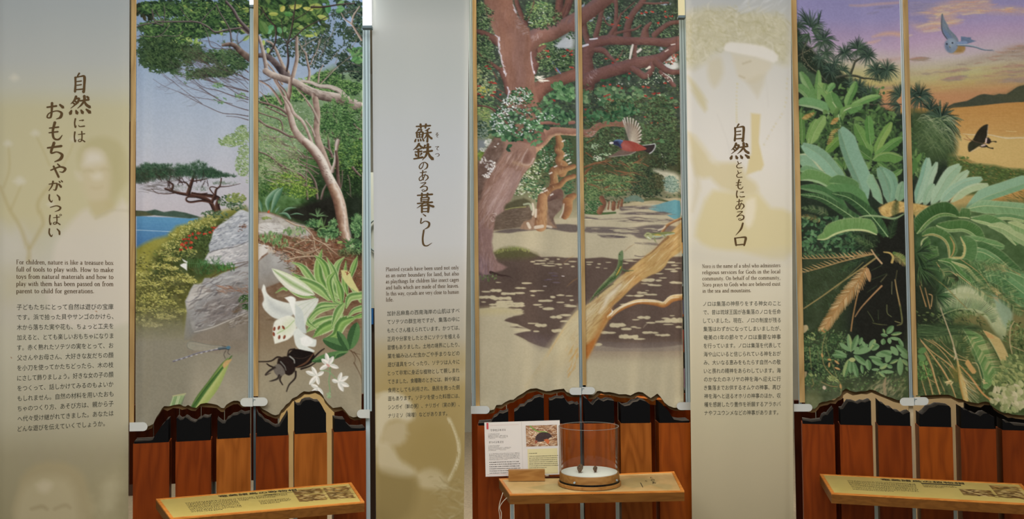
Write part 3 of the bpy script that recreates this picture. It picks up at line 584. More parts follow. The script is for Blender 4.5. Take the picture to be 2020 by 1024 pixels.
 A.fade(255,585,372,690,900,(142,136,117),1.,30)
 A.poly([(505,560),(560,545),(640,560),(600,640),(505,640)],(128,110,88),.5,n=3,soft=14,tex=12)
 A.marks(160,[(520,585),(600,575),(716,600),(716,660),(600,650),(520,640)],(10,34),(1.5,5),(-20,30),[(150,128,100),(116,92,68),(164,144,116)],.4,.2)
 A.poly([(640,500),(716,500),(716,640),(680,640),(660,560)],(110,72,50),.5,n=2,soft=8,tex=24,ts=6)
 # variegated lily leaves
 A.tf(255,490,3.792)
 ed,g1,g2,wh=(206,214,164),(120,158,82),(88,128,66),(212,218,180)
 def strap(t,w,a=g1,b=g2):A.stroke(t,w,[ed,a,a,(a[0]+26,a[1]+24,a[2]+20),b,b,ed],n=6)
 for t,w in[([(1560,380),(1440,250),(1420,120),(1450,0)],[20,70,60,5]),([(1520,350),(1480,160),(1440,90),(1390,50)],[20,60,40,4]),([(1440,320),(1340,190),(1290,130),(1220,100)],[20,60,40,4]),([(1370,260),(1300,230),(1215,180)],[20,44,4]),
     ([(1600,380),(1530,300),(1560,130),(1620,60)],[30,70,50,4]),([(1580,330),(1540,180),(1480,60)],[20,50,4]),([(1640,340),(1620,250),(1630,90)],[20,50,6]),([(1650,250),(1690,130),(1716,55)],[20,46,5]),([(1400,300),(1560,400),(1600,420)],[10,30,10]),
     ([(1740,400),(1660,250),(1600,200)],[20,50,10]),([(1500,380),(1420,300),(1290,240),(1210,270)],[30,80,50,4]),([(1540,400),(1500,250),(1540,180)],[20,50,20]),([(1600,420),(1590,330),(1570,260)],[10,60,40]),([(1400,370),(1290,340),(1210,290),(1180,250)],[10,60,50,8]),
     ([(1560,420),(1430,440),(1360,560)],[20,60,20]),([(1540,440),(1420,470),(1330,560)],[20,50,20]),([(1600,500),(1420,560),(1330,630)],[20,70,8]),([(1680,520),(1480,590),(1380,670)],[20,90,8]),([(1700,520),(1600,560),(1550,650),(1450,690)],[20,90,60,4]),
     ([(1610,420),(1570,480),(1520,600)],[30,70,6]),([(1745,350),(1660,370),(1630,450)],[60,60,10]),([(1745,450),(1690,470),(1640,520)],[50,40,5]),([(1745,505),(1690,520)],[40,20]),([(1400,600),(1340,560),(1330,500)],[10,40,10]),([(1180,310),(1150,300),(1095,335)],[20,22,4])]:
  strap(t,w,*(((128,166,86),(92,134,66))if R.random()<.6 else((146,176,104),(104,144,78))))
 A.stroke([(1070,150),(1120,190),(1220,260),(1310,310),(1390,345)],[6,60,110,90,10],[(196,206,160),(222,222,202),(150,176,116),(224,222,206),(206,206,186)],n=6)
 A.poly([(1590,160),(1650,170),(1690,250),(1730,330),(1660,290),(1610,230)],(206,200,132),n=3)
 A.scatter(10,[(1640,180,26,16)],(8,12),(6,9),(0,360),[(150,70,50)])
 # the white lily
 W1,W2,W3=(226,226,216),(204,208,200),(184,190,182)
 A.poly([(990,310),(1005,270),(1020,290),(1030,330),(1070,370),(1150,400),(1230,420),(1260,460),(1180,530),(1090,525),(1020,470),(995,420),(1008,380)],W1,col2=W2,ang=70,n=4,soft=1)
 A.poly([(1030,370),(1110,430),(1200,470),(1230,500),(1150,500),(1060,450)],(184,188,184),.7,n=4,soft=4)
 A.poly([(1230,400),(1340,385),(1420,375),(1400,440),(1340,520),(1310,620),(1260,600),(1240,500)],(212,214,202),n=3,soft=1)
 for t in[[(1250,500),(1330,430),(1410,378)],[(1260,560),(1340,470),(1415,380)],[(1245,440),(1340,400),(1415,376)]]:A.stroke(t,[5,2],(170,184,150),.7)
 A.poly([(1090,720),(1075,640),(1085,560),(1120,530),(1200,505),(1250,540),(1250,620),(1200,680),(1140,705)],(222,222,208),n=4,soft=1)
 A.poly([(1110,620),(1180,540),(1240,530),(1230,600),(1160,660)],(208,214,184),.8,n=3,soft=5)
 A.poly([(1165,370),(1215,358),(1250,380),(1240,440),(1260,520),(1235,500),(1200,410)],(230,230,222),n=4,soft=1)
 A.poly([(1250,420),(1300,470),(1315,560),(1330,640),(1280,620),(1245,560)],(196,202,196),n=3,soft=1)
 A.poly([(1230,640),(1260,600),(1310,640),(1380,680),(1405,690),(1395,740),(1340,740),(1390,770),(1370,785),(1300,775),(1250,730)],(214,218,210),n=4,soft=1)
 A.poly([(1280,680),(1330,660),(1380,700),(1350,735),(1300,730)],(232,232,226),n=4,soft=1.5)
 A.stroke([(1110,640),(1180,600),(1240,540)],[8,4],(150,184,110),.7);A.stroke([(1130,610),(1190,590),(1235,545)],[5,3],(160,190,120),.7)
 for x,y,an in[(1093,605,100),(1130,597,110),(1150,597,60),(1083,645,80),(1130,668,100),(1172,668,110)]:A.leaf(x-3,y-16,34,17,an,(160,84,54),(120,56,40))
 # stag beetle
 bk,b2=(38,30,28),(66,52,46)
 for t in[[(1150,830),(1110,820),(1060,850),(970,855)],[(1130,910),(1060,890),(1030,870)],[(1240,760),(1200,770),(1185,820)],[(1250,930),(1245,980),(1200,1030),(1180,1080)],[(1290,910),(1350,890),(1400,860)],[(1380,830),(1430,780),(1465,755)],[(1150,940),(1130,990),(1150,1030)]]:A.stroke(t,[14,12,8],[b2,bk])
 A.poly([(1190,800),(1240,760),(1320,770),(1385,790),(1380,850),(1320,890),(1250,900),(1200,860)],bk,n=4,tex=5)
 A.stroke([(1250,900),(1330,860),(1385,790)],[6,14,6],(104,72,52));A.stroke([(1215,820),(1300,830),(1370,800)],[4,3],(92,74,64))
 A.poly([(1115,830),(1180,815),(1230,860),(1245,920),(1200,960),(1150,930),(1110,880)],(48,36,32),n=4)
 A.stroke([(1205,815),(1235,840),(1240,865)],[12,8],(176,178,170),.8);A.stroke([(1135,855),(1165,890),(1175,920)],[10,6],(150,154,148),.7)
 A.poly([(1075,895),(1120,870),(1160,910),(1165,950),(1120,965),(1090,940)],(112,104,96),n=4)
 A.stroke([(1090,900),(1050,925),(1020,955),(1060,940)],[18,14,4],[(90,80,72),bk]);A.stroke([(1125,960),(1110,985),(1070,1000),(1050,1003)],[18,14,4],[(90,80,72),bk])
 # damselfly
 A.stroke([(320,852),(420,820),(500,790),(600,770),(680,755)],[10,7,12],[(150,150,164),(74,66,90)]);
 for i in range(9):x=340+i*38;A.stroke([(x,846-i*11),(x+10,843-i*11)],8,(190,190,196),.8)
 A.poly([(680,750),(600,770),(470,768),(430,745),(425,715),(460,700),(600,728),(700,735)],(168,168,150),.45,n=3);A.stroke([(690,735),(600,728),(470,702),(430,715),(430,750),(470,768)],[4,3],(104,110,104),.8)
 A.stroke([(690,745),(600,745),(460,725)],2.5,(110,118,112),.7)
 A.stroke([(670,755),(710,750),(740,755)],[22,22],[(130,140,140),(56,66,74)]);A.leaf(722,750,34,24,-10,(82,120,140));
 for t in[[(740,765),(735,790),(750,800)],[(720,770),(705,800),(715,830)],[(690,735),(720,740)]]:A.stroke(t,4,(70,62,60))
 # small flowered orchid
 A.tf(495,560,4.0)
 A.tf(255,490,3.792)
 def dleaf(x,y,l,w,an):A.leaf(x,y,l,w,an,(92,134,80),(64,100,60))
 for t in[[(1670,770),(1700,830),(1690,870)],[(1690,780),(1740,860),(1745,980)],[(1660,770),(1700,790),(1740,800)],[(1690,860),(1740,960),(1750,1020)]]:A.stroke(t,[6,2],(90,64,44),.9)
 dleaf(1660,760,220,90,200);dleaf(1660,760,210,90,285);dleaf(1650,770,170,60,240);dleaf(1640,780,280,60,165);A.stroke([(1510,900),(1560,800),(1640,780)],[8,12],(110,150,88))
 A.stroke([(1505,880),(1510,940),(1500,1000),(1510,1080),(1500,1130)],[8,6],(120,162,110));A.stroke([(1440,920),(1500,930),(1560,990)],6,(132,170,120))
 def petal(x,y,l,w,an):A.leaf(x,y,l,w,an,(232,228,220),(206,206,196),fat=.5)
 for x,y,ls in[(1500,875,[(90,34,255),(70,34,215),(70,34,300),(80,32,150),(80,32,20)]),(1410,960,[(90,34,200),(80,30,240),(90,36,130),(70,30,80),(60,30,330)]),(1570,1010,[(90,34,330),(80,30,290),(90,36,20),(80,34,60),(50,30,200)]),(1420,1050,[(70,30,140),(70,30,60),(60,30,200)])]:
  for l,w,an in ls:petal(x,y,l,w,an)
 A.leaf(1480,870,40,18,40,(206,160,150))
 A.scatter(10,[(1500,1110,14,24)],(12,20),(10,14),(60,120),[(150,180,132)])
 # cut leaf stalks
 A.tf(250,740,3.606)
 A.stroke([(440,330),(520,200),(610,80),(680,-40),(720,-100)],[60,90,90,60,30],[(84,116,58),(138,160,84),(178,186,116),(160,174,96),(150,168,96)],n=6)
 A.stroke([(470,240),(560,110),(660,-20),(745,-130)],[26,22,8],[(58,94,48),(92,130,66)],n=5)
 A.poly([(700,-95),(745,-110),(732,-85),(690,-40),(680,-70)],(196,160,104),n=2)
 A.poly([(255,330),(300,220),(320,160),(412,140),(370,230),(330,330)],(132,160,106),col2=(170,182,132),ang=0)
 for i in range(8):A.stroke([(275+i*11,320),(325+i*11,160)],[6,3],R.choice([(74,118,72),(206,210,176),(96,138,84)]),.8)
 A.stroke([(320,160),(412,142)],8,(180,176,130))
 A.tone(.84,1.10,.97);A.grain(4,2.2)
 return A
def paint_grove(S):
 """picture two: old coral tree over a sandy lane, flying bird, two lizards on a bleached branch"""
 A=Art(938,-30,1358,816,S,22);R=A.r;U=R.uniform;K=5.118
 A.grad([(-30,(66,82,72)),(230,(70,84,62)),(330,(76,84,56)),(440,(176,165,135)),(560,(170,160,128)),(700,(176,165,138)),(816,(178,168,136))])
 G1=[(60,78,64),(74,94,72),(46,60,52),(88,110,80),(64,72,60),(106,124,96)];G2=[(92,124,78),(112,146,92),(76,112,76),(132,160,110)]
 red=[(176,66,58),(196,76,62),(150,56,52)]
 # --- top canvas halves: leaf mass
 A.tf(936,0,K)
 A.poly([(0,-160),(2200,-160),(2200,1300),(0,1300)],(66,76,66),tex=20,ts=6)
 A.scatter(1500,(0,-150,1020,1100),(16,44),(8,18),(150,230),G1,a=.85)
 A.scatter(500,(20,-20,200,1100),(16,40),(8,16),(150,230),G2+[(150,168,120)],a=.8)
 A.scatter(500,[(680,100,160,130),(620,30,130,60),(640,200,90,40),(750,430,100,60)],(16,40),(8,16),(150,230),G2+[(150,170,96),(60,84,60)],a=.85)
 A.scatter(60,[(700,120,120,90),(100,120,80,60),(580,150,60,60)],(10,26),(6,12),(150,230),[(186,196,150),(170,186,130),(196,204,206)],a=.85)
 A.poly([(800,470),(830,400),(900,340),(960,310),(1010,330),(1010,440),(960,470),(870,470)],(176,182,188),n=3,soft=5)
 A.scatter(90,[(980,320,50,50),(800,400,60,60),(900,480,110,20),(870,370,40,20)],(14,34),(8,14),(150,260),[(62,88,62),(96,126,84),(48,68,54)])
 A.scatter(420,[(820,560,200,110),(740,640,120,60),(920,620,80,80)],(16,38),(8,16),(150,240),[(60,84,56),(84,112,72),(44,62,48),(104,132,90)],a=.9)
 A.scatter(40,[(860,570,140,90),(660,690,40,40),(230,600,60,160)],(8,18),(6,10),(0,180),[(196,204,190),(170,184,160)],a=.9)
 A.scatter(120,[(60,780,60,120),(120,880,120,60),(30,700,30,80)],(16,40),(10,18),(150,230),[(176,186,150),(150,166,116),(130,148,96),(190,184,120)],a=.8)
 bk=[(104,74,66),(122,84,74),(110,76,70),(80,56,52)]
 for t,w in[([(20,280),(100,310),(170,350),(240,390)],[40,70,90]),([(20,500),(100,560),(180,620),(260,680)],[22,40]),([(270,680),(320,800),(340,900)],[60,70]),([(190,700),(230,780)],[12,10]),([(220,870),(300,910)],[10,8]),([(180,930),(300,1020),(340,1060)],[14,20]),
     ([(540,170),(570,90),(600,0),(605,-30)],[14,10]),([(520,210),(470,110),(430,0),(420,-60)],[50,50,40]),([(720,240),(800,200),(850,90),(870,-60)],[40,80,80]),([(760,240),(860,160),(930,70),(970,-60)],[60,80,80]),
     ([(560,520),(640,540),(680,470),(720,430)],[120,130,80,20]),([(600,700),(600,600),(580,480)],[60,120,120]),([(870,160),(900,100),(940,0)],[30,20])]:
  A.stroke(t,w,bk,tex=1)
 A.stroke([(560,400),(640,330),(760,310),(880,250),(1000,180),(1140,110),(1250,40),(1330,-30),(1400,-90)],[180,170,150,150,150,150,160],[(118,92,92),(136,100,92),(124,88,78),(100,72,62)],tex=1)
 A.stroke([(590,940),(680,860),(800,810),(920,760),(1040,720),(1120,700)],[210,150,120,120,130],[(112,82,72),(132,92,80),(124,86,74),(96,66,56)],tex=1)
 A.poly([(80,-160),(95,0),(130,150),(200,300),(240,420),(270,600),(320,760),(350,900),(340,1060),(640,1060),(650,1000),(610,860),(610,740),(580,600),(560,500),(580,400),(560,320),(560,250),(500,210),(440,130),(390,0),(380,-160)],
     (136,98,84),soft=1.2,tex=9,ts=22)
 trk=[(80,-160),(95,0),(130,150),(200,300),(240,420),(270,600),(320,760),(350,900),(600,900),(580,600),(560,500),(560,320),(440,130),(390,0)]
 A.marks(420,trk,(30,120),(3,12),(80,100),[(156,122,118),(120,84,68),(148,112,100),(108,78,68),(168,138,140),(130,92,76)],.2,.1)
 A.stroke([(360,300),(430,340),(470,420),(430,520),(450,640),(480,800)],[30,50,60,40,60],(158,126,126),.3,soft=14)
 A.stroke([(270,120),(300,200),(370,270)],[30,24],(106,74,66),.45,soft=10);A.stroke([(130,120),(190,260),(240,380),(280,560)],[20,26],(176,142,126),.3,soft=6)
 A.marks(110,[(395,20),(430,100),(480,180),(550,240),(560,300),(480,320),(410,240)],(10,34),(3,8),(-10,20),[(190,176,180),(168,150,152),(120,96,92)],.7)
 A.marks(60,[(580,320),(700,280),(690,330),(600,370)],(10,34),(3,7),(80,130),[(180,164,168),(160,138,140)],.6)
 A.stroke([(400,60),(420,90),(390,10)],[16,8],(196,192,204),.8)
 for t in[[(205,320),(240,350),(240,420),(250,470)],[(245,480),(265,530),(275,600),(290,640)],[(295,690),(310,720)],[(330,850),(345,900),(330,980),(325,1020)],[(570,500),(580,600),(600,700)]]:
  A.stroke(t,[8,14,8],(206,204,220),.8,tex=1)
  for k in range(8):i=R.randrange(len(t));A.stroke([(t[i][0]+U(-6,14),t[i][1]+U(-20,20)),(t[i][0]+U(0,18),t[i][1]+U(0,30))],7,(210,208,222),.8,n=1)
 A.marks(16,[(610,740),(690,740),(720,790),(640,800)],(30,60),(8,14),(-20,30),[(226,222,212)],.9)
 A.leaf(785,590,60,30,60,(96,110,164));A.leaf(800,612,100,34,60,(176,92,72),(98,96,150));A.stroke([(840,670),(875,715)],[14,8],(120,136,180))
 A.clumps(150,[(820,560,190,100),(700,130,170,120),(100,520,80,200),(90,120,80,120)],(20,40),14,(14,30),(6,12),[(50,70,50),(42,56,44)],[(92,120,78),(110,138,90),(134,156,108)],a=.8)
 for x,y in[(740,485),(745,545),(945,475),(910,535),(985,485),(985,520),(115,640),(148,662),(35,845),(155,800),(200,905),(175,940),(40,925),(70,955),(265,930),(800,990),(755,1018),(990,650),(200,815)]:
  A.scatter(6,[(x,y,18,8)],(12,24),(9,14),(150,220),red,a=.9)
 A.scatter(14,[(90,880,60,24)],(16,24),(10,14),(0,180),[(190,184,80),(176,176,76)])
 # --- right canvas, crown
 A.tf(1146,0,K)
 A.scatter(2000,(0,-150,1060,1100),(14,40),(7,16),(150,230),G1+[(64,84,62),(84,104,74)],a=.85)
 A.scatter(500,[(120,280,90,120),(230,230,60,80),(180,580,60,50),(420,520,180,90),(700,490,130,60),(880,300,80,50)],(14,34),(7,15),(150,230),G2+[(150,170,110)],a=.8)
 A.poly([(800,620),(900,560),(960,520),(1000,600),(1010,660),(940,680),(860,660)],(196,198,196),n=3,soft=3)
 for b in[(830,470,30,24),(100,150,50,60),(280,150,60,30),(600,110,60,20),(30,20,60,24),(880,0,60,20)]:A.scatter(12,[b],(20,44),(8,14),(0,180),[(176,188,206),(150,164,184)],a=.8)
 A.scatter(120,[(560,480,300,80),(700,250,200,50),(600,120,240,70),(800,760,160,60),(400,130,200,80)],(7,16),(5,9),(0,180),[(186,198,190),(156,174,150),(200,206,206)],a=.85)
 A.scatter(40,[(900,600,60,20),(970,560,40,50)],(14,26),(9,14),(60,300),[(96,110,84),(176,80,66),(60,76,56)])
 A.clumps(220,[(600,130,420,140),(560,470,300,80),(200,540,130,70),(820,760,170,70),(880,260,130,80)],(20,44),14,(14,32),(6,12),[(54,68,58),(44,56,48)],[(84,106,80),(98,122,90),(120,140,110)],a=.8)
 b2=[(112,84,84),(122,86,80),(112,78,70),(86,60,56)]
 for t,w in[([(80,380),(50,300),(40,200),(60,100)],[70,60,50]),([(160,330),(190,220),(220,60),(230,-80)],[60,50,40]),([(340,340),(360,240),(370,80),(365,-60)],[70,40,40]),([(480,360),(490,220),(540,100),(620,0),(660,-60)],[90,66,60,60]),
     ([(660,360),(670,260),(720,200)],[100,60,30]),([(760,320),(840,250),(920,200),(1010,190)],[60,50,40]),([(380,300),(460,280),(560,260),(620,220)],[30,26,20]),([(420,110),(480,50),(560,-20)],[14,10]),([(240,130),(270,200),(330,230)],[16,20]),([(640,-10),(760,0),(900,-10)],[24,20]),
     ([(300,330),(380,200),(420,100)],[50,20]),([(390,560),(420,520),(440,470)],[14,8]),([(570,400),(560,500),(560,560)],[40,50])]:
  A.stroke(t,w,b2,.95,tex=1)
 A.stroke([(-60,210),(30,130),(120,60),(220,-20),(280,-80)],[150,150,150],[(120,94,94),(130,94,86),(116,82,74),(96,66,58)],tex=1)
 A.stroke([(60,830),(70,700),(60,560),(90,470),(170,400),(300,370),(440,380),(620,380),(760,390),(880,400),(1020,380)],[180,150,130,130,110,90,80,80,90,100],b2,tex=1)
 A.stroke([(170,470),(240,480),(300,540),(360,590)],[60,60,40,30],b2,tex=1)
 A.stroke([(40,800),(160,740),(300,690),(440,650),(560,610),(700,590),(820,560),(900,500),(1010,430)],[150,130,130,130,120,110,90,90],b2,tex=1)
 A.stroke([(540,660),(600,700),(660,740),(720,700),(740,620)],[60,70,60,60],b2,tex=1);A.stroke([(780,600),(860,670),(940,700),(1010,700)],[80,60,50],b2,tex=1);A.stroke([(820,700),(900,770),(960,840)],[40,44],b2,tex=1)
 A.marks(200,[(30,840),(30,480),(150,400),(900,360),(1000,400),(560,640),(180,740)],(20,80),(3,9),(-30,20),[(140,108,104),(100,70,64),(150,122,122)],.3,.2)
 A.marks(40,[(80,700),(150,640),(180,690),(100,800),(50,780)],(14,40),(4,8),(30,80),[(176,156,158)],.6)
 A.stroke([(540,420),(525,480),(510,560)],[20,26,16],(216,208,198));A.stroke([(590,490),(620,465)],26,(206,198,192));A.stroke([(675,670),(710,650)],[12,26],(216,206,190));A.stroke([(100,365),(150,360),(175,355)],14,(214,212,220));A.stroke([(10,440),(80,420)],[24,20],(206,204,214));A.stroke([(870,490),(900,470)],10,(216,206,196));A.stroke([(930,420),(970,415)],8,(220,214,210));A.stroke([(850,710),(930,760),(950,800)],[6,12,5],(206,196,190))
 # middle band foliage, both canvases
 A.tf(1146,0,K)
 A.scatter(1700,(0,830,1060,2050),(14,40),(8,18),(150,240),[(62,76,56),(76,94,64),(50,62,48),(92,110,76),(84,76,58),(104,116,84)],a=.85)
 A.scatter(170,[(500,930,160,80),(280,900,120,60),(380,1000,200,60),(60,960,40,60),(850,980,140,50)],(36,66),(28,46),(120,260),[(96,124,86),(78,112,78),(112,138,98),(66,98,66)],10,a=.95)
 A.scatter(90,[(500,1060,260,60),(850,1080,130,100),(450,1100,100,60)],(34,60),(26,44),(120,260),[(84,110,76),(60,88,60),(50,76,56)],8,a=.9)
 for x,y,l,an,c in[(425,740,50,355,(54,96,66)),(500,735,50,90,(74,126,92)),(205,780,50,10,(56,96,60)),(260,785,44,355,(54,90,62)),(300,790,60,5,(46,72,52)),(190,870,40,10,(84,128,90)),(440,1010,60,10,(60,100,70)),(330,880,50,170,(66,100,70))]:A.leaf(x,y,l,26,an,c)
 A.scatter(60,[(170,990,50,26),(720,890,24,18),(560,820,200,16),(850,930,40,16),(800,760,180,60)],(8,20),(6,12),(0,180),[(206,212,196),(226,224,214),(176,188,160)],a=.9)
 for x,y in[(500,712),(300,825),(245,842),(390,838),(425,862),(650,850),(690,855),(870,812),(255,942),(290,935),(295,980),(340,995),(665,945),(720,975),(755,920),(800,915),(820,960),(880,995),(935,968),(335,210),(400,225),(635,95),(672,85),(742,80),(875,85),(880,135),(930,128),(800,202),(480,140),(270,565),(380,570),(335,602),(205,1115),(270,1100),(385,1100),(830,1080),(985,1060),(800,1215),(735,1220),(60,1080),(55,1160),(250,1410),(600,1560),(795,1390),(845,1420),(620,1590),(670,1160),(200,1455)]:
  A.scatter(6,[(x,y,17,8)],(12,24),(8,13),(150,220),red,a=.85)
 A.clumps(330,[(520,1250,480,260),(760,1150,260,200),(300,1500,280,160),(700,1550,320,200),(300,1200,280,120)],(26,54),16,(16,36),(8,16),[(50,66,48),(62,76,50),(72,66,50)],[(84,110,72),(96,124,82),(110,128,92),(78,100,66)],a=.85)
 A.tf(936,200,K)
 A.scatter(1500,(20,-20,1020,900),(14,36),(8,16),(150,240),[(60,84,58),(74,100,66),(48,66,48),(92,118,78)],a=.85)
 A.poly([(20,60),(160,70),(260,150),(240,260),(180,350),(100,500),(20,600)],(128,142,100),.85,n=2,soft=5,tex=30,ts=5)
 A.poly([(20,360),(130,370),(120,440),(60,490),(20,480)],(132,138,146),.9,n=2,soft=4)
 A.scatter(120,[(80,80,70,60),(120,160,80,40)],(16,36),(8,15),(150,210),[(150,164,96),(120,148,86),(96,124,76),(170,180,120)]);A.scatter(160,[(70,240,60,70),(80,310,60,40)],(14,30),(8,14),(150,240),[(110,128,112),(74,98,76),(140,156,146),(56,76,60)])
 A.scatter(30,[(60,530,40,50)],(20,40),(12,20),(150,210),[(112,140,60),(134,156,76)])
 A.scatter(110,[(140,400,40,40),(90,470,40,20)],(14,24),(7,12),(150,250),[(214,214,206),(180,184,170)])
 A.scatter(500,[(560,700,130,90),(500,830,120,60),(440,900,90,40),(660,620,80,60),(620,900,80,80)],(12,30),(7,14),(150,240),[(196,200,170),(150,166,116),(216,214,196),(110,136,84),(84,110,70)],a=.9)
 A.scatter(420,[(600,850,100,60),(520,780,60,30),(740,500,90,90),(700,640,90,60),(920,430,70,60),(640,940,60,60),(950,860,60,70),(940,520,70,60)],(14,34),(8,16),(150,240),[(64,104,72),(52,82,58),(84,126,84),(44,66,48)],a=.9)
 A.scatter(50,[(760,560,80,60),(930,560,50,60),(700,470,60,30)],(7,16),(5,10),(0,180),[(206,210,190),(226,222,206)])
 # big leaning trunk
 for t,w in[([(20,20),(120,30),(200,70),(270,160),(330,200)],[12,24,26]),([(230,20),(290,80),(340,120)],[12,10])]:A.stroke(t,w,bk)
 A.stroke([(660,200),(760,195),(860,200),(1010,190)],[30,34],[(150,112,98),(128,84,74)])
 og=[(176,138,92),(168,124,84),(140,98,68),(112,78,58)]
 for t,w in[([(850,340),(870,420),(840,470),(880,520),(850,580),(900,640),(890,700)],[60,80,60,80,60,110,100]),([(1010,640),(920,670),(850,680),(800,690),(810,780),(800,850)],[50,60,90,80,80,90]),([(1010,740),(930,770),(870,830),(800,870),(740,920),(710,1000),(700,1120),(690,1240)],[50,50,60,90,90,90,100,130]),
     ([(760,980),(820,930),(870,900),(840,1000),(800,1080),(760,1200)],[60,90,60,120,80,60]),([(1010,940),(960,980),(950,1080),(920,1160)],[60,90,90,70])]:
  A.stroke(t,w,og if t[0][0]>800 and t[-1][1]<1300 and t[0][1]!=980 else[(130,98,84),(112,84,74),(84,62,58)],tex=1)
 A.marks(120,[(820,350),(930,360),(940,650),(800,860),(740,1100),(660,1100),(690,900),(780,700)],(16,50),(3,9),(60,120),[(196,164,120),(128,86,60),(206,184,152),(110,74,56)],.5,.2)
 for x,y in[(900,380),(920,530),(945,575),(965,605),(700,870),(720,890),(680,910),(770,710),(820,640),(780,930)]:A.stroke([(x-8,y+6),(x+16,y-6)],14,(224,216,206),.9)
 A.stroke([(420,560),(560,440),(680,360),(760,300),(860,280),(1020,290)],[240,190,150,110,80,76],[(168,128,108),(150,112,96),(136,98,82),(196,160,126)],tex=1)
 A.stroke([(300,500),(340,460),(400,400),(480,350),(620,340)],[150,180,200],[(96,74,66),(128,92,80),(130,94,82)],tex=1)
 A.poly([(200,350),(320,360),(420,380),(520,400),(620,440),(620,560),(570,640),(500,720),(440,840),(370,980),(320,1060),(260,1180),(190,1300),(170,1400),(190,1550),(250,1640),(320,1720),(200,1760),(20,1740),(20,700),(60,580),(110,480)],(146,112,98),soft=1.2,tex=10,ts=18,n=2)
 A.poly([(200,350),(290,380),(300,470),(260,560),(180,680),(100,800),(70,960),(20,1000),(20,700),(60,580),(110,480)],(104,84,74),.85,n=2,soft=3,tex=20,ts=5)
 A.marks(360,[(300,480),(440,440),(600,460),(560,620),(440,820),(320,1040),(200,1250),(60,1260),(80,900),(180,700)],(50,150),(7,18),(112,128),[(186,158,148),(120,88,74),(168,136,120),(206,184,178),(134,100,84),(104,76,68)],.25,.08)
 A.stroke([(360,700),(300,800),(220,920),(160,1060)],[30,60,50,30],(196,172,172),.5,soft=14);A.stroke([(440,720),(380,860),(300,1000),(230,1130)],[20,46,30],(186,164,168),.5,soft=12)
 A.stroke([(540,460),(500,530),(480,610),(560,620),(600,560)],[10,22,16,20],(196,176,166),.6);A.poly([(540,480),(500,560),(500,610),(560,590),(570,520)],(110,78,68),.8,n=3,soft=5)
 A.stroke([(400,600),(470,620),(550,640)],[20,16],(184,152,116),.6,soft=4)
 A.scatter(80,[(160,640,50,60),(80,580,40,40),(120,730,40,30),(220,420,20,30)],(12,30),(8,14),(100,260),[(232,228,224),(206,200,196)],a=.9)
 A.marks(60,[(110,480),(280,400),(280,520),(120,640)],(20,60),(2,6),(100,140),[(150,140,136),(70,56,50),(166,152,140)],.6)
 # lower stem
 A.tf(936,400,K)
 A.marks(200,[(50,0),(320,0),(220,200),(170,330),(190,500),(240,620),(60,680),(45,300)],(40,130),(4,13),(80,120),[(168,140,146),(130,98,88),(186,162,160),(150,116,104),(112,84,78)],.22,.1)
 A.stroke([(190,120),(160,150),(180,180),(220,150),(215,100),(180,100)],[8,8],(200,182,172),.7);A.stroke([(185,130),(200,150)],[14,10],(110,80,70),.7)
 A.poly([(45,200),(90,300),(120,560),(150,680),(45,700)],(120,98,110),.5,n=2,soft=12)
 # leaf sprays hiding the trunk
 A.tf(936,0,K)
 A.scatter(110,[(480,920,110,60),(400,980,80,50),(540,960,50,60)],(24,44),(14,22),(150,250),[(70,108,72),(54,84,58),(92,130,90)])
 A.scatter(120,[(470,930,110,70),(400,1000,90,40),(500,1080,120,60),(330,1040,60,80)],(14,32),(6,12),(150,230),[(222,224,230),(206,212,206)],a=.9)
 A.scatter(100,[(900,850,110,50),(920,930,100,70),(770,980,120,50),(840,900,60,40)],(34,64),(24,40),(120,260),[(76,118,74),(60,96,64),(96,138,90),(110,148,104)],8)
 A.tf(936,200,K)
 lf=[(72,112,74),(58,90,62),(92,132,92),(46,72,54)]
 A.scatter(330,[(400,160,260,130),(560,250,140,110),(250,250,130,80),(480,330,140,70),(340,300,130,80),(640,120,120,90),(360,420,40,60),(600,380,80,40)],(34,60),(22,34),(120,270),lf,8)
 A.scatter(120,[(850,120,160,70),(760,60,110,60),(930,190,70,40),(700,240,50,20)],(34,60),(22,36),(120,270),lf,8)
 A.scatter(150,[(400,180,260,160),(300,240,130,80),(240,150,80,60),(700,130,120,40),(340,60,100,50)],(12,30),(7,13),(150,230),[(220,222,226),(196,206,200)],a=.9)
 A.scatter(60,[(540,60,150,60),(440,240,60,60),(560,140,60,40)],(24,50),(14,24),(150,230),[(124,84,74),(140,96,84)],a=.7)
 # --- right canvas middle: branch, bird, lane trees
 A.tf(1146,200,K)
 A.stroke([(20,300),(100,300),(170,240),(240,210),(340,200),(460,210)],[80,80,60,60,60],[(150,112,96),(136,96,80),(150,106,84)],tex=1)
 A.marks(20,[(40,290),(140,280),(140,340),(50,330)],(16,40),(5,9),(-20,20),[(196,180,172)],.7)
 A.scatter(90,[(300,130,160,60),(140,120,120,60),(480,60,120,60)],(30,56),(20,34),(60,200),[(60,100,66),(78,120,84),(46,76,54)])
 A.scatter(420,[(520,300,500,300)],(14,30),(7,13),(150,240),[(92,120,74),(110,134,88),(66,90,58)],a=.5)
 A.scatter(500,[(200,760,170,50),(120,830,90,60),(400,800,150,60),(120,960,100,60),(330,900,130,40),(540,620,60,40)],(12,32),(6,12),(165,205),[(126,146,90),(150,168,112),(96,124,76),(76,108,68)],a=.85)
 A.scatter(420,[(640,760,110,110),(700,900,120,50),(560,860,60,60)],(12,30),(7,13),(150,240),[(48,72,52),(40,60,50),(62,92,66),(70,66,46)],a=.9)
 A.poly([(600,480),(760,520),(1010,560),(1010,760),(880,680),(740,670),(640,640)],(62,62,44),.7,n=2,soft=12,tex=10)
 A.scatter(60,[(190,560,60,24),(150,440,40,30),(260,520,60,14)],(14,26),(7,11),(150,220),[(170,190,156),(146,172,130)])
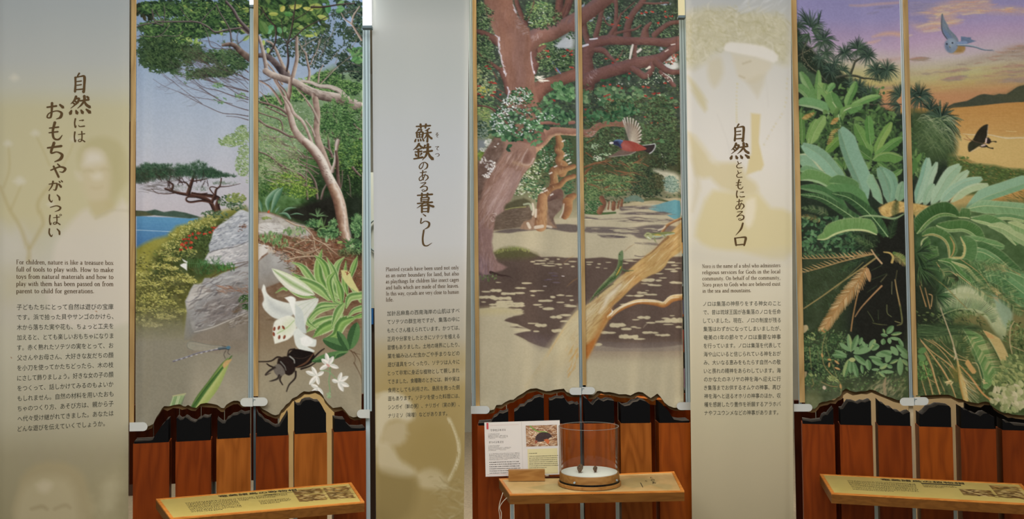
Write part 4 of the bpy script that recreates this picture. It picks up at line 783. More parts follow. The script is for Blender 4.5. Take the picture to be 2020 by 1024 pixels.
 A.poly([(740,680),(800,675),(900,690),(1020,740),(1020,900),(880,900),(870,800),(800,720)],(196,190,166),.95,n=2,soft=4,tex=14,ts=5)
 A.scatter(260,[(920,790,60,60),(930,870,70,30),(980,820,30,50)],(12,26),(7,12),(150,260),[(134,156,140),(112,140,120),(150,168,150)],a=.9)
 A.scatter(300,[(790,790,80,80),(760,860,90,60)],(12,26),(7,12),(150,260),[(72,74,50),(58,66,46),(88,88,60)],a=.9)
 A.scatter(30,[(860,530,30,30),(880,620,14,10),(180,550,40,30)],(10,18),(7,12),(0,180),[(216,214,196)])
 A.scatter(60,[(850,380,60,16),(930,440,30,60),(960,510,30,40)],(20,40),(12,22),(150,260),[(78,112,74),(92,128,84)])
 for t,w in[([(40,650),(120,620),(200,600),(330,580)],[16,24,8]),([(60,500),(130,550)],[14,10]),([(70,400),(150,350)],[10,6]),([(90,740),(200,730),(290,700)],[10,16,6]),([(230,880),(300,840),(400,830),(510,850)],[18,20,8]),([(350,930),(430,890),(540,880)],[12,14,6]),([(350,680),(450,700),(600,730)],[8,16,8]),([(640,610),(700,640)],[8,10]),([(60,790),(60,700),(120,650)],[20,30,12])]:
  A.stroke(t,w,[(148,104,70),(120,76,54)],.9,tex=1)
 A.clumps(120,[(200,760,170,60),(120,850,90,60),(400,800,150,60),(120,950,110,60),(340,900,150,40),(540,700,60,60)],(20,40),14,(12,28),(5,10),[(60,84,56),(78,104,66)],[(128,150,92),(146,166,108),(104,132,82)],(165,205),a=.85)
 A.clumps(110,[(650,760,110,110),(700,900,130,50),(860,560,130,120),(930,460,70,160)],(22,40),14,(12,28),(6,12),[(50,62,46),(44,54,42)],[(72,90,60),(84,102,68)],a=.85)
 A.clumps(40,[(920,790,60,60),(960,860,60,40)],(16,28),12,(10,20),(5,9),[(104,130,116),(90,116,100)],[(146,166,152),(170,182,166)],a=.85)
 for i in range(16):A.bough(U(60,560),U(560,900),U(-20,30)+(180 if R.random()<.4 else 0),U(80,130),9,(140,96,68),2,28)
 # sand lane
 A.tf(936,400,K)
 A.poly([(170,300),(300,310),(480,270),(830,150),(1040,140),(1100,140),(1100,600),(180,600),(165,400)],(184,173,144),soft=1.2,tex=4,ts=30)
 A.poly([(210,130),(330,50),(540,20),(590,60),(600,180),(480,240),(230,270),(190,270)],(104,88,74),soft=1.5,tex=8)
 A.marks(500,[(230,120),(340,55),(560,30),(590,180),(480,230),(210,260)],(14,40),(3,7),(-8,2),[(130,112,96),(76,62,54),(146,130,112),(90,74,64)],.6)
 A.poly([(300,60),(320,0),(500,-60),(580,10),(420,40)],(84,80,58),.95,n=2,soft=2,tex=12);A.stroke([(310,60),(400,40),(520,30)],[6,8],(170,170,100),.8)
 A.poly([(190,290),(300,262),(460,250),(600,262),(800,210),(1040,215),(1040,290),(900,280),(760,255),(600,270),(430,285),(350,300)],(106,94,88),n=2,soft=1.2)
 A.poly([(460,250),(500,180),(570,160),(640,60),(740,60),(780,140),(840,250),(700,230),(620,260),(540,265)],(150,120,98),n=2,tex=20,ts=6,soft=1.2)
 A.stroke([(690,-60),(680,80),(670,220)],[100,110,130],[(190,150,104),(180,136,96),(150,108,76),(116,82,62)],tex=1)
 A.marks(120,[(640,0),(730,0),(740,200),(620,230)],(20,60),(3,8),(80,100),[(206,176,130),(130,90,64),(150,104,72)],.5)
 A.poly([(740,-20),(900,-60),(880,60),(800,140),(830,240),(760,150)],(122,100,88),n=2,tex=18,ts=6);A.stroke([(940,-20),(950,60),(920,130)],[90,80,60],[(176,128,84),(150,104,70),(124,84,60)],tex=1)
 for t,w in[([(590,0),(600,60),(590,110)],22),([(625,60),(620,130)],24),([(620,240),(660,235),(690,230)],34),([(740,230),(780,238)],24),([(910,0),(900,80),(870,140)],12),([(540,200),(560,240)],30)]:A.stroke(t,w,(208,196,178),.85,tex=1)
 A.stroke([(500,5),(560,0),(580,60)],20,(180,190,160),.7)
 A.tf(1146,400,K)
 A.poly([(50,100),(200,80),(400,30),(700,-5),(1020,-10),(1060,600),(50,620)],(186,175,146),soft=1.2,tex=4,ts=30)
 A.poly([(300,40),(450,0),(700,-40),(1020,-60),(1020,0),(700,0),(420,60)],(176,162,128),n=2);A.stroke([(620,-30),(760,-50),(900,-25)],[20,30,16],(84,92,62),.9);A.stroke([(470,-40),(560,-60),(640,-30)],[40,60,30],(104,126,112),.9)
 A.poly([(730,20),(800,5),(900,-25),(1020,-30),(1020,160),(960,155),(880,110),(800,80),(690,50)],(118,156,156),col2=(92,148,160),ang=0,n=2)
 for t,w in[([(60,90),(200,100),(360,90)],[30,20]),([(200,80),(240,0),(220,-60)],[60,50]),([(340,50),(345,-10)],[44,40]),([(420,40),(430,-40)],[30,24]),([(290,50),(300,-20)],[24,20]),([(385,40),(400,-30)],[20,16])]:A.stroke(t,w,[(150,104,76),(112,76,60)]if t[0][0]>100 else(80,104,62),tex=1)
 A.stroke([(300,60),(310,-20)],12,(206,190,160),.8);A.stroke([(270,60),(280,0)],10,(206,190,160),.7)
 A.scatter(160,[(110,50,70,50),(150,0,80,30)],(12,28),(7,12),(150,240),[(72,108,66),(92,130,84),(54,84,54)])
 sh=(108,96,92)
 for P in[[(60,130),(200,150),(420,150),(560,130),(700,150),(1000,160),(900,185),(700,175),(560,190),(300,165),(60,160)],[(400,100),(560,80),(700,90),(860,80),(900,110),(700,110),(500,110)],[(60,235),(260,235),(420,245),(560,240),(680,220),(860,215),(1000,240),(1000,290),(860,300),(820,360),(600,350),(520,310),(300,300),(60,290)],[(180,315),(330,320),(390,345),(240,345)],[(560,400),(700,400),(800,420),(640,412)],[(400,30),(640,20),(700,50),(500,60),(420,70)]]:
  A.poly(P,sh,.9,n=3,soft=1.5,tex=6)
  A.marks(36,P,(50,150),(4,12),(-4,6),[sh,(184,172,142),(98,88,90)],.7)
 A.scatter(40,[(600,270,300,20),(250,160,200,10),(600,170,300,20)],(60,140),(7,14),(-3,5),[(186,175,146)],a=.8)
 # dark shade below with light spots
 A.tf(936,400,K)
 dk=(98,81,72)
 A.poly([(45,700),(150,680),(220,560),(190,500),(260,460),(420,450),(520,470),(600,510),(680,545),(820,540),(920,550),(1030,550),(1120,560),(1300,545),(1480,570),(1700,560),(1900,540),(2120,540),(2120,1440),(1900,1470),(1500,1480),(1200,1440),(1030,1260),(900,1420),(780,1485),(650,1450),(520,1390),(400,1330),(580,1290),(420,1250),(300,1190),(470,1130),(500,1090),(300,1060),(45,1070)],dk,soft=1.2,tex=5,ts=30)
 A.poly([(200,500),(300,455),(450,452),(560,490),(640,530),(500,560),(250,560)],(92,92,56),.9,n=3,soft=5)
 for i in range(150):x=U(190,560);A.stroke([(x,y:=500-(1-abs((x-400)/220)**2)*50+U(0,30)),(x+U(-8,8),y-U(10,26))],[6,2],R.choice([(150,158,84),(120,134,70),(172,172,100)]),.8,n=1)
 A.poly([(180,620),(500,560),(700,600),(900,760),(1030,900),(700,960),(400,880),(200,800)],(78,64,58),.5,n=3,soft=20)
 A.poly([(45,260),(180,260),(170,400),(190,510),(240,600),(330,650),(200,700),(45,700)],(140,110,104),n=2,tex=10,soft=2)
 A.poly([(45,560),(110,560),(160,700),(60,760)],(128,108,122),.6,n=2,soft=8)
 A.marks(120,[(50,270),(170,280),(180,480),(240,620),(80,680)],(40,120),(4,12),(78,100),[(168,140,140),(116,88,80),(156,124,112)],.4,.2)
 A.stroke([(160,700),(260,730),(320,735),(370,750)],[30,16,6],(66,50,46));A.scatter(40,[(140,750,90,40)],(14,26),(8,13),(150,280),[(84,96,60),(104,124,76)],a=.8)
 cr=(196,184,150)
 def spots(L):
  for x,y,w,h in L:
   n_=max(1,int(w/46))
   for k in range(n_):
    xx=x+(k-(n_-1)/2)*w/n_*.9+U(-5,5);ww=w/n_*1.35;hh=h*U(.75,1.1);yy=y+U(-3,3)
    P=[(xx+math.cos(t)*ww/2*U(.8,1.15),yy+math.sin(t)*hh/2*U(.75,1.15))for t in np.linspace(0,6.28,9)[:-1]]
    A.poly(P,cr,.97,n=3,soft=.8)
 spots([(595,595,40,14),(680,580,90,18),(735,565,40,14),(790,585,40,10),(640,615,60,14),(770,605,60,12),(695,608,40,10),(850,615,60,12),(850,562,24,12),(760,635,90,12),(940,612,50,12),(1000,592,60,14),(870,625,34,10),(1005,642,30,14),(720,628,50,8),(880,650,20,8),
     (470,862,110,18),(240,800,44,12),(525,812,80,20),(600,895,60,24),(640,885,90,12),(110,895,80,18),(215,885,110,30),(340,918,150,30),(460,912,90,22),(592,938,36,16),(120,955,180,36),(280,965,200,36),(300,1000,160,30),(90,1003,40,14),(720,990,130,32),(795,955,46,34),(870,937,64,18),(965,938,64,12),(880,1006,60,16),(990,986,34,18),(360,1020,300,30),(240,1030,200,24)])
 A.scatter(9,[(830,760,120,60)],(50,90),(7,12),(-4,6),[(100,86,96),(120,106,116)],a=.7);A.stroke([(890,738),(912,740)],8,(196,184,180));A.stroke([(700,842),(730,842)],7,(196,184,180),.9)
 A.tf(936,600,K)
 A.poly([(45,50),(200,35),(360,50),(500,95),(470,120),(310,170),(450,215),(570,270),(400,320),(520,390),(640,430),(780,470),(740,560),(600,800),(600,1100),(45,1100)],(184,173,144),soft=1.2,tex=4,ts=40)
 A.poly([(45,50),(200,35),(400,60),(480,90),(300,100),(45,110)],(190,176,130),.8,n=2,soft=6)
 A.poly([(350,140),(460,120),(520,170),(440,200),(300,172)],dk,.95,n=2,soft=1);A.poly([(360,235),(430,230),(520,250),(420,244)],dk,.9);A.poly([(390,130),(520,100),(640,160),(640,300),(480,210)],dk,.9,soft=2);A.poly([(400,310),(500,285),(640,280),(760,440),(640,420),(540,380),(500,345)],(98,82,76),n=2,soft=1.2)
 A.poly([(560,340),(800,330),(760,460),(620,420)],(106,90,90),.6,n=2,soft=10)
 spots([(440,55,70,14),(640,10,70,18),(675,32,34,12),(755,45,90,28),(830,135,100,34),(930,112,90,28),(920,175,80,20),(600,198,90,14),(680,217,110,34),(625,278,50,16),(835,272,100,34),(985,25,90,24),(940,10,50,10),(360,20,300,30),(480,270,180,18),(250,30,200,20),(410,215,60,22)])
 A.tf(1146,600,K)
 A.fade(0,330,1040,500,2000,(150,132,112),.9,4)
 A.fade(0,440,1040,640,2000,(184,173,143),1.,4)
 A.stroke([(180,430),(400,440),(700,440),(1030,430)],[30,60,50,40],(104,98,106),.45,soft=30)
 spots([(470,5,110,26),(650,140,120,34),(567,158,56,14),(720,190,70,20),(385,218,160,50),(480,255,90,32),(545,238,50,16),(600,243,44,10),(250,290,80,30),(320,294,70,22),(490,335,200,48),(600,355,90,20),(720,293,160,28),(850,320,150,22),(840,180,150,26),(960,170,180,60),(870,148,60,16),(1010,238,50,30),(945,118,40,12),(900,208,80,14),(190,415,60,40)])
 A.tf(1146,400,K)
 spots([(500,575,90,14),(470,605,50,12),(95,598,60,10),(90,620,44,10),(290,600,44,12),(200,612,30,16),(180,648,36,10),(260,660,30,8),(530,585,80,12),(925,600,80,24),(970,628,50,14),(1000,608,50,10),(920,670,90,20),(965,690,60,18),(1005,660,50,14),(815,716,70,14),(700,780,130,40),(800,785,50,24),(850,755,60,10),(740,830,100,20),(805,832,50,18),(980,805,120,26),(640,910,100,18),(600,898,30,10),(725,925,130,20),(510,940,70,14),(600,938,80,26),(690,890,30,8),(665,812,70,12)])
 A.stroke([(560,530),(620,540),(680,530)],10,sh,.8);
 # bleached branch with lizards
 A.tf(1146,400,K)
 A.poly([(1060,160),(1020,200),(900,320),(800,430),(680,520),(560,620),(470,700),(380,770),(300,850),(200,930),(120,1000),(20,1060),(-60,1120),(-180,1280),(-260,1400),(-420,1650),(-560,1900),(20,1620),(100,1540),(180,1380),(260,1240),(330,1120),(320,1060),(420,970),(560,830),(700,740),(800,700),(870,640),(920,560),(1060,440)],
     (190,158,100),n=3,soft=1.2,tex=10,ts=14)
 A.poly([(1060,160),(900,330),(760,520),(600,660),(420,800),(540,800),(700,690),(860,560),(1060,340)],(176,130,74),.45,n=3,soft=14)
 A.poly([(420,760),(300,860),(140,1000),(-60,1140),(-200,1330),(-420,1650),(-100,1500),(60,1280),(200,1080),(330,940),(440,830)],(204,190,152),.9,n=3,soft=10)
 A.poly([(600,760),(460,900),(330,1040),(320,1130),(220,1300),(120,1460),(20,1600),(60,1500),(180,1300),(260,1120),(360,980),(500,850)],(176,116,60),.85,n=2,soft=5,tex=14)
 A.poly([(20,1440),(130,1400),(190,1340),(100,1540),(20,1620)],(176,112,56),.8,n=2,soft=4)
 BR=[(1040,220),(900,360),(600,640),(300,860),(60,1060),(-200,1350),(-40,1400),(120,1360),(330,1040),(560,810),(860,620),(1040,440)]
 A.marks(260,BR,(50,190),(4,14),(128,148),[(206,178,122),(150,104,60),(216,196,150),(136,92,52),(176,130,76),(224,210,172)],.3,.06)
 A.marks(26,[(120,980),(330,900),(200,1200),(20,1400),(-100,1300)],(60,160),(3,8),(120,135),[(150,112,62),(166,130,84)],.7,.12)
 A.stroke([(410,830),(340,910),(280,970),(250,1040),(200,1110)],[10,30,30,20,8],(226,218,200),.8,soft=4);A.stroke([(560,740),(470,830),(400,900)],[10,16,6],(220,206,170),.7)
 A.stroke([(-90,1180),(-160,1300),(-260,1450)],[14,30,30],(196,186,156),.5,soft=8);A.scatter(24,[(-130,1560,30,100),(-60,1380,40,60)],(40,90),(6,14),(110,130),[(196,148,84),(186,150,96)],a=.7)
 A.stroke([(300,1160),(370,1100),(480,1040),(600,1000),(760,1010),(860,1030),(940,970),(1060,950)],[50,46,50,50,60,60,70,60],[(230,214,176),(206,170,110),(180,124,68),(150,98,56)],tex=.7)
 A.stroke([(320,1150),(420,1060),(560,1005),(700,995),(830,1005)],[6,16,16,8],(232,222,196),.8);A.stroke([(870,1020),(930,965),(1010,955)],[8,14,6],(228,210,176),.8);A.stroke([(300,1140),(330,1110),(325,1080)],[10,14,6],(236,230,216),.9)
 A.stroke([(840,290),(880,230),(940,190),(1030,150)],[30,30,26,26],[(196,160,110),(160,112,72),(120,84,60)]);A.stroke([(800,270),(850,250),(870,230)],16,(220,206,180),.8)
 A.stroke([(900,340),(830,400),(740,490),(640,560)],[30,14,6],(130,92,62),.7)
 A.tf(936,600,K)
 A.poly([(1040,60),(1000,120),(880,290),(780,450),(700,580),(640,720),(560,860),(620,900),(1060,780),(1060,60)],(196,184,148),.7,n=2,soft=5,tex=5,ts=20)
 A.tf(0,0,1)
 A.fade(925,660,1146,750,830,(184,173,143),.9,2)
 A.tf(936,600,K)
 A.marks(12,[(1000,420),(1060,400),(1060,640),(960,740)],(60,130),(12,30),(105,125),[(196,146,74),(190,150,90)],.5)
 A.stroke([(900,270),(800,430),(740,540)],[6,8,3],(206,170,110),.7)
 A.tf(1146,600,K);A.poly([(50,440),(100,400),(160,350),(130,440),(50,580)],(180,112,52),n=2,tex=10)
 A.tf(1146,400,K)
 # upright lizard
 A.stroke([(100,1000),(160,920),(250,830),(330,760),(390,690),(410,620),(415,560),(420,510)],[6,26,50,64,66,50,48,44],[(140,150,110),(92,112,70),(70,92,56),(118,134,92)],tex=1.4)
 A.poly([(392,520),(410,490),(430,475),(440,490),(442,560),(420,580),(395,560)],(108,130,90),n=3);A.stroke([(402,512),(406,518)],8,(60,50,40))
 A.stroke([(420,640),(410,660),(390,700),(370,730)],[8,14,6],(206,166,70));A.stroke([(440,670),(480,685),(545,680)],[18,12,6],(92,104,72));A.stroke([(445,690),(500,690)],[8,6],(74,84,60))
 for k in range(16):t=k/16;x=150+t*260;y=930-t*250-(40 if t>.8 else 0);A.stroke([(x,y),(x+12,y+10)],[10,4],(58,76,48),.6,n=1)
 A.stroke([(120,960),(200,920),(270,860),(340,820)],[5,10,8],(84,84,58),.8);A.stroke([(200,900),(180,960)],[8,4],(84,96,64))
 # second lizard
 A.stroke([(960,300),(880,305),(800,320),(740,325),(690,310)],[20,40,54,50,40],[(150,158,130),(176,182,160),(120,128,74),(132,138,84)],tex=1.4)
 A.poly([(650,325),(680,295),(720,300),(740,330),(720,370),(690,360)],(170,172,124),n=3,tex=10);A.stroke([(690,340),(720,360)],[14,8],(206,206,186));A.stroke([(680,315),(700,312)],7,(84,80,50))
 A.stroke([(760,320),(800,318),(830,325)],[8,12,6],(206,176,80));A.stroke([(760,345),(765,375),(775,390)],[14,8],(140,146,96));A.stroke([(860,320),(880,345)],[14,8],(140,146,96))
 # flying bird
 A.tf(1146,200,K)
 for i in range(13):
  t=i/12;tx,ty=[(440,165),(455,145),(485,140),(515,145),(545,155),(575,175),(598,200),(612,235),(622,275),(626,315),(622,355),(612,390),(600,412)][i]
  A.stroke([(520,400),((520+tx)/2+6,(400+ty)/2),(tx,ty)],[20,30,14],[(196,186,166),(120,100,84),(92,76,66)])
  A.stroke([(520,385),((520+tx)/2+6,(400+ty)/2),(tx,ty)],[4,4,5],(214,206,190),.8)
  A.stroke([((tx*.8+104),(ty*.8+80)),(tx,ty)],[6,12],(214,208,200),.8)
 A.stroke([(480,380),(490,300),(500,240)],[40,30,10],(92,84,84),.6,soft=6)
 A.poly([(270,545),(350,510),(420,470),(520,480),(580,480),(520,515),(440,530),(340,540)],(112,92,82),n=3,tex=12);A.stroke([(290,545),(400,532),(500,520),(570,490)],[4,6],(196,190,184),.8)
 A.poly([(620,425),(700,420),(765,412),(765,450),(740,490),(710,510),(660,485),(620,470)],(56,46,46),n=2);A.stroke([(640,425),(720,418),(765,412),(765,450),(740,488),(710,510)],[4,8,10,9,10],(210,212,212),.9)
 A.poly([(400,400),(440,375),(520,380),(600,410),(680,460),(620,480),(500,485),(430,465),(405,440)],(150,70,60),n=3,tex=8);A.poly([(410,400),(450,385),(500,420),(520,470),(450,465),(415,440)],(178,104,96),.8,n=3,soft=5)
 A.poly([(335,400),(350,375),(400,368),(440,378),(415,420),(430,455),(390,430),(345,415)],(74,92,134),n=3);A.poly([(337,395),(370,380),(400,400),(420,450),(385,430),(345,412)],(44,40,60),.9,n=3,soft=2);A.stroke([(360,375),(400,370),(435,378)],[8,12],(100,128,170))
 A.leaf(298,402,46,24,-4,(214,210,206))
 A.tone(.9,1.04,1.);A.grain(4,2.2)
 return A
def paint_cycad(S):
 """picture three: cycads and screw pines at sunset over the sea, small dove and black butterfly"""
 A=Art(1566,-30,2066,860,S,33);R=A.r;U=R.uniform;K=4.878
 A.grad([(-30,(132,128,172)),(30,(142,134,176)),(60,(158,138,170)),(88,(176,152,174)),(110,(186,170,164)),(135,(178,170,120)),(160,(178,160,96)),(185,(176,132,92)),(210,(184,134,78)),(240,(186,138,72)),(290,(200,164,100)),(340,(190,160,96)),(860,(70,80,46))])
 A.tf(1790,0,K)
 A.poly([(-100,-150),(1500,-150),(1500,1100),(-100,1100)],(182,164,172),.0)
 A.poly([(-60,300),(200,200),(700,120),(1500,60),(1500,320),(900,420),(400,560),(0,640)],(188,152,178),.5,n=2,soft=30)
 A.poly([(0,540),(400,420),(1300,330),(1300,560),(600,640),(0,700)],(186,176,168),.6,n=2,soft=24)
 A.poly([(-200,700),(500,620),(1300,560),(1300,760),(600,800),(-200,800)],(180,170,112),.8,n=2,soft=20)
 A.poly([(-200,840),(500,810),(1300,760),(1300,1100),(-200,1100)],(186,132,88),.9,n=2,soft=16)
 cl=[(202,158,122),(196,148,128),(206,178,140),(172,140,150)]
 def cloud(P,c,a=.85,n=40,seed=0):A.poly(P,c,a*.7,n=3,soft=6);A.marks(n,P,(60,170),(6,20),(-9,3),cl if seed==0 else seed,.5,.1)
 cloud([(50,200),(200,160),(120,100),(60,100),(220,50),(300,0),(520,-40),(800,-60),(860,30),(1100,40),(1200,90),(860,90),(760,70),(600,110),(520,100),(540,170),(380,220),(200,270),(100,240)],(200,160,132),n=110)
 cloud([(0,130),(180,120),(160,180),(20,200)],(150,136,164),seed=[(140,130,168)]);cloud([(0,0),(250,-20),(200,60),(60,90),(0,80)],(146,134,160),seed=[(150,138,160),(136,128,160)]);cloud([(470,120),(620,120),(560,145),(490,140)],(156,138,172),seed=[(156,138,172)])
 for t,w in[([(110,230),(260,190),(380,190),(520,165)],[6,16,18,4]),([(180,270),(300,262),(400,240)],8),([(20,315),(60,308)],[16,6]),([(560,105),(640,90),(720,80)],8),([(300,140),(360,90),(420,85)],10)]:A.stroke(t,w,(214,190,150),.7,soft=2)
 tp=[(160,138,118),(170,130,112),(150,132,118)]
 cloud([(360,620),(560,570),(680,510),(850,470),(1000,440),(1200,400),(1300,400),(1300,540),(1000,560),(860,560),(640,596),(520,600)],(160,142,124),n=50,seed=tp);cloud([(960,440),(1090,405),(1300,400),(1300,430),(1100,445)],(170,140,116),seed=tp)
 cloud([(640,720),(820,680),(900,650),(1100,640),(1300,620),(1300,690),(1000,700),(820,705)],(164,132,106),n=40,seed=tp);cloud([(760,640),(860,610),(1120,580),(1300,575),(1300,610),(1000,620)],(172,136,110),n=20,seed=tp);cloud([(700,770),(860,740),(1120,720),(1300,700),(1300,745),(1000,765)],(156,124,112),n=30,seed=tp);cloud([(320,745),(440,715),(540,712),(440,735)],(178,138,110),seed=tp);cloud([(60,685),(280,668),(480,640),(600,625),(460,660),(280,685)],(172,140,118),n=20,seed=tp);cloud([(20,545),(100,535),(120,545),(30,552)],(176,138,132),seed=tp)
 for i in range(26):x,y=U(100,1000),U(620,860);A.stroke([(x,y),(x+U(80,300),y-U(4,24))],[4,9,2],R.choice([(196,178,96),(190,166,88),(196,150,100),(180,172,110)]),.5,n=1,soft=2)
 A.poly([(380,1022),(470,970),(600,945),(700,895),(770,878),(860,892),(910,878),(980,882),(1060,830),(1120,800),(1300,780),(1300,960),(1100,958),(860,980),(640,1010),(500,1022)],(68,72,56),n=2,soft=1,tex=5)
 A.poly([(860,892),(980,884),(1120,806),(1300,800),(1300,940),(1000,950)],(78,80,56),.6,n=2,soft=6)
 A.tf(1790,200,K)
 A.poly([(-300,45),(400,44),(700,18),(1300,-30),(1400,560),(1300,660),(400,500),(-300,500)],(186,132,66),soft=1,col2=(202,166,100),ang=90)
 for i in range(330):x,y=U(300,1280),U(20,300);A.stroke([(x,y),(x+U(30,150),y+U(-6,4))],[2,2+y/60,1],R.choice([(160,108,58),(204,156,84),(150,96,56),(212,172,104),(176,120,60)]),.6,n=1)
 A.poly([(500,300),(700,300),(900,320),(1120,325),(1300,320),(1300,660),(1120,650),(800,600),(560,540),(460,500)],(204,170,102),n=2,soft=4,tex=4,ts=30)
 A.stroke([(560,290),(660,300),(800,300),(920,325),(1000,335),(1120,330),(1280,340)],[3,10,8,16,14,10],(206,190,156),.8,n=4);A.stroke([(980,265),(1040,270),(1080,268)],6,(212,190,130),.8)
 for i in range(16):x,y=U(560,1200),U(420,580);A.stroke([(x,y),(x+U(30,120),y+U(0,14))],[2,4,1],(160,124,70),.5,n=1)
 A.poly([(60,470),(300,490),(480,510),(560,520),(640,560),(700,585),(860,600),(1000,630),(1300,660),(1300,800),(60,900)],(80,96,50),n=2,soft=3,tex=14)
 A.marks(800,[(100,500),(560,540),(700,580),(1000,625),(1280,655),(1280,760),(760,770),(100,800)],(14,34),(5,11),(-30,40),[(96,124,58),(70,96,46),(118,140,70),(150,120,62),(58,78,40)],.85)
 A.marks(40,[(480,510),(660,560),(640,580),(480,530)],(20,40),(5,9),(0,30),[(176,136,76)]);A.scatter(20,[(570,525,50,10)],(10,20),(6,10),(0,360),[(84,110,52)])
 A.poly([(700,1024),(800,920),(1000,860),(1300,800),(1300,1040),(700,1060)],(190,140,72),n=2,soft=4,tex=12);A.marks(90,[(900,880),(1200,820),(1280,1000),(960,960)],(30,100),(4,10),(10,40),[(90,96,50),(120,110,60),(70,84,44)],.7)
 # dark wood on the left
 A.tf(1562,0,K)
 A.poly([(10,180),(80,260),(120,380),(180,420),(320,560),(440,620),(560,740),(680,820),(800,880),(860,960),(1000,1060),(1300,1100),(1500,1250),(1500,4200),(10,4200)],(40,50,38),n=2,soft=3,tex=8)
 for t,w in[([(570,14),(700,16),(860,4),(1040,-10)],[4,14,10]),([(730,385),(800,375),(860,355)],[6,18,6]),([(790,325),(880,300),(980,290),(1060,300)],[8,30,36,40])]:A.stroke(t,w,(200,156,128),.8,soft=3)
 for t,w in[([(740,98),(800,92),(850,78)],[4,12,4]),([(810,50),(900,36),(990,28)],[4,18,6])]:A.stroke(t,w,(128,120,146),.8,soft=2)
 for t,w,c in[([(840,550),(940,552),(1060,535)],[6,20,14],(176,142,128)),([(760,825),(900,830),(1060,820)],[30,30],(156,130,110)),([(840,870),(960,850),(1060,860)],[8,18],(196,158,80)),([(860,920),(1060,900)],[24,30],(190,138,84)),([(880,1000),(1060,990)],[60,60],(176,124,92))]:A.stroke(t,w,c,.8,soft=4)
 A.poly([(40,570),(100,580),(170,660),(240,700),(240,780),(60,800)],(66,88,62),n=2,soft=2,tex=8)
 dp=[(46,62,52),(34,48,42),(62,82,64),(74,98,76)];dq=[(56,76,58),(84,108,78),(40,54,44)]
 tk=[(110,110,84),(70,70,54),(40,42,36)]
 for t,w in[([(165,300),(130,400),(105,470),(115,560)],[22,18,14]),([(280,390),(190,440),(110,480),(40,520)],[16,14]),([(120,540),(180,620),(260,680),(340,760)],[16,14]),([(575,685),(600,620),(625,560),(690,520)],[26,22,18]),([(625,560),(590,545),(550,540)],[12,8]),([(440,720),(520,700),(620,700),(700,725),(760,730),(880,750)],[26,24,20,10]),([(880,730),(870,710)],[14,10]),([(690,975),(820,985),(960,975),(1070,980)],[14,12])]:A.stroke(t,w,tk,tex=.5)
 for x,y,n,L,a0,a1,p in[(60,230,40,130,190,400,dp),(30,330,50,130,200,440,dp),(60,380,40,120,0,360,dp),(190,220,60,170,190,440,dp),(180,230,24,230,232,252,dp),(260,200,14,150,268,286,dp),(200,260,40,150,300,420,dq),(170,300,36,110,60,180,dq),(310,360,90,150,180,400,dp),(300,370,40,120,0,180,dq),(330,480,60,120,0,360,dq),(280,540,50,110,0,360,dp),(420,590,60,110,0,360,dp),(380,660,60,120,0,360,dp),(500,650,50,90,180,400,dq),(520,480,90,110,0,360,dp),(650,440,110,140,180,400,dp),(650,450,40,100,20,160,dq),(745,510,90,110,0,360,dp),(820,660,100,120,160,400,dp),(830,670,40,100,0,180,dp),(930,650,120,130,0,360,dp),(660,830,90,130,180,400,dp),(760,880,90,120,180,400,dp),(600,820,60,110,180,400,dp),(820,940,50,100,180,400,dp),(1060,900,80,150,130,280,dp),(1060,1000,50,130,90,230,dp),(560,780,40,100,180,360,dq)]:
  A.tuft(x,y,n,L,5.5,p,a0,a1,.32)
 for i in range(60):x,y=U(80,240),U(430,680);A.leaf(x,y,U(6,16),U(4,7),U(0,180),R.choice([(160,160,120),(130,120,90)]),a=.7)
 A.tf(1790,0,K)
 for x,y,n,L,a0,a1 in[(140,900,120,150,170,400),(140,920,60,130,0,180),(60,900,40,110,180,400)]:A.tuft(x,y,n,L,6,dp,a0,a1,.4)
 A.tf(1790,200,K)
 A.poly([(50,60),(300,90),(420,180),(480,300),(500,420),(460,500),(300,520),(60,540)],(56,72,46),.95,n=3,soft=6,tex=12)
 A.tuft(345,150,120,190,7,dp,190,410,.3);A.tuft(345,170,70,230,7,[(58,78,54),(120,134,100),(40,56,44)],-30,190,.6);A.tuft(240,60,40,130,6,dp,200,340,.2)
 for i in range(150):
  x,y=U(80,340),U(160,460);A.stroke([(x,y),(x+U(60,110),y-U(20,70)),(x+U(140,220),y+U(0,120))],[3,6,2],R.choice([(150,160,112),(104,126,80),(70,96,60),(176,180,140),(50,70,48)]),.85,n=3)
 for i in range(60):x,y=U(60,300),U(150,300);A.stroke([(x,y),(x+U(30,90),y+U(10,60)),(x+U(50,110),y+U(60,140))],[3,6,2],R.choice([(150,160,112),(90,116,74),(50,70,48)]),.85,n=3)
 A.poly([(60,100),(380,300),(460,480),(420,560),(60,620)],(70,92,52),.6,n=3,soft=10,tex=16)
 A.tf(1790,200,K)
 A.scatter(160,[(80,560,120,130),(30,400,60,200),(160,640,120,90)],(30,80),(10,26),(200,330),[(84,116,62),(62,90,50),(104,134,74),(48,70,42)],6)
 A.stroke([(60,600),(120,540),(150,480)],[10,50,8],(96,134,66));A.stroke([(60,700),(90,600),(80,520)],[10,60,8],(80,118,60))
 # banana like leaves
 A.tf(1562,0,K)
 def ban(t,wl,wr,c=(108,146,78),c2=(82,120,62),rib=(176,190,140),n=26,lean=.35):A.plume(t,wl,wr,c,c2,None,rib,n,lean,12,3,.06,5)
 A.scatter(320,(60,800,900,1750),(30,80),(16,34),(0,360),[(60,88,50),(74,104,58),(48,70,44),(86,118,62)],8)
 ban([(235,990),(190,870),(140,770),(85,670)],40,50,(130,160,104),(96,136,76));ban([(180,980),(150,900),(100,850),(40,810)],30,60,(120,150,96),(100,140,80));ban([(255,1000),(255,850),(262,740),(262,650)],30,34,(98,138,74),(120,156,88))
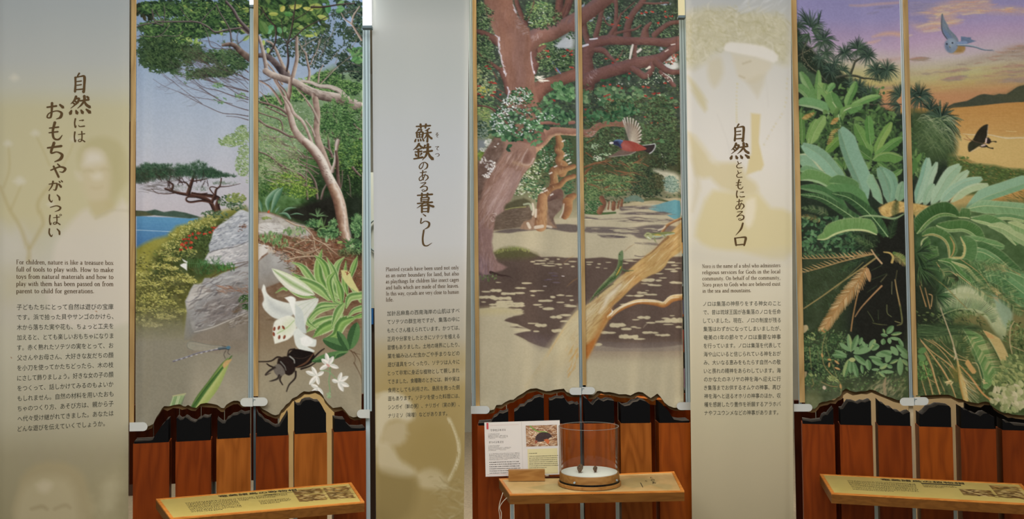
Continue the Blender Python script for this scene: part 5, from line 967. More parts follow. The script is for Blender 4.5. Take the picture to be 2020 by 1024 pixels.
 ban([(400,1000),(360,900),(310,840),(260,780)],50,60,(116,152,84),(130,160,90));ban([(350,860),(380,820),(420,780)],30,30,(120,160,96),(96,140,80));ban([(530,1010),(560,920),(600,840),(628,760)],40,40,(120,158,88),(86,128,66));ban([(560,1015),(640,975),(740,930),(860,900)],34,36,(130,164,96),(96,138,74))
 ban([(470,1120),(440,1020),(400,940),(380,870)],70,70,(104,144,78),(88,130,70));ban([(370,1075),(280,1020),(160,990),(50,985)],20,80,(150,172,128),(108,150,96));ban([(480,1095),(520,1040),(600,1010),(690,985)],36,60,(112,150,80),(92,134,72));ban([(320,850),(330,800),(325,780)],22,22)
 A.stroke([(480,1210),(465,1120),(440,1020),(400,960)],[14,8],(166,180,128));A.stroke([(480,1095),(520,1040),(580,1010)],[10,12,8],(176,186,140))
 A.tf(1562,200,K)
 A.scatter(200,(80,60,1080,700),(40,110),(20,44),(0,360),[(58,82,48),(76,106,56),(44,62,40),(92,124,64)],8,a=.9)
 for i in range(46):x,y=U(100,1060),U(120,640);a=U(200,340);A.stroke([(x,y),(x+70*math.cos(math.radians(a)),y+70*math.sin(math.radians(a))),(x+150*math.cos(math.radians(a))+U(-20,20),y+130*math.sin(math.radians(a))+20)],[8,44,6],R.choice([(70,100,54),(88,122,62),(56,80,46),(104,138,70)]),.8,n=4)
 A.clumps(70,[(300,300,230,220),(800,300,240,200),(950,620,130,90)],(30,50),8,(40,80),(12,24),[(48,70,42),(60,86,50)],[(86,118,62),(98,132,70)],(200,340),a=.6)
 ban([(100,400),(105,300),(100,180),(92,90)],26,30,(96,132,66),(84,122,60));ban([(160,390),(180,280),(220,190),(240,150)],30,46,(110,146,76),(130,158,88));ban([(190,390),(220,290),(280,180),(320,120)],44,60,(116,150,80),(128,158,88));ban([(330,470),(380,420),(440,360),(485,335)],34,50,(110,146,66),(88,126,56));ban([(770,530),(730,420),(680,320),(620,200)],50,60,(88,128,62),(104,142,72));ban([(770,400),(760,300),(750,200),(748,120)],40,50,(80,124,60),(94,138,70));ban([(820,500),(850,400),(900,300),(975,180)],40,46,(112,148,72),(130,158,80));ban([(800,540),(880,470),(980,390),(1080,330)],40,50,(104,146,74),(80,122,60));ban([(790,550),(860,500),(960,485),(1080,520)],16,90,(130,156,86),(96,136,68));ban([(780,540),(700,480),(640,430)],40,60,(80,120,58),(70,106,54));ban([(500,640),(460,590),(420,550)],30,30);ban([(520,640),(540,560),(560,500)],30,30,(84,118,58));ban([(920,640),(880,600),(840,575)],20,30);ban([(1080,640),(1000,700),(1030,760)],30,30)
 A.stroke([(765,620),(775,560),(772,520)],[16,10],(90,120,64))
 for t in[[(100,150),(140,110),(220,85)],[(380,200),(410,150),(455,135)],[(345,400),(370,320),(400,260),(470,240)]]:
  A.frond(t,50,12,[(186,142,78),(160,120,64),(196,156,92)],(140,110,64),w=8,sides=(1,),lean=.4)
 for t in[[(180,400),(230,280),(290,170)],[(480,1000),(480,900),(470,850)]]:A.stroke(t,4,(150,170,110),.5)
 # big pale cycad plumes
 pg,pd,ed,rb=(118,154,122),(96,136,104),(190,200,170),(190,196,160)
 A.plume([(730,950),(650,730),(560,520),(470,250)],60,150,(106,142,112),(124,160,132),(186,190,170),(176,188,140),50,.7,10)
 A.plume([(380,770),(260,620),(160,510),(70,500)],130,20,(124,158,124),(170,180,140),(200,206,176),(196,202,170),40,.5,8);A.plume([(550,780),(440,680),(300,520),(110,400)],90,70,(128,164,134),(118,152,120),(190,200,172),(194,202,172),44,.5,8)
 A.plume([(350,740),(240,690),(160,660),(80,655)],20,60,(120,156,110),(104,142,96),(196,202,166),(186,196,150),30,.4,8);A.plume([(430,850),(300,770),(180,735),(85,745)],20,100,(140,170,120),(98,136,76),(196,202,156),(190,198,150),34,.4,10);A.plume([(650,880),(560,800),(440,770),(370,770)],14,80,(110,148,90),(84,122,70),(186,196,140),None,30,.2,10)
 A.plume([(890,980),(860,850),(820,760),(790,690)],90,10,(128,164,128),(130,160,120),(186,188,160),(176,188,140),30,.5,8);A.plume([(960,980),(950,850),(900,700),(850,625)],70,70,(116,152,122),(108,146,114),(186,190,150),(190,190,150),34,.5,6);A.plume([(970,960),(1010,850),(980,720),(900,630)],40,40,(120,158,128),(112,150,120),(190,200,160),None,30,.4,6);A.plume([(1040,960),(1060,850),(1090,760)],40,60,(128,160,124),(120,156,118),(196,200,160),None,24,.4,8)
 dk2,mdk=(66,104,60),(86,128,74)
 A.plume([(760,1010),(600,880),(480,860),(300,870)],30,90,(52,80,50),mdk,None,(150,170,120),40,.6,14);A.plume([(560,1050),(420,930),(280,850),(80,820)],30,60,(96,132,84),dk2,(170,184,130),(150,170,120),44,.6,14)
 # orange fruit head
 A.tf(1790,200,K)
 A.plume([(100,980),(130,850),(180,700),(215,530)],50,70,(126,166,138),(150,180,150),(196,206,176),(200,204,168),36,.7,8);A.plume([(105,990),(180,880),(240,700),(300,570)],30,60,(150,180,148),(160,184,152),(206,200,160),None,34,.7,8);A.plume([(180,1000),(220,880),(270,780)],40,50,(140,172,136),(150,178,144),None,(196,200,160),26,.6,8)
 A.plume([(250,990),(330,850),(420,700),(530,600)],70,80,(158,184,150),(146,176,140),(206,206,170),(190,200,150),44,.7,8);A.plume([(400,960),(450,830),(530,720),(610,650)],40,60,(160,184,146),(164,186,150),(206,196,150),None,36,.7,8);A.plume([(330,980),(430,850),(560,770),(740,720)],40,80,(150,182,150),(140,174,142),(206,206,168),(204,206,166),44,.7,8)
 A.plume([(440,960),(540,860),(660,800),(800,780)],20,70,(176,190,150),(166,184,138),(210,204,160),(206,204,160),40,.7,12);A.plume([(590,1024),(760,920),(950,850),(1280,740)],110,60,(136,172,136),(120,160,118),(204,206,166),(196,206,160),60,.8,10)
 A.plume([(700,1060),(850,1000),(1000,990),(1280,1010)],40,50,(126,164,122),(108,150,100),(200,204,160),(190,200,150),50,.7,10)
 A.tf(1562,400,K)
 A.scatter(300,(100,130,720,520),(30,70),(16,34),(100,260),[(70,108,66),(56,90,56),(84,124,80),(44,70,46)],8,a=.9)
 A.poly([(640,220),(900,120),(1500,100),(1500,760),(1300,1300),(700,1400),(560,1000),(700,560)],(32,32,26),.96,n=3,soft=14)
 A.poly([(110,500),(600,560),(520,1100),(480,1400),(100,1400)],(58,70,44),.85,n=2,soft=14,tex=10)
 A.marks(260,[(120,620),(600,600),(480,1100),(120,1000)],(20,70),(3,6),(20,80),[(80,110,70),(100,134,96),(60,84,52),(90,116,70)],.5,.2)
 for(x0,y0,a,L)in[(840,420,205,420),(820,460,192,460),(860,500,160,420),(900,330,250,260),(960,340,285,240),(860,380,220,380)]:
  ca,sa=math.cos(math.radians(a)),math.sin(math.radians(a))
  A.frond([(x0,y0),(x0+ca*L*.5,y0+sa*L*.5-20),(x0+ca*L,y0+sa*L+20)],60,34,[(50,76,44),(68,98,56),(38,56,38)],(110,134,80),w=5,lean=.8)
 P=[(850,40),(900,10),(1000,-30),(1140,-10),(1340,20),(1400,100),(1340,200),(1240,160),(1140,70),(1000,110),(930,135),(870,100)]
 A.poly(P,(196,162,92),n=2,soft=1.5,tex=20,ts=5);A.marks(140,P,(14,50),(3,8),(0,360),[(214,184,120),(170,128,64),(206,172,104),(150,112,60)],.8,.3)
 A.frond([(1010,140),(1015,40),(1030,-30)],50,16,[(44,60,36),(60,80,44)],None,w=6,lean=.7)
 A.frond([(940,320),(830,180),(720,60),(560,-60),(400,-100)],74,60,[(52,84,46),(74,110,60),(40,64,40)],(150,180,120),w=5,lean=.7,blade=((60,92,54),(50,78,48)),rw=10)
 A.frond([(820,290),(640,160),(480,50),(280,-60),(80,-90)],60,64,[(56,88,50),(84,120,70),(44,66,42)],(150,176,120),w=5,lean=.7,blade=((66,98,58),(56,84,50)),rw=10)
 A.plume([(830,300),(720,255),(560,250),(420,290),(330,340),(250,345)],14,110,(190,196,130),(104,142,78),(190,190,140),(190,198,140),60,-.1,16,3.5,.14,8)
 A.frond([(800,420),(700,370),(560,300)],40,26,[(60,90,50),(110,132,80)],(120,150,90),w=5,lean=.6);A.frond([(360,110),(260,60),(100,40)],50,30,[(150,164,110),(90,120,70),(56,80,48)],(140,150,100),w=5,lean=.6)
 A.frond([(280,170),(180,130),(90,125)],40,14,[(170,140,80),(110,120,70)],(190,150,90),w=6,lean=.6);A.plume([(660,130),(740,115),(860,120),(1000,140),(1110,90)],6,14,(170,186,140),(130,156,104),None,(186,196,150),20)
 tan=[(190,150,96),(172,132,80),(206,170,116)]
 A.frond([(800,490),(500,520),(300,530),(100,535)],60,18,tan,(160,128,80),w=8,sides=(1,),lean=.9,rw=14,taper=0);A.frond([(790,490),(500,560),(300,620),(110,670)],80,18,tan,(166,134,84),w=8,sides=(1,),lean=1.,rw=14,taper=0)
 A.stroke([(820,530),(640,660),(480,770),(300,900),(120,1020)],[16,10],(150,130,78));A.stroke([(700,570),(560,700),(430,830)],[8,6],(116,112,68));A.stroke([(780,450),(820,510),(880,580)],[14,18],(190,156,112))
 A.frond([(730,620),(640,770),(520,920),(420,1060),(300,1240)],110,34,tan+[(184,136,80)],(166,122,70),w=13,lean=1.1,taper=.3,rw=14)
 A.stroke([(700,690),(640,900),(600,1100),(580,1240)],[10,12],(172,128,76));A.stroke([(880,800),(780,900),(680,1010),(620,1100)],[16,8],(176,132,86));A.stroke([(740,640),(750,700),(760,750)],[30,50,20],(190,144,92),.9)
 for t,w,c in[([(1010,740),(1030,860),(1060,1000)],[10,14],(170,140,86)),([(1030,650),(1015,740)],6,(100,96,60)),([(980,760),(978,880)],[6,12,4],(150,150,104)),([(930,690),(870,760)],[5,8],(110,106,70)),([(880,600),(780,650)],6,(60,72,46)),([(930,680),(780,740)],6,(56,68,44)),([(830,800),(740,860)],6,(60,70,46)),([(900,470),(960,480),(990,520),(980,570)],[10,20,24],(190,160,90)),([(1000,480),(1080,520),(1110,580)],[30,50,30],(90,116,60))]:A.stroke(t,w,c)
 A.frond([(985,520),(1060,530),(1120,600)],60,14,[(150,150,84),(190,160,96)],None,w=6,lean=.5)
 # right canvas: the dense cycad
 A.tf(1790,400,K)
 A.poly([(80,120),(600,40),(1380,40),(1380,1000),(900,1020),(100,1040)],(66,96,56),.9,n=2,soft=10,tex=20)
 A.poly([(90,100),(180,60),(210,160),(170,220),(110,250)],(200,164,96),.8,n=2,tex=20,ts=5)
 yl=[(196,190,130),(176,180,110),(206,196,140)]
 pl=lambda t,wl,wr,c,c2,n=50,lean=.6,e=(196,200,150):A.plume(t,wl,wr,c,c2,e,(190,196,140),n,lean,18,3.4,.1,7)
 pl([(600,50),(760,20),(960,30),(1280,60)],60,90,(130,166,118),(120,156,104));pl([(640,130),(800,150),(1000,130),(1280,190)],40,30,(96,136,84),(150,170,110));pl([(640,150),(820,190),(960,270),(1080,400)],90,30,(90,130,72),(150,172,112));pl([(800,210),(940,240),(1100,330),(1280,430)],60,50,(160,176,120),(140,164,108));pl([(1000,180),(1120,230),(1280,300)],50,60,(166,180,120),(130,160,100))
 pl([(300,210),(420,250),(560,245),(660,290),(760,390)],90,24,(74,112,56),(120,150,90),60,.2);pl([(110,290),(200,180),(300,110),(400,90),(520,120)],110,30,(58,92,46),(96,130,70),60,.1);pl([(520,130),(580,130),(630,140)],90,6,(78,112,60),(150,160,100),20,.1)
 pl([(560,330),(700,360),(860,400),(960,420)],50,60,(104,144,84),(90,130,76));pl([(560,400),(720,430),(900,520),(1100,700),(1200,760)],80,40,(70,106,58),(150,160,104),60);pl([(560,480),(740,470),(900,560),(960,600)],40,110,(104,144,90),(96,138,82));pl([(540,540),(660,600),(750,680)],60,50,(74,110,62),(84,122,68));pl([(760,660),(900,640),(1060,680),(1280,780)],50,90,(110,148,94),(100,140,86));pl([(740,720),(900,700),(1060,800),(1260,960)],60,140,(104,146,92),(92,136,84));pl([(740,720),(820,800),(900,870),(1000,960)],20,20,(176,150,90),(186,156,96))
 pl([(180,560),(160,420),(170,360),(220,320)],10,150,(170,170,110),(72,108,56),40,-.1);pl([(430,540),(430,430),(380,340),(270,290),(160,310)],20,70,(150,140,80),(76,112,58),50,0);pl([(430,530),(560,530),(590,420),(540,320)],20,110,(190,170,100),(84,122,68),40,0);A.stroke([(435,320),(475,400),(465,480),(430,530)],[8,16,14,6],(196,150,90),.8)
 pl([(320,550),(440,580),(520,670),(680,810)],50,40,(84,126,66),(70,106,58));pl([(450,560),(600,610),(700,720),(820,830)],70,30,(66,100,54),(160,160,100));A.poly([(380,700),(480,690),(520,740),(420,820),(370,760)],(50,56,36),.9,n=3)
 A.poly([(420,840),(560,800),(700,830),(840,900),(940,1010),(1000,1150),(960,1330),(860,1240),(740,1080),(500,1020),(330,1040),(320,930)],(170,176,130),n=3,soft=3,tex=10);A.frond([(330,960),(560,860),(800,960),(950,1200)],120,60,[(176,184,140),(150,166,116),(196,196,156)],(196,190,140),w=6,sides=(-1,),lean=.3,taper=.3);A.marks(120,[(420,850),(700,830),(940,1010),(960,1280),(800,1060),(340,1000)],(30,80),(3,6),(60,100),yl+[(150,164,120)],.6,.15)
 A.poly([(840,880),(980,960),(1050,1080),(1000,1230),(900,1060)],(140,162,130),.9,n=2,soft=3)
 A.frond([(110,1300),(300,1120),(460,1040),(620,1020),(760,1060),(840,1160)],110,70,[(60,96,56),(80,118,70),(46,74,46)],(170,176,120),w=6,sides=(-1,),lean=.3,taper=.2,rw=8);A.frond([(110,1300),(300,1150),(460,1070),(620,1040),(720,1090)],90,46,[(120,150,90),(70,104,60),(170,176,120)],None,w=6,sides=(1,),lean=.6)
 A.frond([(300,850),(380,780),(470,740)],60,16,[(60,90,50),(40,62,38)],(100,120,70),w=7,lean=.8);A.tuft(290,900,50,200,6,[(56,90,52),(76,112,64),(36,56,36)],-60,60,.2)
 A.poly([(100,560),(200,600),(300,760),(320,1000),(300,1400),(60,1400),(60,560)],(40,46,32),.9,n=2,soft=10)
 for t,w,c in[([(120,690),(160,800)],8,tan[0]),([(130,640),(220,720)],6,tan[1]),([(140,800),(200,1000)],[8,12],tan[1]),([(190,820),(240,1020)],[8,12],tan[1]),([(230,880),(260,900),(250,1000)],9,tan[0]),([(180,620),(280,720),(380,800),(480,900),(600,1020)],[6,8],(140,126,72)),([(320,1010),(300,900)],5,(120,130,80)),([(300,570),(360,660),(380,700)],[8,10],tan[0]),([(370,660),(440,660),(500,700)],[5,8],tan[2]),([(540,540),(680,640),(760,720),(860,860),(1000,960)],[6,10],tan[0]),([(500,680),(680,820),(840,920)],[8,8],tan[2]),([(860,580),(940,600),(1040,650),(1120,690)],[6,10],tan[0])]:A.stroke(t,w,c)
 A.marks(120,[(700,760),(900,820),(1250,980),(1250,1100),(1000,1000),(780,900)],(30,80),(4,8),(10,40),tan+[(150,160,96)],.8)
 A.marks(110,[(760,570),(960,590),(1000,650),(760,640)],(20,60),(3,7),(20,60),tan,.7)
 # lower band left
 for(x0,y0,a,L)in[(620,560,20,420),(700,640,28,460),(560,640,34,380),(760,560,14,420),(820,760,30,400),(640,760,44,320),(330,620,50,240),(900,880,40,300)]:
  ca,sa=math.cos(math.radians(a)),math.sin(math.radians(a))
  A.frond([(x0,y0),(x0+ca*L*.5,y0+sa*L*.42),(x0+ca*L,y0+sa*L*1.1)],70,40,[(84,120,68),(62,94,52),(104,138,80),(52,78,46),(150,158,100)],(170,170,114),w=5,lean=.8)
 A.tuft(130,620,60,230,8,[(52,78,46),(36,48,34),(76,104,60)],-40,100,.1);A.tuft(110,480,50,200,7,[(40,56,38),(66,92,54)],-60,80,.1)
 A.tf(1562,600,K)
 A.clumps(90,[(330,420,210,150),(250,640,140,160),(700,720,300,50)],(20,40),12,(16,34),(7,13),[(48,68,42),(60,84,50)],[(92,122,70),(116,142,88)],(0,360),a=.85)
 A.scatter(420,(110,250,540,800),(14,36),(7,14),(0,360),[(60,88,50),(80,110,62),(46,66,40),(100,124,74)],6,a=.85)
 A.poly([(110,760),(400,700),(760,730),(1130,700),(1130,1300),(110,1300)],(84,94,62),.8,n=2,soft=14,tex=24,ts=9)
 A.scatter(300,(120,640,1120,860),(12,30),(6,12),(0,360),[(74,106,58),(100,132,76),(54,78,46),(124,150,92)],a=.85)
 A.marks(70,[(700,760),(1130,700),(1130,900),(900,900)],(30,90),(8,22),(120,150),[(150,140,104),(120,120,84),(100,106,70),(170,156,116)],.6,.2)
 A.stroke([(920,720),(905,800),(915,880)],[14,30,30],(160,138,104),.8);A.poly([(110,880),(240,860),(280,1000),(110,1100)],(120,122,80),.7,n=2,soft=8,tex=14)
 A.poly([(115,210),(150,205),(165,240),(130,280),(112,275)],(176,156,112),n=2);A.poly([(112,660),(150,660),(140,710),(112,730)],(160,142,100),n=2)
 for t,w,c in[([(330,300),(305,400),(300,500),(320,600),(380,680),(450,740),(485,800),(480,880)],[6,8,7],(150,134,80)),([(350,320),(335,400),(370,520),(410,620),(440,700)],[5,7],(130,130,76)),([(175,420),(185,540),(195,640)],[8,5],(140,130,76)),([(290,760),(380,800),(450,808)],[6,7],(150,130,80)),([(200,730),(215,780),(195,810)],6,(140,124,70)),([(255,460),(260,560)],6,(110,116,70)),([(930,10),(935,90),(975,125)],[8,6],(110,114,70)),([(740,70),(780,130),(800,170)],[5,8],(84,90,56)),([(790,185),(860,200),(930,205)],[6,9,4],(90,92,56)),([(845,60),(848,150)],[5,8],(60,70,46)),([(1060,20),(1075,120),(1075,190),(1030,210)],[12,16,8],(110,110,64)),([(1010,170),(1060,185)],8,(130,124,76))]:A.stroke(t,w,c)
 for x,y,l,an in[(295,480,44,80),(475,780,50,80),(420,620,60,20),(420,550,60,40),(370,570,50,95),(350,540,40,10)]:A.leaf(x,y,l,20,an,(190,146,88))
 A.scatter(30,[(400,730,60,24),(190,320,40,40),(200,690,40,20)],(26,50),(10,18),(140,260),[(150,160,96),(130,144,84)])
 A.leaf(310,800,40,34,60,(196,176,150));A.stroke([(400,935),(440,925),(465,905)],7,(170,120,76))
 gl,g2_=(116,150,100),(88,124,76)
 for x,y,l,w,an in[(580,470,180,50,262),(590,460,170,56,290),(570,460,130,44,218),(540,510,130,44,205),(540,520,150,42,188),(600,480,190,60,346),(610,500,160,56,38),(560,540,180,60,105),(600,560,160,54,75),(580,560,120,46,92),(650,450,110,60,330),(660,400,80,40,290),(740,540,110,60,80),(680,590,90,34,80),(720,420,70,34,240),(760,440,110,60,300),(780,450,90,44,330),(820,500,170,66,350),(960,480,100,60,110),(860,470,130,50,20),(880,540,130,40,190),(780,540,130,60,25),(860,630,90,50,330),(860,640,80,26,180),(870,660,130,34,2),(850,660,80,34,40),(930,600,60,40,20),(960,580,90,34,335),(930,290,100,60,310),(970,300,110,34,350),(960,330,110,34,10),(940,310,70,34,190),(900,340,60,50,100),(950,330,60,40,80),(910,290,50,24,250),(1040,500,110,60,230),(1020,400,170,56,40),(1060,520,180,60,90),(1060,490,110,50,20),(1080,540,90,40,45),(1090,420,90,40,240),(1110,620,60,40,30),(620,470,60,44,300),(850,400,60,24,190)]:
  A.leaf(x,y,l,w,an,gl if R.random()<.7 else(140,160,100),g2_ if R.random()<.6 else gl)
 A.leaf(560,545,64,44,0,(166,172,110))
 A.tf(1790,600,K)
 A.poly([(60,300),(300,260),(760,240),(1000,400),(1300,360),(1300,1200),(60,1200)],(74,90,50),.8,n=2,soft=16,tex=20,ts=8)
 A.scatter(600,(110,60,800,900),(14,50),(6,14),(0,90),[(66,88,48),(90,110,60),(48,62,38),(116,130,72)],a=.8)
 A.poly([(540,130),(620,250),(630,420),(560,560),(300,420),(120,300),(300,200)],(56,74,42),.5,n=3,soft=12)
 pl([(560,240),(640,380),(700,520),(760,700),(750,820)],130,30,(104,140,76),(60,92,50),60,.4);A.frond([(170,280),(330,290),(480,340),(590,470)],90,50,[(60,84,48),(84,110,62),(120,132,80)],(110,120,70),w=6,lean=.6);A.frond([(640,330),(760,480),(860,640),(900,800)],110,50,[(96,130,70),(120,146,84),(170,166,110)],(176,170,116),w=7,lean=.5);A.frond([(480,230),(580,280),(625,380),(630,460),(600,540)],60,34,[(196,176,110),(60,84,46),(90,116,64)],(160,150,90),w=5,sides=(1,),lean=.3)
 A.poly([(150,210),(420,205),(700,215),(720,260),(500,250),(300,270),(130,330)],(48,68,42),.85,n=3,soft=4)
 for i in range(60):y0=U(210,320);A.stroke([(120,y0),(U(200,330),y0+U(-20,30)),(U(400,720),230+U(-30,90))],[6,5,2],R.choice([(44,62,38),(70,96,56),(96,120,74),(56,76,46)]),.8,n=3)
 pl([(760,260),(860,420),(960,620)],120,0,(190,166,104),(0,0,0),40,.9,(206,180,120));A.poly([(755,255),(850,310),(870,340),(800,330)],(196,150,90),.9)
 A.scatter(200,[(1060,300,110,140),(1180,400,120,160)],(20,50),(8,16),(0,180),[(110,130,72),(84,104,58),(140,150,90),(66,84,46)]);A.stroke([(1060,170),(1025,240),(1020,380),(1045,500)],[10,12,8],(180,160,110));A.stroke([(1030,410),(1100,440),(1250,500)],8,(170,150,100))
 A.scatter(330,[(1060,620,130,120),(1000,760,160,90),(1200,700,120,160)],(40,80),(18,34),(0,90),[(128,140,80),(104,122,68),(150,156,92),(86,102,58)],8,a=.9)
 A.scatter(130,[(980,900,170,90),(1130,880,140,110),(1060,1000,140,60)],(50,90),(30,46),(0,120),[(186,176,136),(160,160,108),(174,170,122),(140,148,92)],8,a=.95)
 for t,w in[([(140,340),(240,450),(400,570),(500,660)],[6,16]),([(180,340),(300,410),(420,540),(480,640)],[6,12]),([(150,360),(260,500),(360,640),(440,780),(490,910)],[8,18,10]),([(230,350),(350,420),(470,520),(600,560)],[6,9]),([(180,460),(250,600),(290,740),(335,880)],[8,20,14]),([(160,540),(200,660),(240,780),(265,880)],[7,14]),([(200,460),(240,560),(300,780)],[6,8]),([(350,560),(420,640),(470,720)],[6,9]),([(240,740),(290,770)],6),([(155,740),(200,890)],[6,10]),([(320,710),(380,850)],[5,8]),([(260,350),(460,520)],6),([(330,340),(400,420),(520,500),(600,540)],[4,6])]:A.stroke(t,w,[(206,176,124),(184,146,88),(150,112,64)])
 A.stroke([(340,40),(400,200),(450,340),(490,480),(510,560)],[10,14,16],[(196,180,140),(160,140,100)]);A.stroke([(470,430),(490,500),(480,540)],12,(196,180,140))
 A.stroke([(510,560),(530,680),(560,800),(590,940)],[16,34,60,50],[(196,160,80),(190,170,110),(176,130,60)]);A.stroke([(530,600),(640,720),(740,860),(820,930)],[10,20,16],(190,140,80))
 for i in range(44):t=R.random();x,y=540+t*60,640+t*280;A.stroke([(x,y),(x+U(60,160),y+U(40,160))],[4,8,3],R.choice([(216,206,166),(206,180,130),(190,150,90)]),.85,n=1)
 A.poly([(580,580),(610,540),(650,600),(690,660),(650,680)],(190,150,88),n=2);A.stroke([(650,575),(700,590),(740,730)],[8,7],(196,170,116));A.poly([(440,640),(520,620),(510,760),(460,720)],(120,110,50),.7,n=2,soft=4)
 A.scatter(60,[(160,640,60,100),(230,680,30,40)],(20,50),(8,16),(0,360),[(80,120,60),(110,146,78)]);A.leaf(120,470,90,60,340,(90,128,70));A.leaf(120,500,90,60,30,(96,134,76));A.scatter(16,[(430,770,34,20),(770,760,30,20)],(30,50),(8,14),(0,360),[(196,176,120)])
 # dove
 A.tf(1790,0,K)
 A.poly([(405,345),(375,300),(350,240),(345,130),(360,95),(378,150),(410,205),(430,250),(490,310),(515,355),(510,375),(450,350)],(112,124,136),n=2);A.poly([(375,290),(362,240),(400,270),(440,310),(450,345),(405,340)],(98,118,152),.9,n=2,soft=3)
 A.stroke([(360,100),(350,200),(362,280),(405,345)],[4,10,8],(74,74,84));A.marks(30,[(355,110),(430,250),(510,360),(460,340),(370,240)],(16,40),(3,5),(40,70),[(84,92,100),(150,156,160)],.6)
 A.poly([(540,370),(540,318),(570,320),(580,320),(600,325),(640,325),(640,345),(690,360),(600,390)],(96,114,142),n=1);A.marks(20,[(545,325),(640,330),(670,360),(560,375)],(20,50),(3,6),(0,30),[(74,92,120),(120,134,156)],.8)
 A.poly([(460,480),(560,470),(585,430),(560,390),(480,400)],(158,124,72),n=3,tex=10,soft=1.5);A.stroke([(430,480),(500,488),(560,470)],[6,10],(176,140,90),.8,soft=2)
 A.poly([(400,360),(440,338),(480,350),(510,390),(500,440),(460,480),(420,475),(390,440),(384,395)],(124,138,156),n=4,soft=1.2,tex=6);A.poly([(386,400),(400,370),(420,400),(430,460),(400,450)],(92,110,138),.8,n=3,soft=4);A.poly([(430,345),(470,350),(480,400),(440,420),(410,370)],(146,162,178),.7,n=3,soft=4)
 A.poly([(490,375),(590,360),(600,390),(520,400)],(120,140,172),n=2);A.stroke([(500,405),(600,405),(680,418),(760,445),(862,458)],[10,22,16,14,5],[(140,156,170),(84,96,110)]);A.stroke([(510,400),(600,398),(690,412)],5,(176,184,184));A.stroke([(800,450),(850,448)],4,(84,90,100))
 for x,y in[(402,392),(457,382)]:A.poly([(x-5,y-7),(x+5,y-7),(x+6,y+6),(x-5,y+6)],(30,30,38),n=3)
 A.poly([(425,405),(442,408),(438,430),(430,432)],(150,150,140),n=2);A.stroke([(428,418),(436,430)],5,(60,60,66))
 A.stroke([(1035,460),(1050,468),(1062,458)],5,(120,110,106))
 # black butterfly
 A.tf(1790,200,K)
 bf=(46,42,30)
 A.poly([(655,350),(668,330),(700,270),(740,225),(780,202),(805,205),(800,260),(795,310),(780,360),(760,385),(700,375)],bf,n=3,tex=5);A.poly([(655,355),(620,380),(610,420),(620,468),(660,450),(720,410),(770,395)],(54,54,38),n=2,tex=5)
 A.poly([(780,385),(780,340),(805,325),(830,350),(835,375),(815,392)],(50,40,36),n=1);A.poly([(720,415),(780,395),(800,410),(780,425),(740,425)],(60,48,42),n=1)
 A.stroke([(830,370),(860,368),(880,371)],[8,8,14],bf);A.stroke([(780,410),(820,430),(850,435)],[16,8,14],bf)
 for i in range(11):t=i/10;A.leaf(800-t*12,215+t*130,10,6,20,(206,190,170))
 for i in range(11):t=i/10;A.leaf(640+t*130,458-t*56,9,6,60,(206,190,170))
 A.leaf(788,330,60,16,95,(206,176,160));A.leaf(735,408,50,14,-12,(206,180,166));A.stroke([(640,355),(600,350),(570,338)],[6,4],(150,84,56));A.stroke([(640,352),(610,330),(590,308)],[6,4],(150,84,56));A.stroke([(645,355),(700,372),(780,392)],[8,5],(84,66,50))
 A.tone(.88,1.06,1.04);A.grain(4,2.2)
 return A
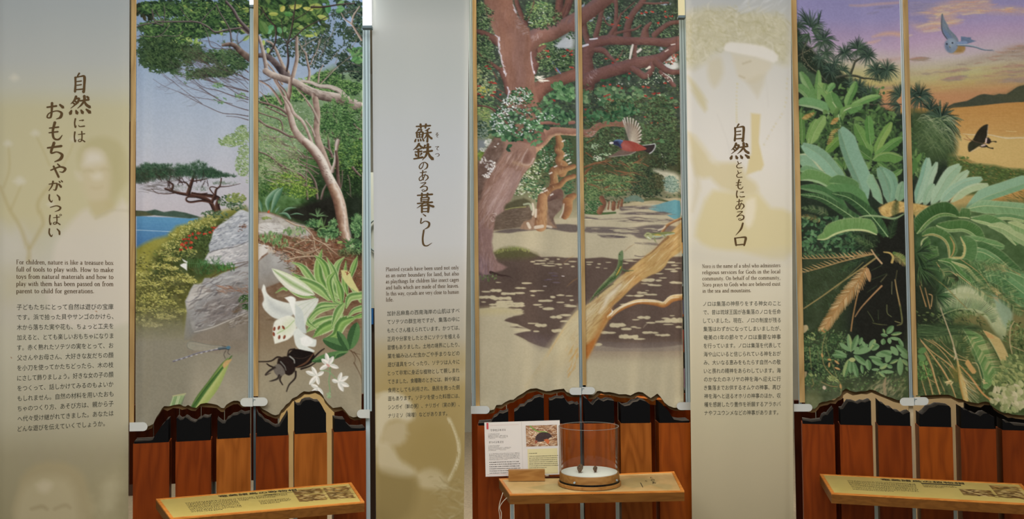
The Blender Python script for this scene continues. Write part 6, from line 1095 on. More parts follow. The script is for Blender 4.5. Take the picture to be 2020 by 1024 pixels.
def ghost_child(S):
 """first text banner: pale photograph of seed heads on twigs and a smiling child; another child's head at the foot"""
 A=Art(-10,-10,270,1050,S,5);A.sk=.55
 A.grad([(-10,(160,165,164)),(120,(174,175,168)),(170,(182,180,164)),(215,(186,179,146)),(420,(190,182,146)),(470,(188,184,166)),(520,(192,186,168)),(700,(188,182,160)),(830,(178,171,146)),(900,(158,149,120)),(1050,(150,141,108))])  # printed ground tints, with part of the uneven light in the colour
 A.tf(0,130,2.769)
 A.poly([(0,300),(60,260),(300,240),(700,300),(700,620),(560,700),(480,860),(300,900),(160,1000),(20,880),(0,880)],(190,180,142),.5,n=2,soft=30)
 A.poly([(0,870),(60,900),(110,880),(160,1030),(0,1030)],(196,190,176),.7,n=2,soft=14)
 for t,w in[([(0,660),(50,780),(110,880),(150,1000),(150,1060)],[14,26]),([(160,990),(210,900),(230,850),(205,760),(240,690),(290,640)],[22,14]),([(60,780),(90,710),(115,650)],[8,6]),([(20,660),(50,560),(45,440)],[8,6]),([(270,540),(230,450),(195,380)],[6,5]),([(340,540),(380,460),(395,410)],5)]:A.stroke(t,w,(172,156,112),.55,soft=3)
 for x,y,r in[(40,425,24),(105,630,34),(190,368,24),(270,755,20),(400,400,20),(75,65,26)]:A.poly([(x-r,y),(x,y-r*.8),(x+r,y),(x,y+r*.6)],(206,200,182),.7,n=4,soft=4)
 hair=(176,166,124)
 A.poly([(430,560),(420,480),(470,410),(560,385),(650,420),(690,500),(700,620),(640,700),(600,780),(560,740),(600,600),(560,480),(480,460),(450,540)],hair,.7,n=3,soft=6)
 A.poly([(440,560),(450,480),(500,450),(560,480),(600,560),(610,680),(570,750),(500,750),(455,690),(440,620)],(196,182,150),.75,n=3,soft=8)
 A.poly([(450,540),(470,470),(540,470),(560,520),(500,540)],(210,202,186),.8,n=3,soft=8);A.poly([(500,600),(540,585),(548,610),(515,616)],(214,206,188),.8,n=3,soft=7);A.poly([(405,580),(430,590),(440,620),(420,615)],(204,194,172),.7,n=2,soft=6)
 A.stroke([(455,575),(480,568),(500,574)],[4,9,4],(170,156,118),.45,soft=4);A.stroke([(545,570),(570,562),(588,568)],[4,9,4],(170,156,118),.45,soft=4);A.stroke([(495,662),(525,668),(556,658)],[4,9,4],(178,160,122),.45,soft=4);A.poly([(600,500),(640,480),(650,640),(600,700)],hair,.5,n=3,soft=8)
 A.poly([(280,1060),(300,960),(360,880),(430,800),(480,780),(520,830),(620,780),(700,760),(710,1400),(280,1400)],(206,196,180),.75,n=2,soft=6)
 A.poly([(480,740),(600,730),(620,780),(520,830)],(186,172,132),.7,n=2,soft=5);A.stroke([(520,830),(600,790),(700,790)],6,(176,166,140),.5,soft=3)
 A.tf(0,500,1.9545)
 A.poly([(70,900),(80,860),(140,810),(220,800),(300,830),(340,900),(350,1060),(60,1060)],(168,154,118),.8,n=2,soft=6)
 A.poly([(60,980),(90,900),(160,860),(260,870),(300,960),(290,1060),(80,1060)],(180,168,134),.8,n=2,soft=10);A.poly([(140,890),(170,875),(200,890),(180,920),(150,915)],(198,186,156),.7,n=3,soft=6)
 A.stroke([(120,985),(160,975),(180,985)],[4,8,4],(140,126,92),.6,soft=4);A.stroke([(210,985),(250,970),(270,980)],[4,8,4],(140,126,92),.5,soft=4)
 for x in(90,150,210,270,320,380,430):A.stroke([(x,790),(x+6,750)],[26,20],(160,150,124),.45,soft=8)
 A.poly([(340,880),(480,800),(540,860),(540,1060),(350,1060)],(166,156,122),.5,n=2,soft=14,tex=16,ts=10);A.poly([(380,900),(430,860),(450,940),(400,1000)],(184,174,142),.5,n=2,soft=8)
 A.poly([(0,70),(90,60),(150,90),(60,180),(0,190)],(178,168,132),.35,n=2,soft=16);A.poly([(0,190),(110,200),(120,260),(0,260)],(184,176,164),.4,n=2,soft=20)
 A.leaf(19.5*1.95,410*1.95/1.95-8,3,3,0,(120,60,30));A.leaf(370,220,6,5,90,(150,96,50))
 return A
def ghost_weaver(S):
 """second text banner: pale grey above, sepia woman with a head cloth weaving at the foot"""
 A=Art(720,-10,940,1050,S,6);A.sk=.55
 A.grad([(-10,(168,172,166)),(50,(184,186,180)),(140,(184,187,182)),(300,(190,192,192)),(480,(196,195,192)),(560,(190,184,172)),(660,(178,170,150)),(720,(172,158,122)),(790,(166,148,100)),(1050,(150,132,86))])
 A.tf(725,500,1.9545)
 A.poly([(20,400),(120,380),(390,420),(390,1060),(20,1060)],(166,144,92),.55,n=2,soft=30)
 A.poly([(150,400),(260,430),(380,450),(380,480),(300,500),(180,440)],(190,180,156),.5,n=2,soft=12)
 A.poly([(25,560),(60,536),(120,540),(165,575),(176,630),(150,650),(110,640),(70,660),(50,720),(26,730)],(206,196,168),.85,n=3,soft=5);A.stroke([(30,545),(100,540),(160,580)],8,(206,198,174),.6,soft=4)
 A.poly([(70,660),(110,645),(146,652),(150,680),(158,696),(148,700),(148,716),(126,738),(90,742),(56,740),(54,700)],(190,176,142),.8,n=2,soft=5)
 A.poly([(30,720),(90,740),(120,790),(180,830),(170,860),(100,860),(40,830)],(200,188,156),.8,n=3,soft=5)
 A.poly([(180,850),(240,825),(290,850),(310,910),(280,910),(200,900)],(200,186,150),.7,n=3,soft=5);A.poly([(30,830),(120,850),(190,880),(160,1000),(40,1060)],(140,122,76),.7,n=3,soft=10)
 A.poly([(170,680),(260,640),(340,720),(330,830),(260,830),(150,800)],(156,134,80),.5,n=3,soft=14)
 for i in range(20):t=i/19;A.leaf(300+44*math.sin(t*2.9)+8,630+t*230,22,14,60+t*60,(204,192,156),(186,172,130),a=.75)
 A.marks(70,[(230,860),(360,850),(370,1040),(220,1040)],(20,70),(3,8),(-60,40),[(176,162,120),(140,122,76),(190,178,140)],.4,.2)
 return A
def ghost_noro(S):
 """third text banner: pale sepia photograph of two women in white with leaf crowns and beads"""
 A=Art(1335,-10,1575,1050,S,7);A.sk=.55
 A.grad([(-10,(178,180,180)),(50,(196,192,178)),(130,(206,202,192)),(300,(214,208,198)),(480,(212,204,184)),(560,(212,203,180)),(700,(205,194,165)),(830,(190,180,150)),(900,(184,172,142)),(1050,(168,156,126))])
 A.tf(1340,0,2)
 A.poly([(20,60),(100,30),(250,40),(400,60),(430,130),(430,250),(370,240),(180,190),(90,250),(30,260)],(192,184,150),.75,n=2,soft=8,tex=14,ts=5)
 A.marks(420,[(30,50),(240,30),(420,60),(430,240),(340,190),(180,180),(60,260),(30,240)],(14,44),(3,8),(0,360),[(180,172,134),(206,200,176),(170,162,124),(216,210,192)],.45,.2)
 A.marks(30,[(210,0),(420,0),(420,60),(220,60)],(30,80),(6,14),(-60,-20),[(206,206,204),(186,186,180)],.5)
 A.poly([(178,180),(200,165),(330,180),(390,220),(370,248),(300,225),(180,200)],(222,216,206),.9,n=2,soft=2)
 A.poly([(205,210),(300,225),(365,250),(340,290),(300,325),(260,320),(230,300),(215,250)],(206,196,172),.8,n=3,soft=4);A.stroke([(250,250),(280,240)],5,(170,156,120),.6,soft=2);A.stroke([(235,298),(255,306)],5,(176,160,124),.6,soft=2)
 A.poly([(110,240),(160,225),(170,290),(135,345),(110,300)],(198,188,160),.7,n=3,soft=5);A.poly([(260,320),(340,290),(310,380),(300,375)],(196,186,160),.6,n=2,soft=4)
 A.poly([(30,300),(60,330),(105,400),(100,440),(50,360)],(196,184,144),.8,n=2,soft=4)
 P=[(280,445),(318,450),(310,560),(330,650),(320,670),(262,690),(280,600)]
 A.poly(P,(204,188,142),.95,n=1,soft=2)
 A.poly([(30,520),(60,540),(110,610),(130,640),(220,640),(250,660),(270,700),(300,720),(310,755),(260,770),(160,740),(120,700),(60,690)],(202,188,148),.85,n=2,soft=5)
 A.poly([(90,820),(130,750),(260,770),(310,760),(360,820),(440,840),(445,1000),(360,1020),(240,990),(130,980),(60,930)],(206,192,146),.85,n=2,soft=5)
 A.poly([(260,790),(300,780),(295,860),(270,900),(250,860)],(222,212,190),.8,n=2,soft=4);A.stroke([(60,540),(110,600),(150,650)],[16,8],(212,202,176),.7,soft=5);A.stroke([(50,620),(70,740),(50,830)],[10,16,4],(196,182,144),.5,soft=5)
 for t in[[(225,330),(222,420),(222,480)],[(425,310),(415,420),(370,500),(330,570)]]:
  for k in range(14):q=k/13;p=A.smooth(np.array(t,float),6);p=p[int(q*(len(p)-1))];A.leaf(p[0]-4,p[1],9,8,0,(206,196,160),a=.7)
 for t in[[(150,450),(190,560),(200,620)],[(340,300),(350,420)],[(330,570),(380,480),(410,440)]]:A.stroke(t,3,(196,190,180),.5,soft=2)
 A.tf(0,0,1);A.poly([(1345,480),(1450,500),(1560,490),(1560,520),(1345,520)],(196,190,176),.35,n=2,soft=10)
 return A
def console_print(kind,W=520,H=150):
 """flat print on a console, W x H units"""
 A=Art(0,0,W,H,.8,9)
 A.grad([(0,(198,186,112)),(H,(176,170,104))]);R=A.r;U=R.uniform
 if kind==2:
  A.grad([(0,(190,156,104)),(H,(178,150,100))])
  A.poly([(0,0),(W,0),(W,H),(0,H)],(204,172,116),tex=16,ts=24)
  for P in[[(60,90),(150,60),(200,100),(120,130)],[(330,60),(400,30),(460,70),(380,120)],[(240,110),(300,90),(320,130)],[(430,90),(500,100),(480,140)]]:A.poly(P,(160,150,104),.5,n=3,soft=5,tex=10)
 else:
  A.poly([(0,0),(W,0),(W,H),(0,H)],(190,174,102)if kind==1 else(188,172,102),tex=5,ts=30)
  pr=[(120,96,50),(84,62,34),(176,150,92),(60,50,30),(150,130,76),(206,186,130)]
  for k,(x0,y0,x1,y1)in enumerate([(352,18,432,56),(440,18,510,52),(352,62,432,110),(440,56,510,112)][:4 if kind==1 else 4]):
   if kind==3 and k==0:continue
   A.poly([(x0,y0),(x1,y0),(x1,y1),(x0,y1)],(118,96,56));A.marks(90,[(x0+3,y0+3),(x1-8,y0+3),(x1-8,y1-3),(x0+3,y1-3)],(8,26),(3,9),(-30,40),pr+([(206,160,84)]if k==1 else[]),.8)
 return A
def shrew_print():
 A=Art(0,0,150,112,1.2,12);R=A.r;U=R.uniform
 A.poly([(0,0),(150,0),(150,112),(0,112)],(150,110,78))
 for i in range(330):x,y=U(0,150),U(0,112);a=U(-.9,.9)+(math.pi if R.random()<.5 else 0);l=U(12,40);A.stroke([(x,y),(x+math.cos(a)*l,y+math.sin(a)*l)],[2,5,2],R.choice([(226,204,170),(206,170,130),(140,96,66),(240,226,204),(110,70,50),(190,146,108)]),.9,n=1)
 A.stroke([(20,0),(40,22),(60,34)],5,(110,160,70));A.stroke([(60,34),(90,36),(104,40)],4,(120,170,80))
 A.poly([(44,84),(46,62),(58,46),(78,38),(102,40),(118,50),(124,62),(112,70),(100,80),(82,86),(64,88)],(66,50,48),n=3,tex=10,ts=4);A.poly([(84,78),(104,74),(112,90),(104,102),(96,92)],(190,104,60),n=3);A.poly([(42,82),(54,80),(50,96),(42,96)],(150,84,60),n=2)
 A.poly([(150,0),(160,0),(160,112),(148,112)],(60,40,30),.5)
 return A
# ---------------------------------------------------------------- helpers
def ray(px,py):return F_+R_*((px-1010)/FPX)-U_*((py-512)/FPX)
class Plane:
 """a vertical plane; n points to the visitors"""
 def __init__(s,a,b):
  s.a=Vector((a[0],a[1],0));s.u=(Vector((b[0],b[1],0))-s.a).normalized();s.n=Vector((s.u.y,-s.u.x,0))
 def hit(s,px,py,off=0):
  d=ray(px,py);t=((s.a+s.n*off)-CAM).dot(s.n)/d.dot(s.n);return CAM+d*t
 def arr(s,px,py,off):
  """numpy version; px, py, off arrays of one shape"""
  d=(np.array(F_)[:,None]+np.array(R_)[:,None]*((px-1010)/FPX)-np.array(U_)[:,None]*((py-512)/FPX))
  n=np.array(s.n);t=(np.array(s.a).dot(n)-np.array(CAM).dot(n))/(n@d)
  return(np.array(CAM)[:,None]+d*t+n[:,None]*off).T
def at(px,py,Y):
 d=ray(px,py);return CAM+d*(Y/d.y)
def flat(px,py,z):
 d=ray(px,py);return CAM+d*((z-CAM.z)/d.z)
def lin(c):return tuple(((v/255)/12.92 if v<=10 else(((v/255)+.055)/1.055)**2.4)for v in c)
def material(name,c,rough=.6,metal=0,noise=0,scale=20,c2=None,stretch=(1,1,1),bump=0,spec=.3,coat=0,coord='Object',alpha=1,trans=0):
 m=bpy.data.materials.new(name);m.use_nodes=True;nt=m.node_tree;b=nt.nodes['Principled BSDF']
 b.inputs['Roughness'].default_value=rough;b.inputs['Metallic'].default_value=metal;b.inputs['Specular IOR Level'].default_value=spec
 b.inputs['Base Color'].default_value=(*lin(c),1)
 if coat:b.inputs['Coat Weight'].default_value=coat;b.inputs['Coat Roughness'].default_value=.12
 if noise or c2 or bump:
  tc=nt.nodes.new('ShaderNodeTexCoord');mp=nt.nodes.new('ShaderNodeMapping');mp.inputs['Scale'].default_value=stretch
  oi=nt.nodes.new('ShaderNodeObjectInfo');ad=nt.nodes.new('ShaderNodeVectorMath');ad.operation='ADD'
  sc=nt.nodes.new('ShaderNodeMath');sc.operation='MULTIPLY';sc.inputs[1].default_value=37
  nt.links.new(oi.outputs['Random'],sc.inputs[0]);nt.links.new(tc.outputs[coord],ad.inputs[0]);nt.links.new(sc.outputs[0],ad.inputs[1]);nt.links.new(ad.outputs[0],mp.inputs[0])
  n=nt.nodes.new('ShaderNodeTexNoise');n.inputs['Scale'].default_value=scale;n.inputs['Detail'].default_value=5;nt.links.new(mp.outputs[0],n.inputs['Vector'])
  cr=nt.nodes.new('ShaderNodeValToRGB');cc=c2 or tuple(max(0,v*(1-noise))for v in c)
  cr.color_ramp.elements[0].position=.32;cr.color_ramp.elements[1].position=.68
  cr.color_ramp.elements[0].color=(*lin(cc),1);cr.color_ramp.elements[1].color=(*lin(c),1)
  nt.links.new(n.outputs['Fac'],cr.inputs[0]);nt.links.new(cr.outputs[0],b.inputs['Base Color'])
  if bump:
   bp=nt.nodes.new('ShaderNodeBump');bp.inputs['Strength'].default_value=bump;bp.inputs['Distance'].default_value=.002
   nt.links.new(n.outputs['Fac'],bp.inputs['Height']);nt.links.new(bp.outputs[0],b.inputs['Normal'])
 return m
def wood(name,c,c2,vary=.25,rough=.42,scale=1.5,along=2,fine=True):
 """lacquered board: cathedral grain from distorted bands, tone differing from board to board"""
 m=bpy.data.materials.new(name);m.use_nodes=True;nt=m.node_tree;N=nt.nodes.new;L=nt.links.new
 b=nt.nodes['Principled BSDF'];b.inputs['Roughness'].default_value=rough;b.inputs['Specular IOR Level'].default_value=.14
 tc=N('ShaderNodeTexCoord');oi=N('ShaderNodeObjectInfo');ml=N('ShaderNodeMath');ml.operation='MULTIPLY';ml.inputs[1].default_value=53
 L(oi.outputs['Random'],ml.inputs[0]);ad=N('ShaderNodeVectorMath');ad.operation='ADD';L(tc.outputs['Object'],ad.inputs[0]);L(ml.outputs[0],ad.inputs[1])
 mp=N('ShaderNodeMapping');s=[6,6,6];s[along]=.9;mp.inputs['Scale'].default_value=s;L(ad.outputs[0],mp.inputs[0])
 n=N('ShaderNodeTexNoise');n.inputs['Scale'].default_value=scale;n.inputs['Detail'].default_value=2;L(mp.outputs[0],n.inputs['Vector'])
 w1=N('ShaderNodeMath');w1.operation='MULTIPLY';w1.inputs[1].default_value=7;L(n.outputs['Fac'],w1.inputs[0])
 w2=N('ShaderNodeMath');w2.operation='PINGPONG';w2.inputs[1].default_value=.5;L(w1.outputs[0],w2.inputs[0])
 mp2=N('ShaderNodeMapping');s2=[90,90,90];s2[along]=3;mp2.inputs['Scale'].default_value=s2;L(ad.outputs[0],mp2.inputs[0])
 n2=N('ShaderNodeTexNoise');n2.inputs['Scale'].default_value=2;L(mp2.outputs[0],n2.inputs['Vector'])
 a=N('ShaderNodeMath');a.operation='MULTIPLY_ADD';a.inputs[1].default_value=1.1;L(w2.outputs[0],a.inputs[0]);
 q=N('ShaderNodeMath');q.operation='MULTIPLY';q.inputs[1].default_value=.5;L(n2.outputs['Fac'],q.inputs[0]);L(q.outputs[0],a.inputs[2])
 cr=N('ShaderNodeValToRGB');cr.color_ramp.elements[0].position=.1;cr.color_ramp.elements[1].position=.75
 cr.color_ramp.elements[0].color=(*lin(c2),1);cr.color_ramp.elements[1].color=(*lin(c),1);L(a.outputs[0],cr.inputs[0])
 hv=N('ShaderNodeHueSaturation');mr=N('ShaderNodeMapRange');mr.inputs['To Min'].default_value=1-vary;mr.inputs['To Max'].default_value=1+vary
 L(oi.outputs['Random'],mr.inputs['Value']);L(mr.outputs[0],hv.inputs['Value']);L(cr.outputs[0],hv.inputs['Color']);L(hv.outputs[0],b.inputs['Base Color'])
 return m
def printed(name,rough=.85):
 """cloth or paper coloured by its printed picture (a colour per vertex), with a faint weave"""
 m=bpy.data.materials.new(name);m.use_nodes=True;nt=m.node_tree;b=nt.nodes['Principled BSDF']
 b.inputs['Roughness'].default_value=rough;b.inputs['Specular IOR Level'].default_value=.12
 a=nt.nodes.new('ShaderNodeAttribute');a.attribute_name='print';nt.links.new(a.outputs['Color'],b.inputs['Base Color'])
 return m
WOOD=wood('orange_lacquered_wood',(126,54,10),(102,40,5),.10)
WOOD_MID=wood('amber_lacquered_wood',(150,72,16),(122,54,9),.08)
WOOD_LT=wood('light_lacquered_wood',(156,88,30),(124,64,15),.06)
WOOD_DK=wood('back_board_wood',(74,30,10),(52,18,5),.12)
WOOD_BAT=wood('batten_wood',(176,146,96),(146,116,70),.06,.6)
WOOD_BOX_SHADE=wood('console_wood_front_shade',(116,74,28),(98,60,20),.06,.5,3.2,0)  # console wood darkened: shade on the upright faces put into its colour
WOOD_CON=wood('pale_turned_wood',(172,124,66),(146,98,46),.06,.45,3.2,0)
WOOD_RIM=wood('console_rim_wood',(214,140,64),(190,112,44),.06,.4,3.2,0)
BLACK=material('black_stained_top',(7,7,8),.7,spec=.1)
GREYT=material('grey_cut_face',(58,52,46),.7,noise=.2,scale=40)
ALU=material('brushed_aluminium',(182,200,204),.5,.1,noise=.08,scale=3,stretch=(40,40,1))
ALU_DK=material('dark_groove',(96,112,116),.5,.1)
WHITE_P=material('white_plastic',(196,198,192),.4)
INK=material('brown_ink',(86,64,32),.8);INK2=material('dark_green_ink',(66,66,54),.8);INK3=material('dark_ink',(40,36,30),.8)
PRINT=printed('printed_canvas');PRINT_B=printed('printed_banner_cloth',.9);PRINT_P=printed('printed_paper',.5);PRINT_G=printed('printed_console_sheet',.35)
TAUPE=material('taupe_wall_paint',(226,204,162),.9,noise=.05,scale=3)
CREAM=material('cream_board',(250,222,160),.8,noise=.06,scale=4)
USED={}
def link(o,parent=None,**kw):
 COL.objects.link(o)
 if parent is not None:o.parent=parent
 for k,v in kw.items():
  if v:o[k]=v
 return o
def mesh_obj(name,verts,faces,mat,parent=None,smooth=False,**kw):
 me=bpy.data.meshes.new(name);me.from_pydata([tuple(v)for v in verts],[],faces);me.validate();me.update()
 for m in(mat if isinstance(mat,(list,tuple))else[mat]):me.materials.append(m)
 if smooth:me.polygons.foreach_set('use_smooth',[True]*len(me.polygons))
 return link(bpy.data.objects.new(name,me),parent,**kw)
def bm_obj(name,bm,mat,parent=None,smooth=False,bevel=0,**kw):
 if bevel:bmesh.ops.bevel(bm,geom=[e for e in bm.edges if len(e.link_faces)==2 and e.calc_face_angle(0)>.6],offset=bevel,segments=2,affect='EDGES',profile=.6)
 bmesh.ops.recalc_face_normals(bm,faces=bm.faces[:])
 me=bpy.data.meshes.new(name);bm.to_mesh(me);bm.free()
 for m in(mat if isinstance(mat,(list,tuple))else[mat]):me.materials.append(m)
 if smooth:
  me.polygons.foreach_set('use_smooth',[True]*len(me.polygons))
  if smooth==2 and hasattr(me,'set_sharp_from_angle'):me.set_sharp_from_angle(angle=.7)
 return link(bpy.data.objects.new(name,me),parent,**kw)
def prism(bm,bottom,top):
 """solid between two outlines of equal length"""
 n=len(bottom);a=[bm.verts.new(p)for p in bottom];b=[bm.verts.new(p)for p in top]
 bm.faces.new(a[::-1]);bm.faces.new(b)
 for i in range(n):bm.faces.new((a[i],a[(i+1)%n],b[(i+1)%n],b[i]))
def box(bm,lo,hi,M=None):
 v=[Vector((x,y,z))for z in(lo[2],hi[2])for x,y in((lo[0],lo[1]),(hi[0],lo[1]),(hi[0],hi[1]),(lo[0],hi[1]))]
 if M is not None:v=[M@p for p in v]
 prism(bm,v[:4],v[4:])
def empty(name,loc,**kw):
 o=bpy.data.objects.new(name,None);o.empty_display_size=.05;o.location=loc;link(o,None,**kw);return o
def lathe(bm,prof,c,n=48):
 """rings (radius, z) about a vertical axis"""
 rings=[[bm.verts.new((c[0]+r*math.cos(2*math.pi*i/n),c[1]+r*math.sin(2*math.pi*i/n),z))for i in range(n)]for r,z in prof]
 for a,b in zip(rings,rings[1:]):
  for i in range(n):bm.faces.new((a[i],a[(i+1)%n],b[(i+1)%n],b[i]))
 return rings
def tube(bm,pts,r,n=8):
 pts=[Vector(p)for p in pts];prev=None
 for i,p in enumerate(pts):
  d=(pts[min(i+1,len(pts)-1)]-pts[max(i-1,0)]).normalized();s=d.orthogonal().normalized()if prev is None else(prev-d*prev.dot(d)).normalized();prev=s
  t=d.cross(s);ring=[bm.verts.new(p+(s*math.cos(2*math.pi*k/n)+t*math.sin(2*math.pi*k/n))*r)for k in range(n)]
  if i:[bm.faces.new((last[k],last[(k+1)%n],ring[(k+1)%n],ring[k]))for k in range(n)]
  else:bm.faces.new(ring[::-1])
  last=ring
 bm.faces.new(last)
def local(o,loc):
 """shift mesh data so that the object's origin sits at loc (world)"""
 o.data.transform(Matrix.Translation(-Vector(loc)));o.location=loc;return o
def put_children(root,kids):
 for k in kids:k.data.transform(Matrix.Translation(-root.location));k.parent=root
# ---------------------------------------------------------------- the hall
def slab(name,lo,hi,mat,**kw):
 bm=bmesh.new();box(bm,lo,hi);return bm_obj(name,bm,mat,None,**kw)
FLOORM=material('grey_carpet_floor',(150,138,118),.9,noise=.15,scale=60,bump=.2)
slab('floor',(-4.2,-1.2,-.1),(4.2,10.2,0),FLOORM,kind='structure',label='brown grey carpet floor of the hall',category='floor')
slab('ceiling',(-4.2,-1.2,3.9),(4.2,10.2,4.0),material('white_ceiling',(170,168,160),.9,noise=.04),kind='structure',label='pale ceiling above the exhibits',category='ceiling')
slab('wall_back',(-4.2,10.0,0),(4.2,10.1,3.9),material('dim_back_wall',(150,150,140),.9,noise=.1,scale=2),kind='structure',label='dim grey wall at the far end of the hall',category='wall')
slab('wall_left',(-4.2,-1.2,0),(-4.1,10.0,3.9),material('side_wall',(176,172,160),.9,noise=.05,scale=2),kind='structure',label='plain side wall beyond the left banner',category='wall')
slab('wall_right',(4.1,-1.2,0),(4.2,10.0,3.9),material('side_wall_warm',(176,166,146),.9,noise=.05,scale=2),kind='structure',label='plain side wall beyond the right painting',category='wall')
# three display modules: planes through the front faces of their posts
ML=Plane((-1.62,4.154),(-.737,4.40));MC=Plane((-.3,4.60),(1.2,4.60));MR=Plane((1.428,4.48),(2.307,4.24))
DEP=.12
# ---------------------------------------------------------------- painted canvases
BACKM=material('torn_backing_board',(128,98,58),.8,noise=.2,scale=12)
def ramp(pts,x):return np.interp(x,[p[0]for p in pts],[p[1]for p in pts])
def set_print(me,rgb):
 c=np.clip(rgb,0,255)/255.;c=np.where(c<=.04045,c/12.92,((c+.055)/1.055)**2.4)
 at_=me.color_attributes.new('print','FLOAT_COLOR','POINT');a=np.ones((len(me.vertices),4),np.float32);a[:,:3]=c
 at_.data.foreach_set('color',a.ravel())
def grid_obj(name,P,rgb,mat,keep=None,**kw):
 """mesh from an H x W grid of points and colours"""
 H,W=P.shape[:2];idx=np.arange(H*W).reshape(H,W)
 q=np.stack([idx[:-1,:-1],idx[1:,:-1],idx[1:,1:],idx[:-1,1:]],-1)
 q=q[keep]if keep is not None else q.reshape(-1,4)
 used=np.zeros(H*W,bool);used[q.ravel()]=True;mp=np.cumsum(used)-1
 V=P.reshape(-1,3)[used].astype(np.float32);q=mp[q].astype(np.int32);n=len(q)
 me=bpy.data.meshes.new(name);me.vertices.add(len(V));me.vertices.foreach_set('co',V.ravel())
 me.loops.add(n*4);me.loops.foreach_set('vertex_index',q.ravel());me.polygons.add(n)
 me.polygons.foreach_set('loop_start',np.arange(0,n*4,4,dtype=np.int32));me.polygons.foreach_set('use_smooth',np.ones(n,bool))
 me.update(calc_edges=True);set_print(me,rgb.reshape(-1,3)[used]);me.materials.append(mat)
 return link(bpy.data.objects.new(name,me),None,**kw)
def canvas(A,plane,xl,xr,bottom,off,folds,**kw):
 """one hanging half of a painting: xl, xr = (x at the top, x at y 800) of its side edges; torn bottom outline"""
 s=1/A.S;n=int((xr[0]-xl[0])*A.S)+2
 ys=A.y0+np.arange(A.H)*s;f=np.linspace(0,1,n)
 L=xl[0]+(xl[1]-xl[0])*ys/800;Rr=xr[0]+(xr[1]-xr[0])*ys/800
 X=L[:,None]+(Rr-L)[:,None]*f[None];Y=np.repeat(ys[:,None],n,1)
 bot=ramp(bottom,X);over=Y>bot
 Yc=np.minimum(Y,bot)
 i=np.clip((X-A.x0)*A.S,0,A.W-1.001);j=np.clip((Yc-A.y0)*A.S,0,A.H-1.001)
 i0=i.astype(int);j0=j.astype(int);fi=(i-i0)[...,None];fj=(j-j0)[...,None]
 rgb=(A.b[j0,i0]*(1-fi)+A.b[j0,i0+1]*fi)*(1-fj)+(A.b[j0+1,i0]*(1-fi)+A.b[j0+1,i0+1]*fi)*fj
 t=f[None];v=np.clip((Yc-560)/260,0,1)**2
 d=off+.0025*np.sin(t*9+ys[:,None]/310)+.002*np.sin(t*17+1+ys[:,None]/190)
 for u,a,wd in folds:d=d+a*np.exp(-((t-u)/wd)**2)
 d=d+v*(.003*np.sin(t*21+Yc/23)*np.exp(-(t/.3)**2)+.004*np.sin((1-t)*23+Yc/19)*np.exp(-((1-t)/.3)**2)+.0012*np.sin(t*40+Yc/40))
 P=plane.arr(X.ravel(),Yc.ravel(),d.ravel()).reshape(A.H,n,3)
 keep=~(over[:-1,:-1]&over[:-1,1:])
 o=grid_obj('painted_canvas',P,rgb,PRINT,keep,**kw)
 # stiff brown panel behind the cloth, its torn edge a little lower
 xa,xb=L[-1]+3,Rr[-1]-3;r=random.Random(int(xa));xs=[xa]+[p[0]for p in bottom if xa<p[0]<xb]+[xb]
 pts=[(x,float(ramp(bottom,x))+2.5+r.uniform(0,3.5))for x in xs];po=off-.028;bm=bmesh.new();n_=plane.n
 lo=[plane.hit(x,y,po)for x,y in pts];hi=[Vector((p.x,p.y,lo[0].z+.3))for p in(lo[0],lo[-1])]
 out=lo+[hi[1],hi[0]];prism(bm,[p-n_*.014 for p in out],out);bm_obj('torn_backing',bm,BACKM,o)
 return o
SART=.86
T=lambda ox,oy,k,P:[(ox+u/k,oy+v/k)for u,v in P]
b1=T(250,740,3.606,[(0,385),(60,378),(145,376),(180,360),(190,335),(203,308),(225,278),(240,250),(258,232),(290,234),(330,224),(370,218),(395,232),(412,234),(430,222),(460,240),(490,243),(520,215),(560,208),(600,214),(640,224),(670,245),(690,246),(705,222),(735,203),(760,192),(790,193),(820,213),(900,215)])
b2=T(250,740,3.606,[(880,205),(925,213),(950,232),(965,252),(1000,270),(1035,290),(1060,297),(1085,290),(1100,262),(1118,246),(1135,222),(1160,205),(1180,178),(1215,162),(1240,140),(1265,124),(1300,128),(1340,118),(1375,124),(1400,150),(1412,178),(1440,215),(1475,246),(1510,240),(1535,236),(1560,262),(1590,300),(1620,312),(1650,306),(1720,300)])
b3=T(925,680,2.977,[(0,400),(120,397),(148,388),(160,363),(190,362),(213,346),(240,333),(262,332),(285,312),(318,293),(340,277),(362,266),(400,263),(430,273),(455,281),(480,280),(505,273),(540,268),(562,266),(575,284),(600,296),(660,300)])
b4=T(925,680,2.977,[(640,296),(735,306),(745,300),(760,281),(775,279),(800,287),(830,286),(862,292),(890,300),(930,299),(958,306),(985,290),(1005,284),(1030,288),(1055,306),(1078,322),(1098,310),(1118,295),(1135,312),(1160,348),(1185,368),(1215,379),(1300,378)])
b5=T(1560,740,3.607,[(0,250),(150,250),(175,252),(195,232),(205,212),(232,200),(262,198),(282,190),(318,190),(335,172),(358,160),(368,148),(374,122),(400,107),(440,124),(470,130),(500,124),(540,124),(575,112),(610,120),(650,142),(690,160),(730,172),(770,188),(900,190)])
b6=T(1560,740,3.607,[(840,180),(905,163),(950,157),(1000,154),(1070,150),(1140,150),(1165,160),(1195,176),(1240,184),(1270,198),(1320,206),(1352,212),(1378,202),(1405,198),(1430,204),(1450,230),(1480,252),(1510,270),(1545,284),(1575,282),(1600,294),(1660,298),(1760,300),(1850,312),(1950,300)])
OFFC=-DEP*.5
A1=paint_coast(SART)
canvas(A1,ML,(266,264),(492,489),b1,OFFC,[(.07,.012,.05)],label='left half of the sea painting, with pine tree, rocks and damselfly',category='painting',group='painted canvas hangings')
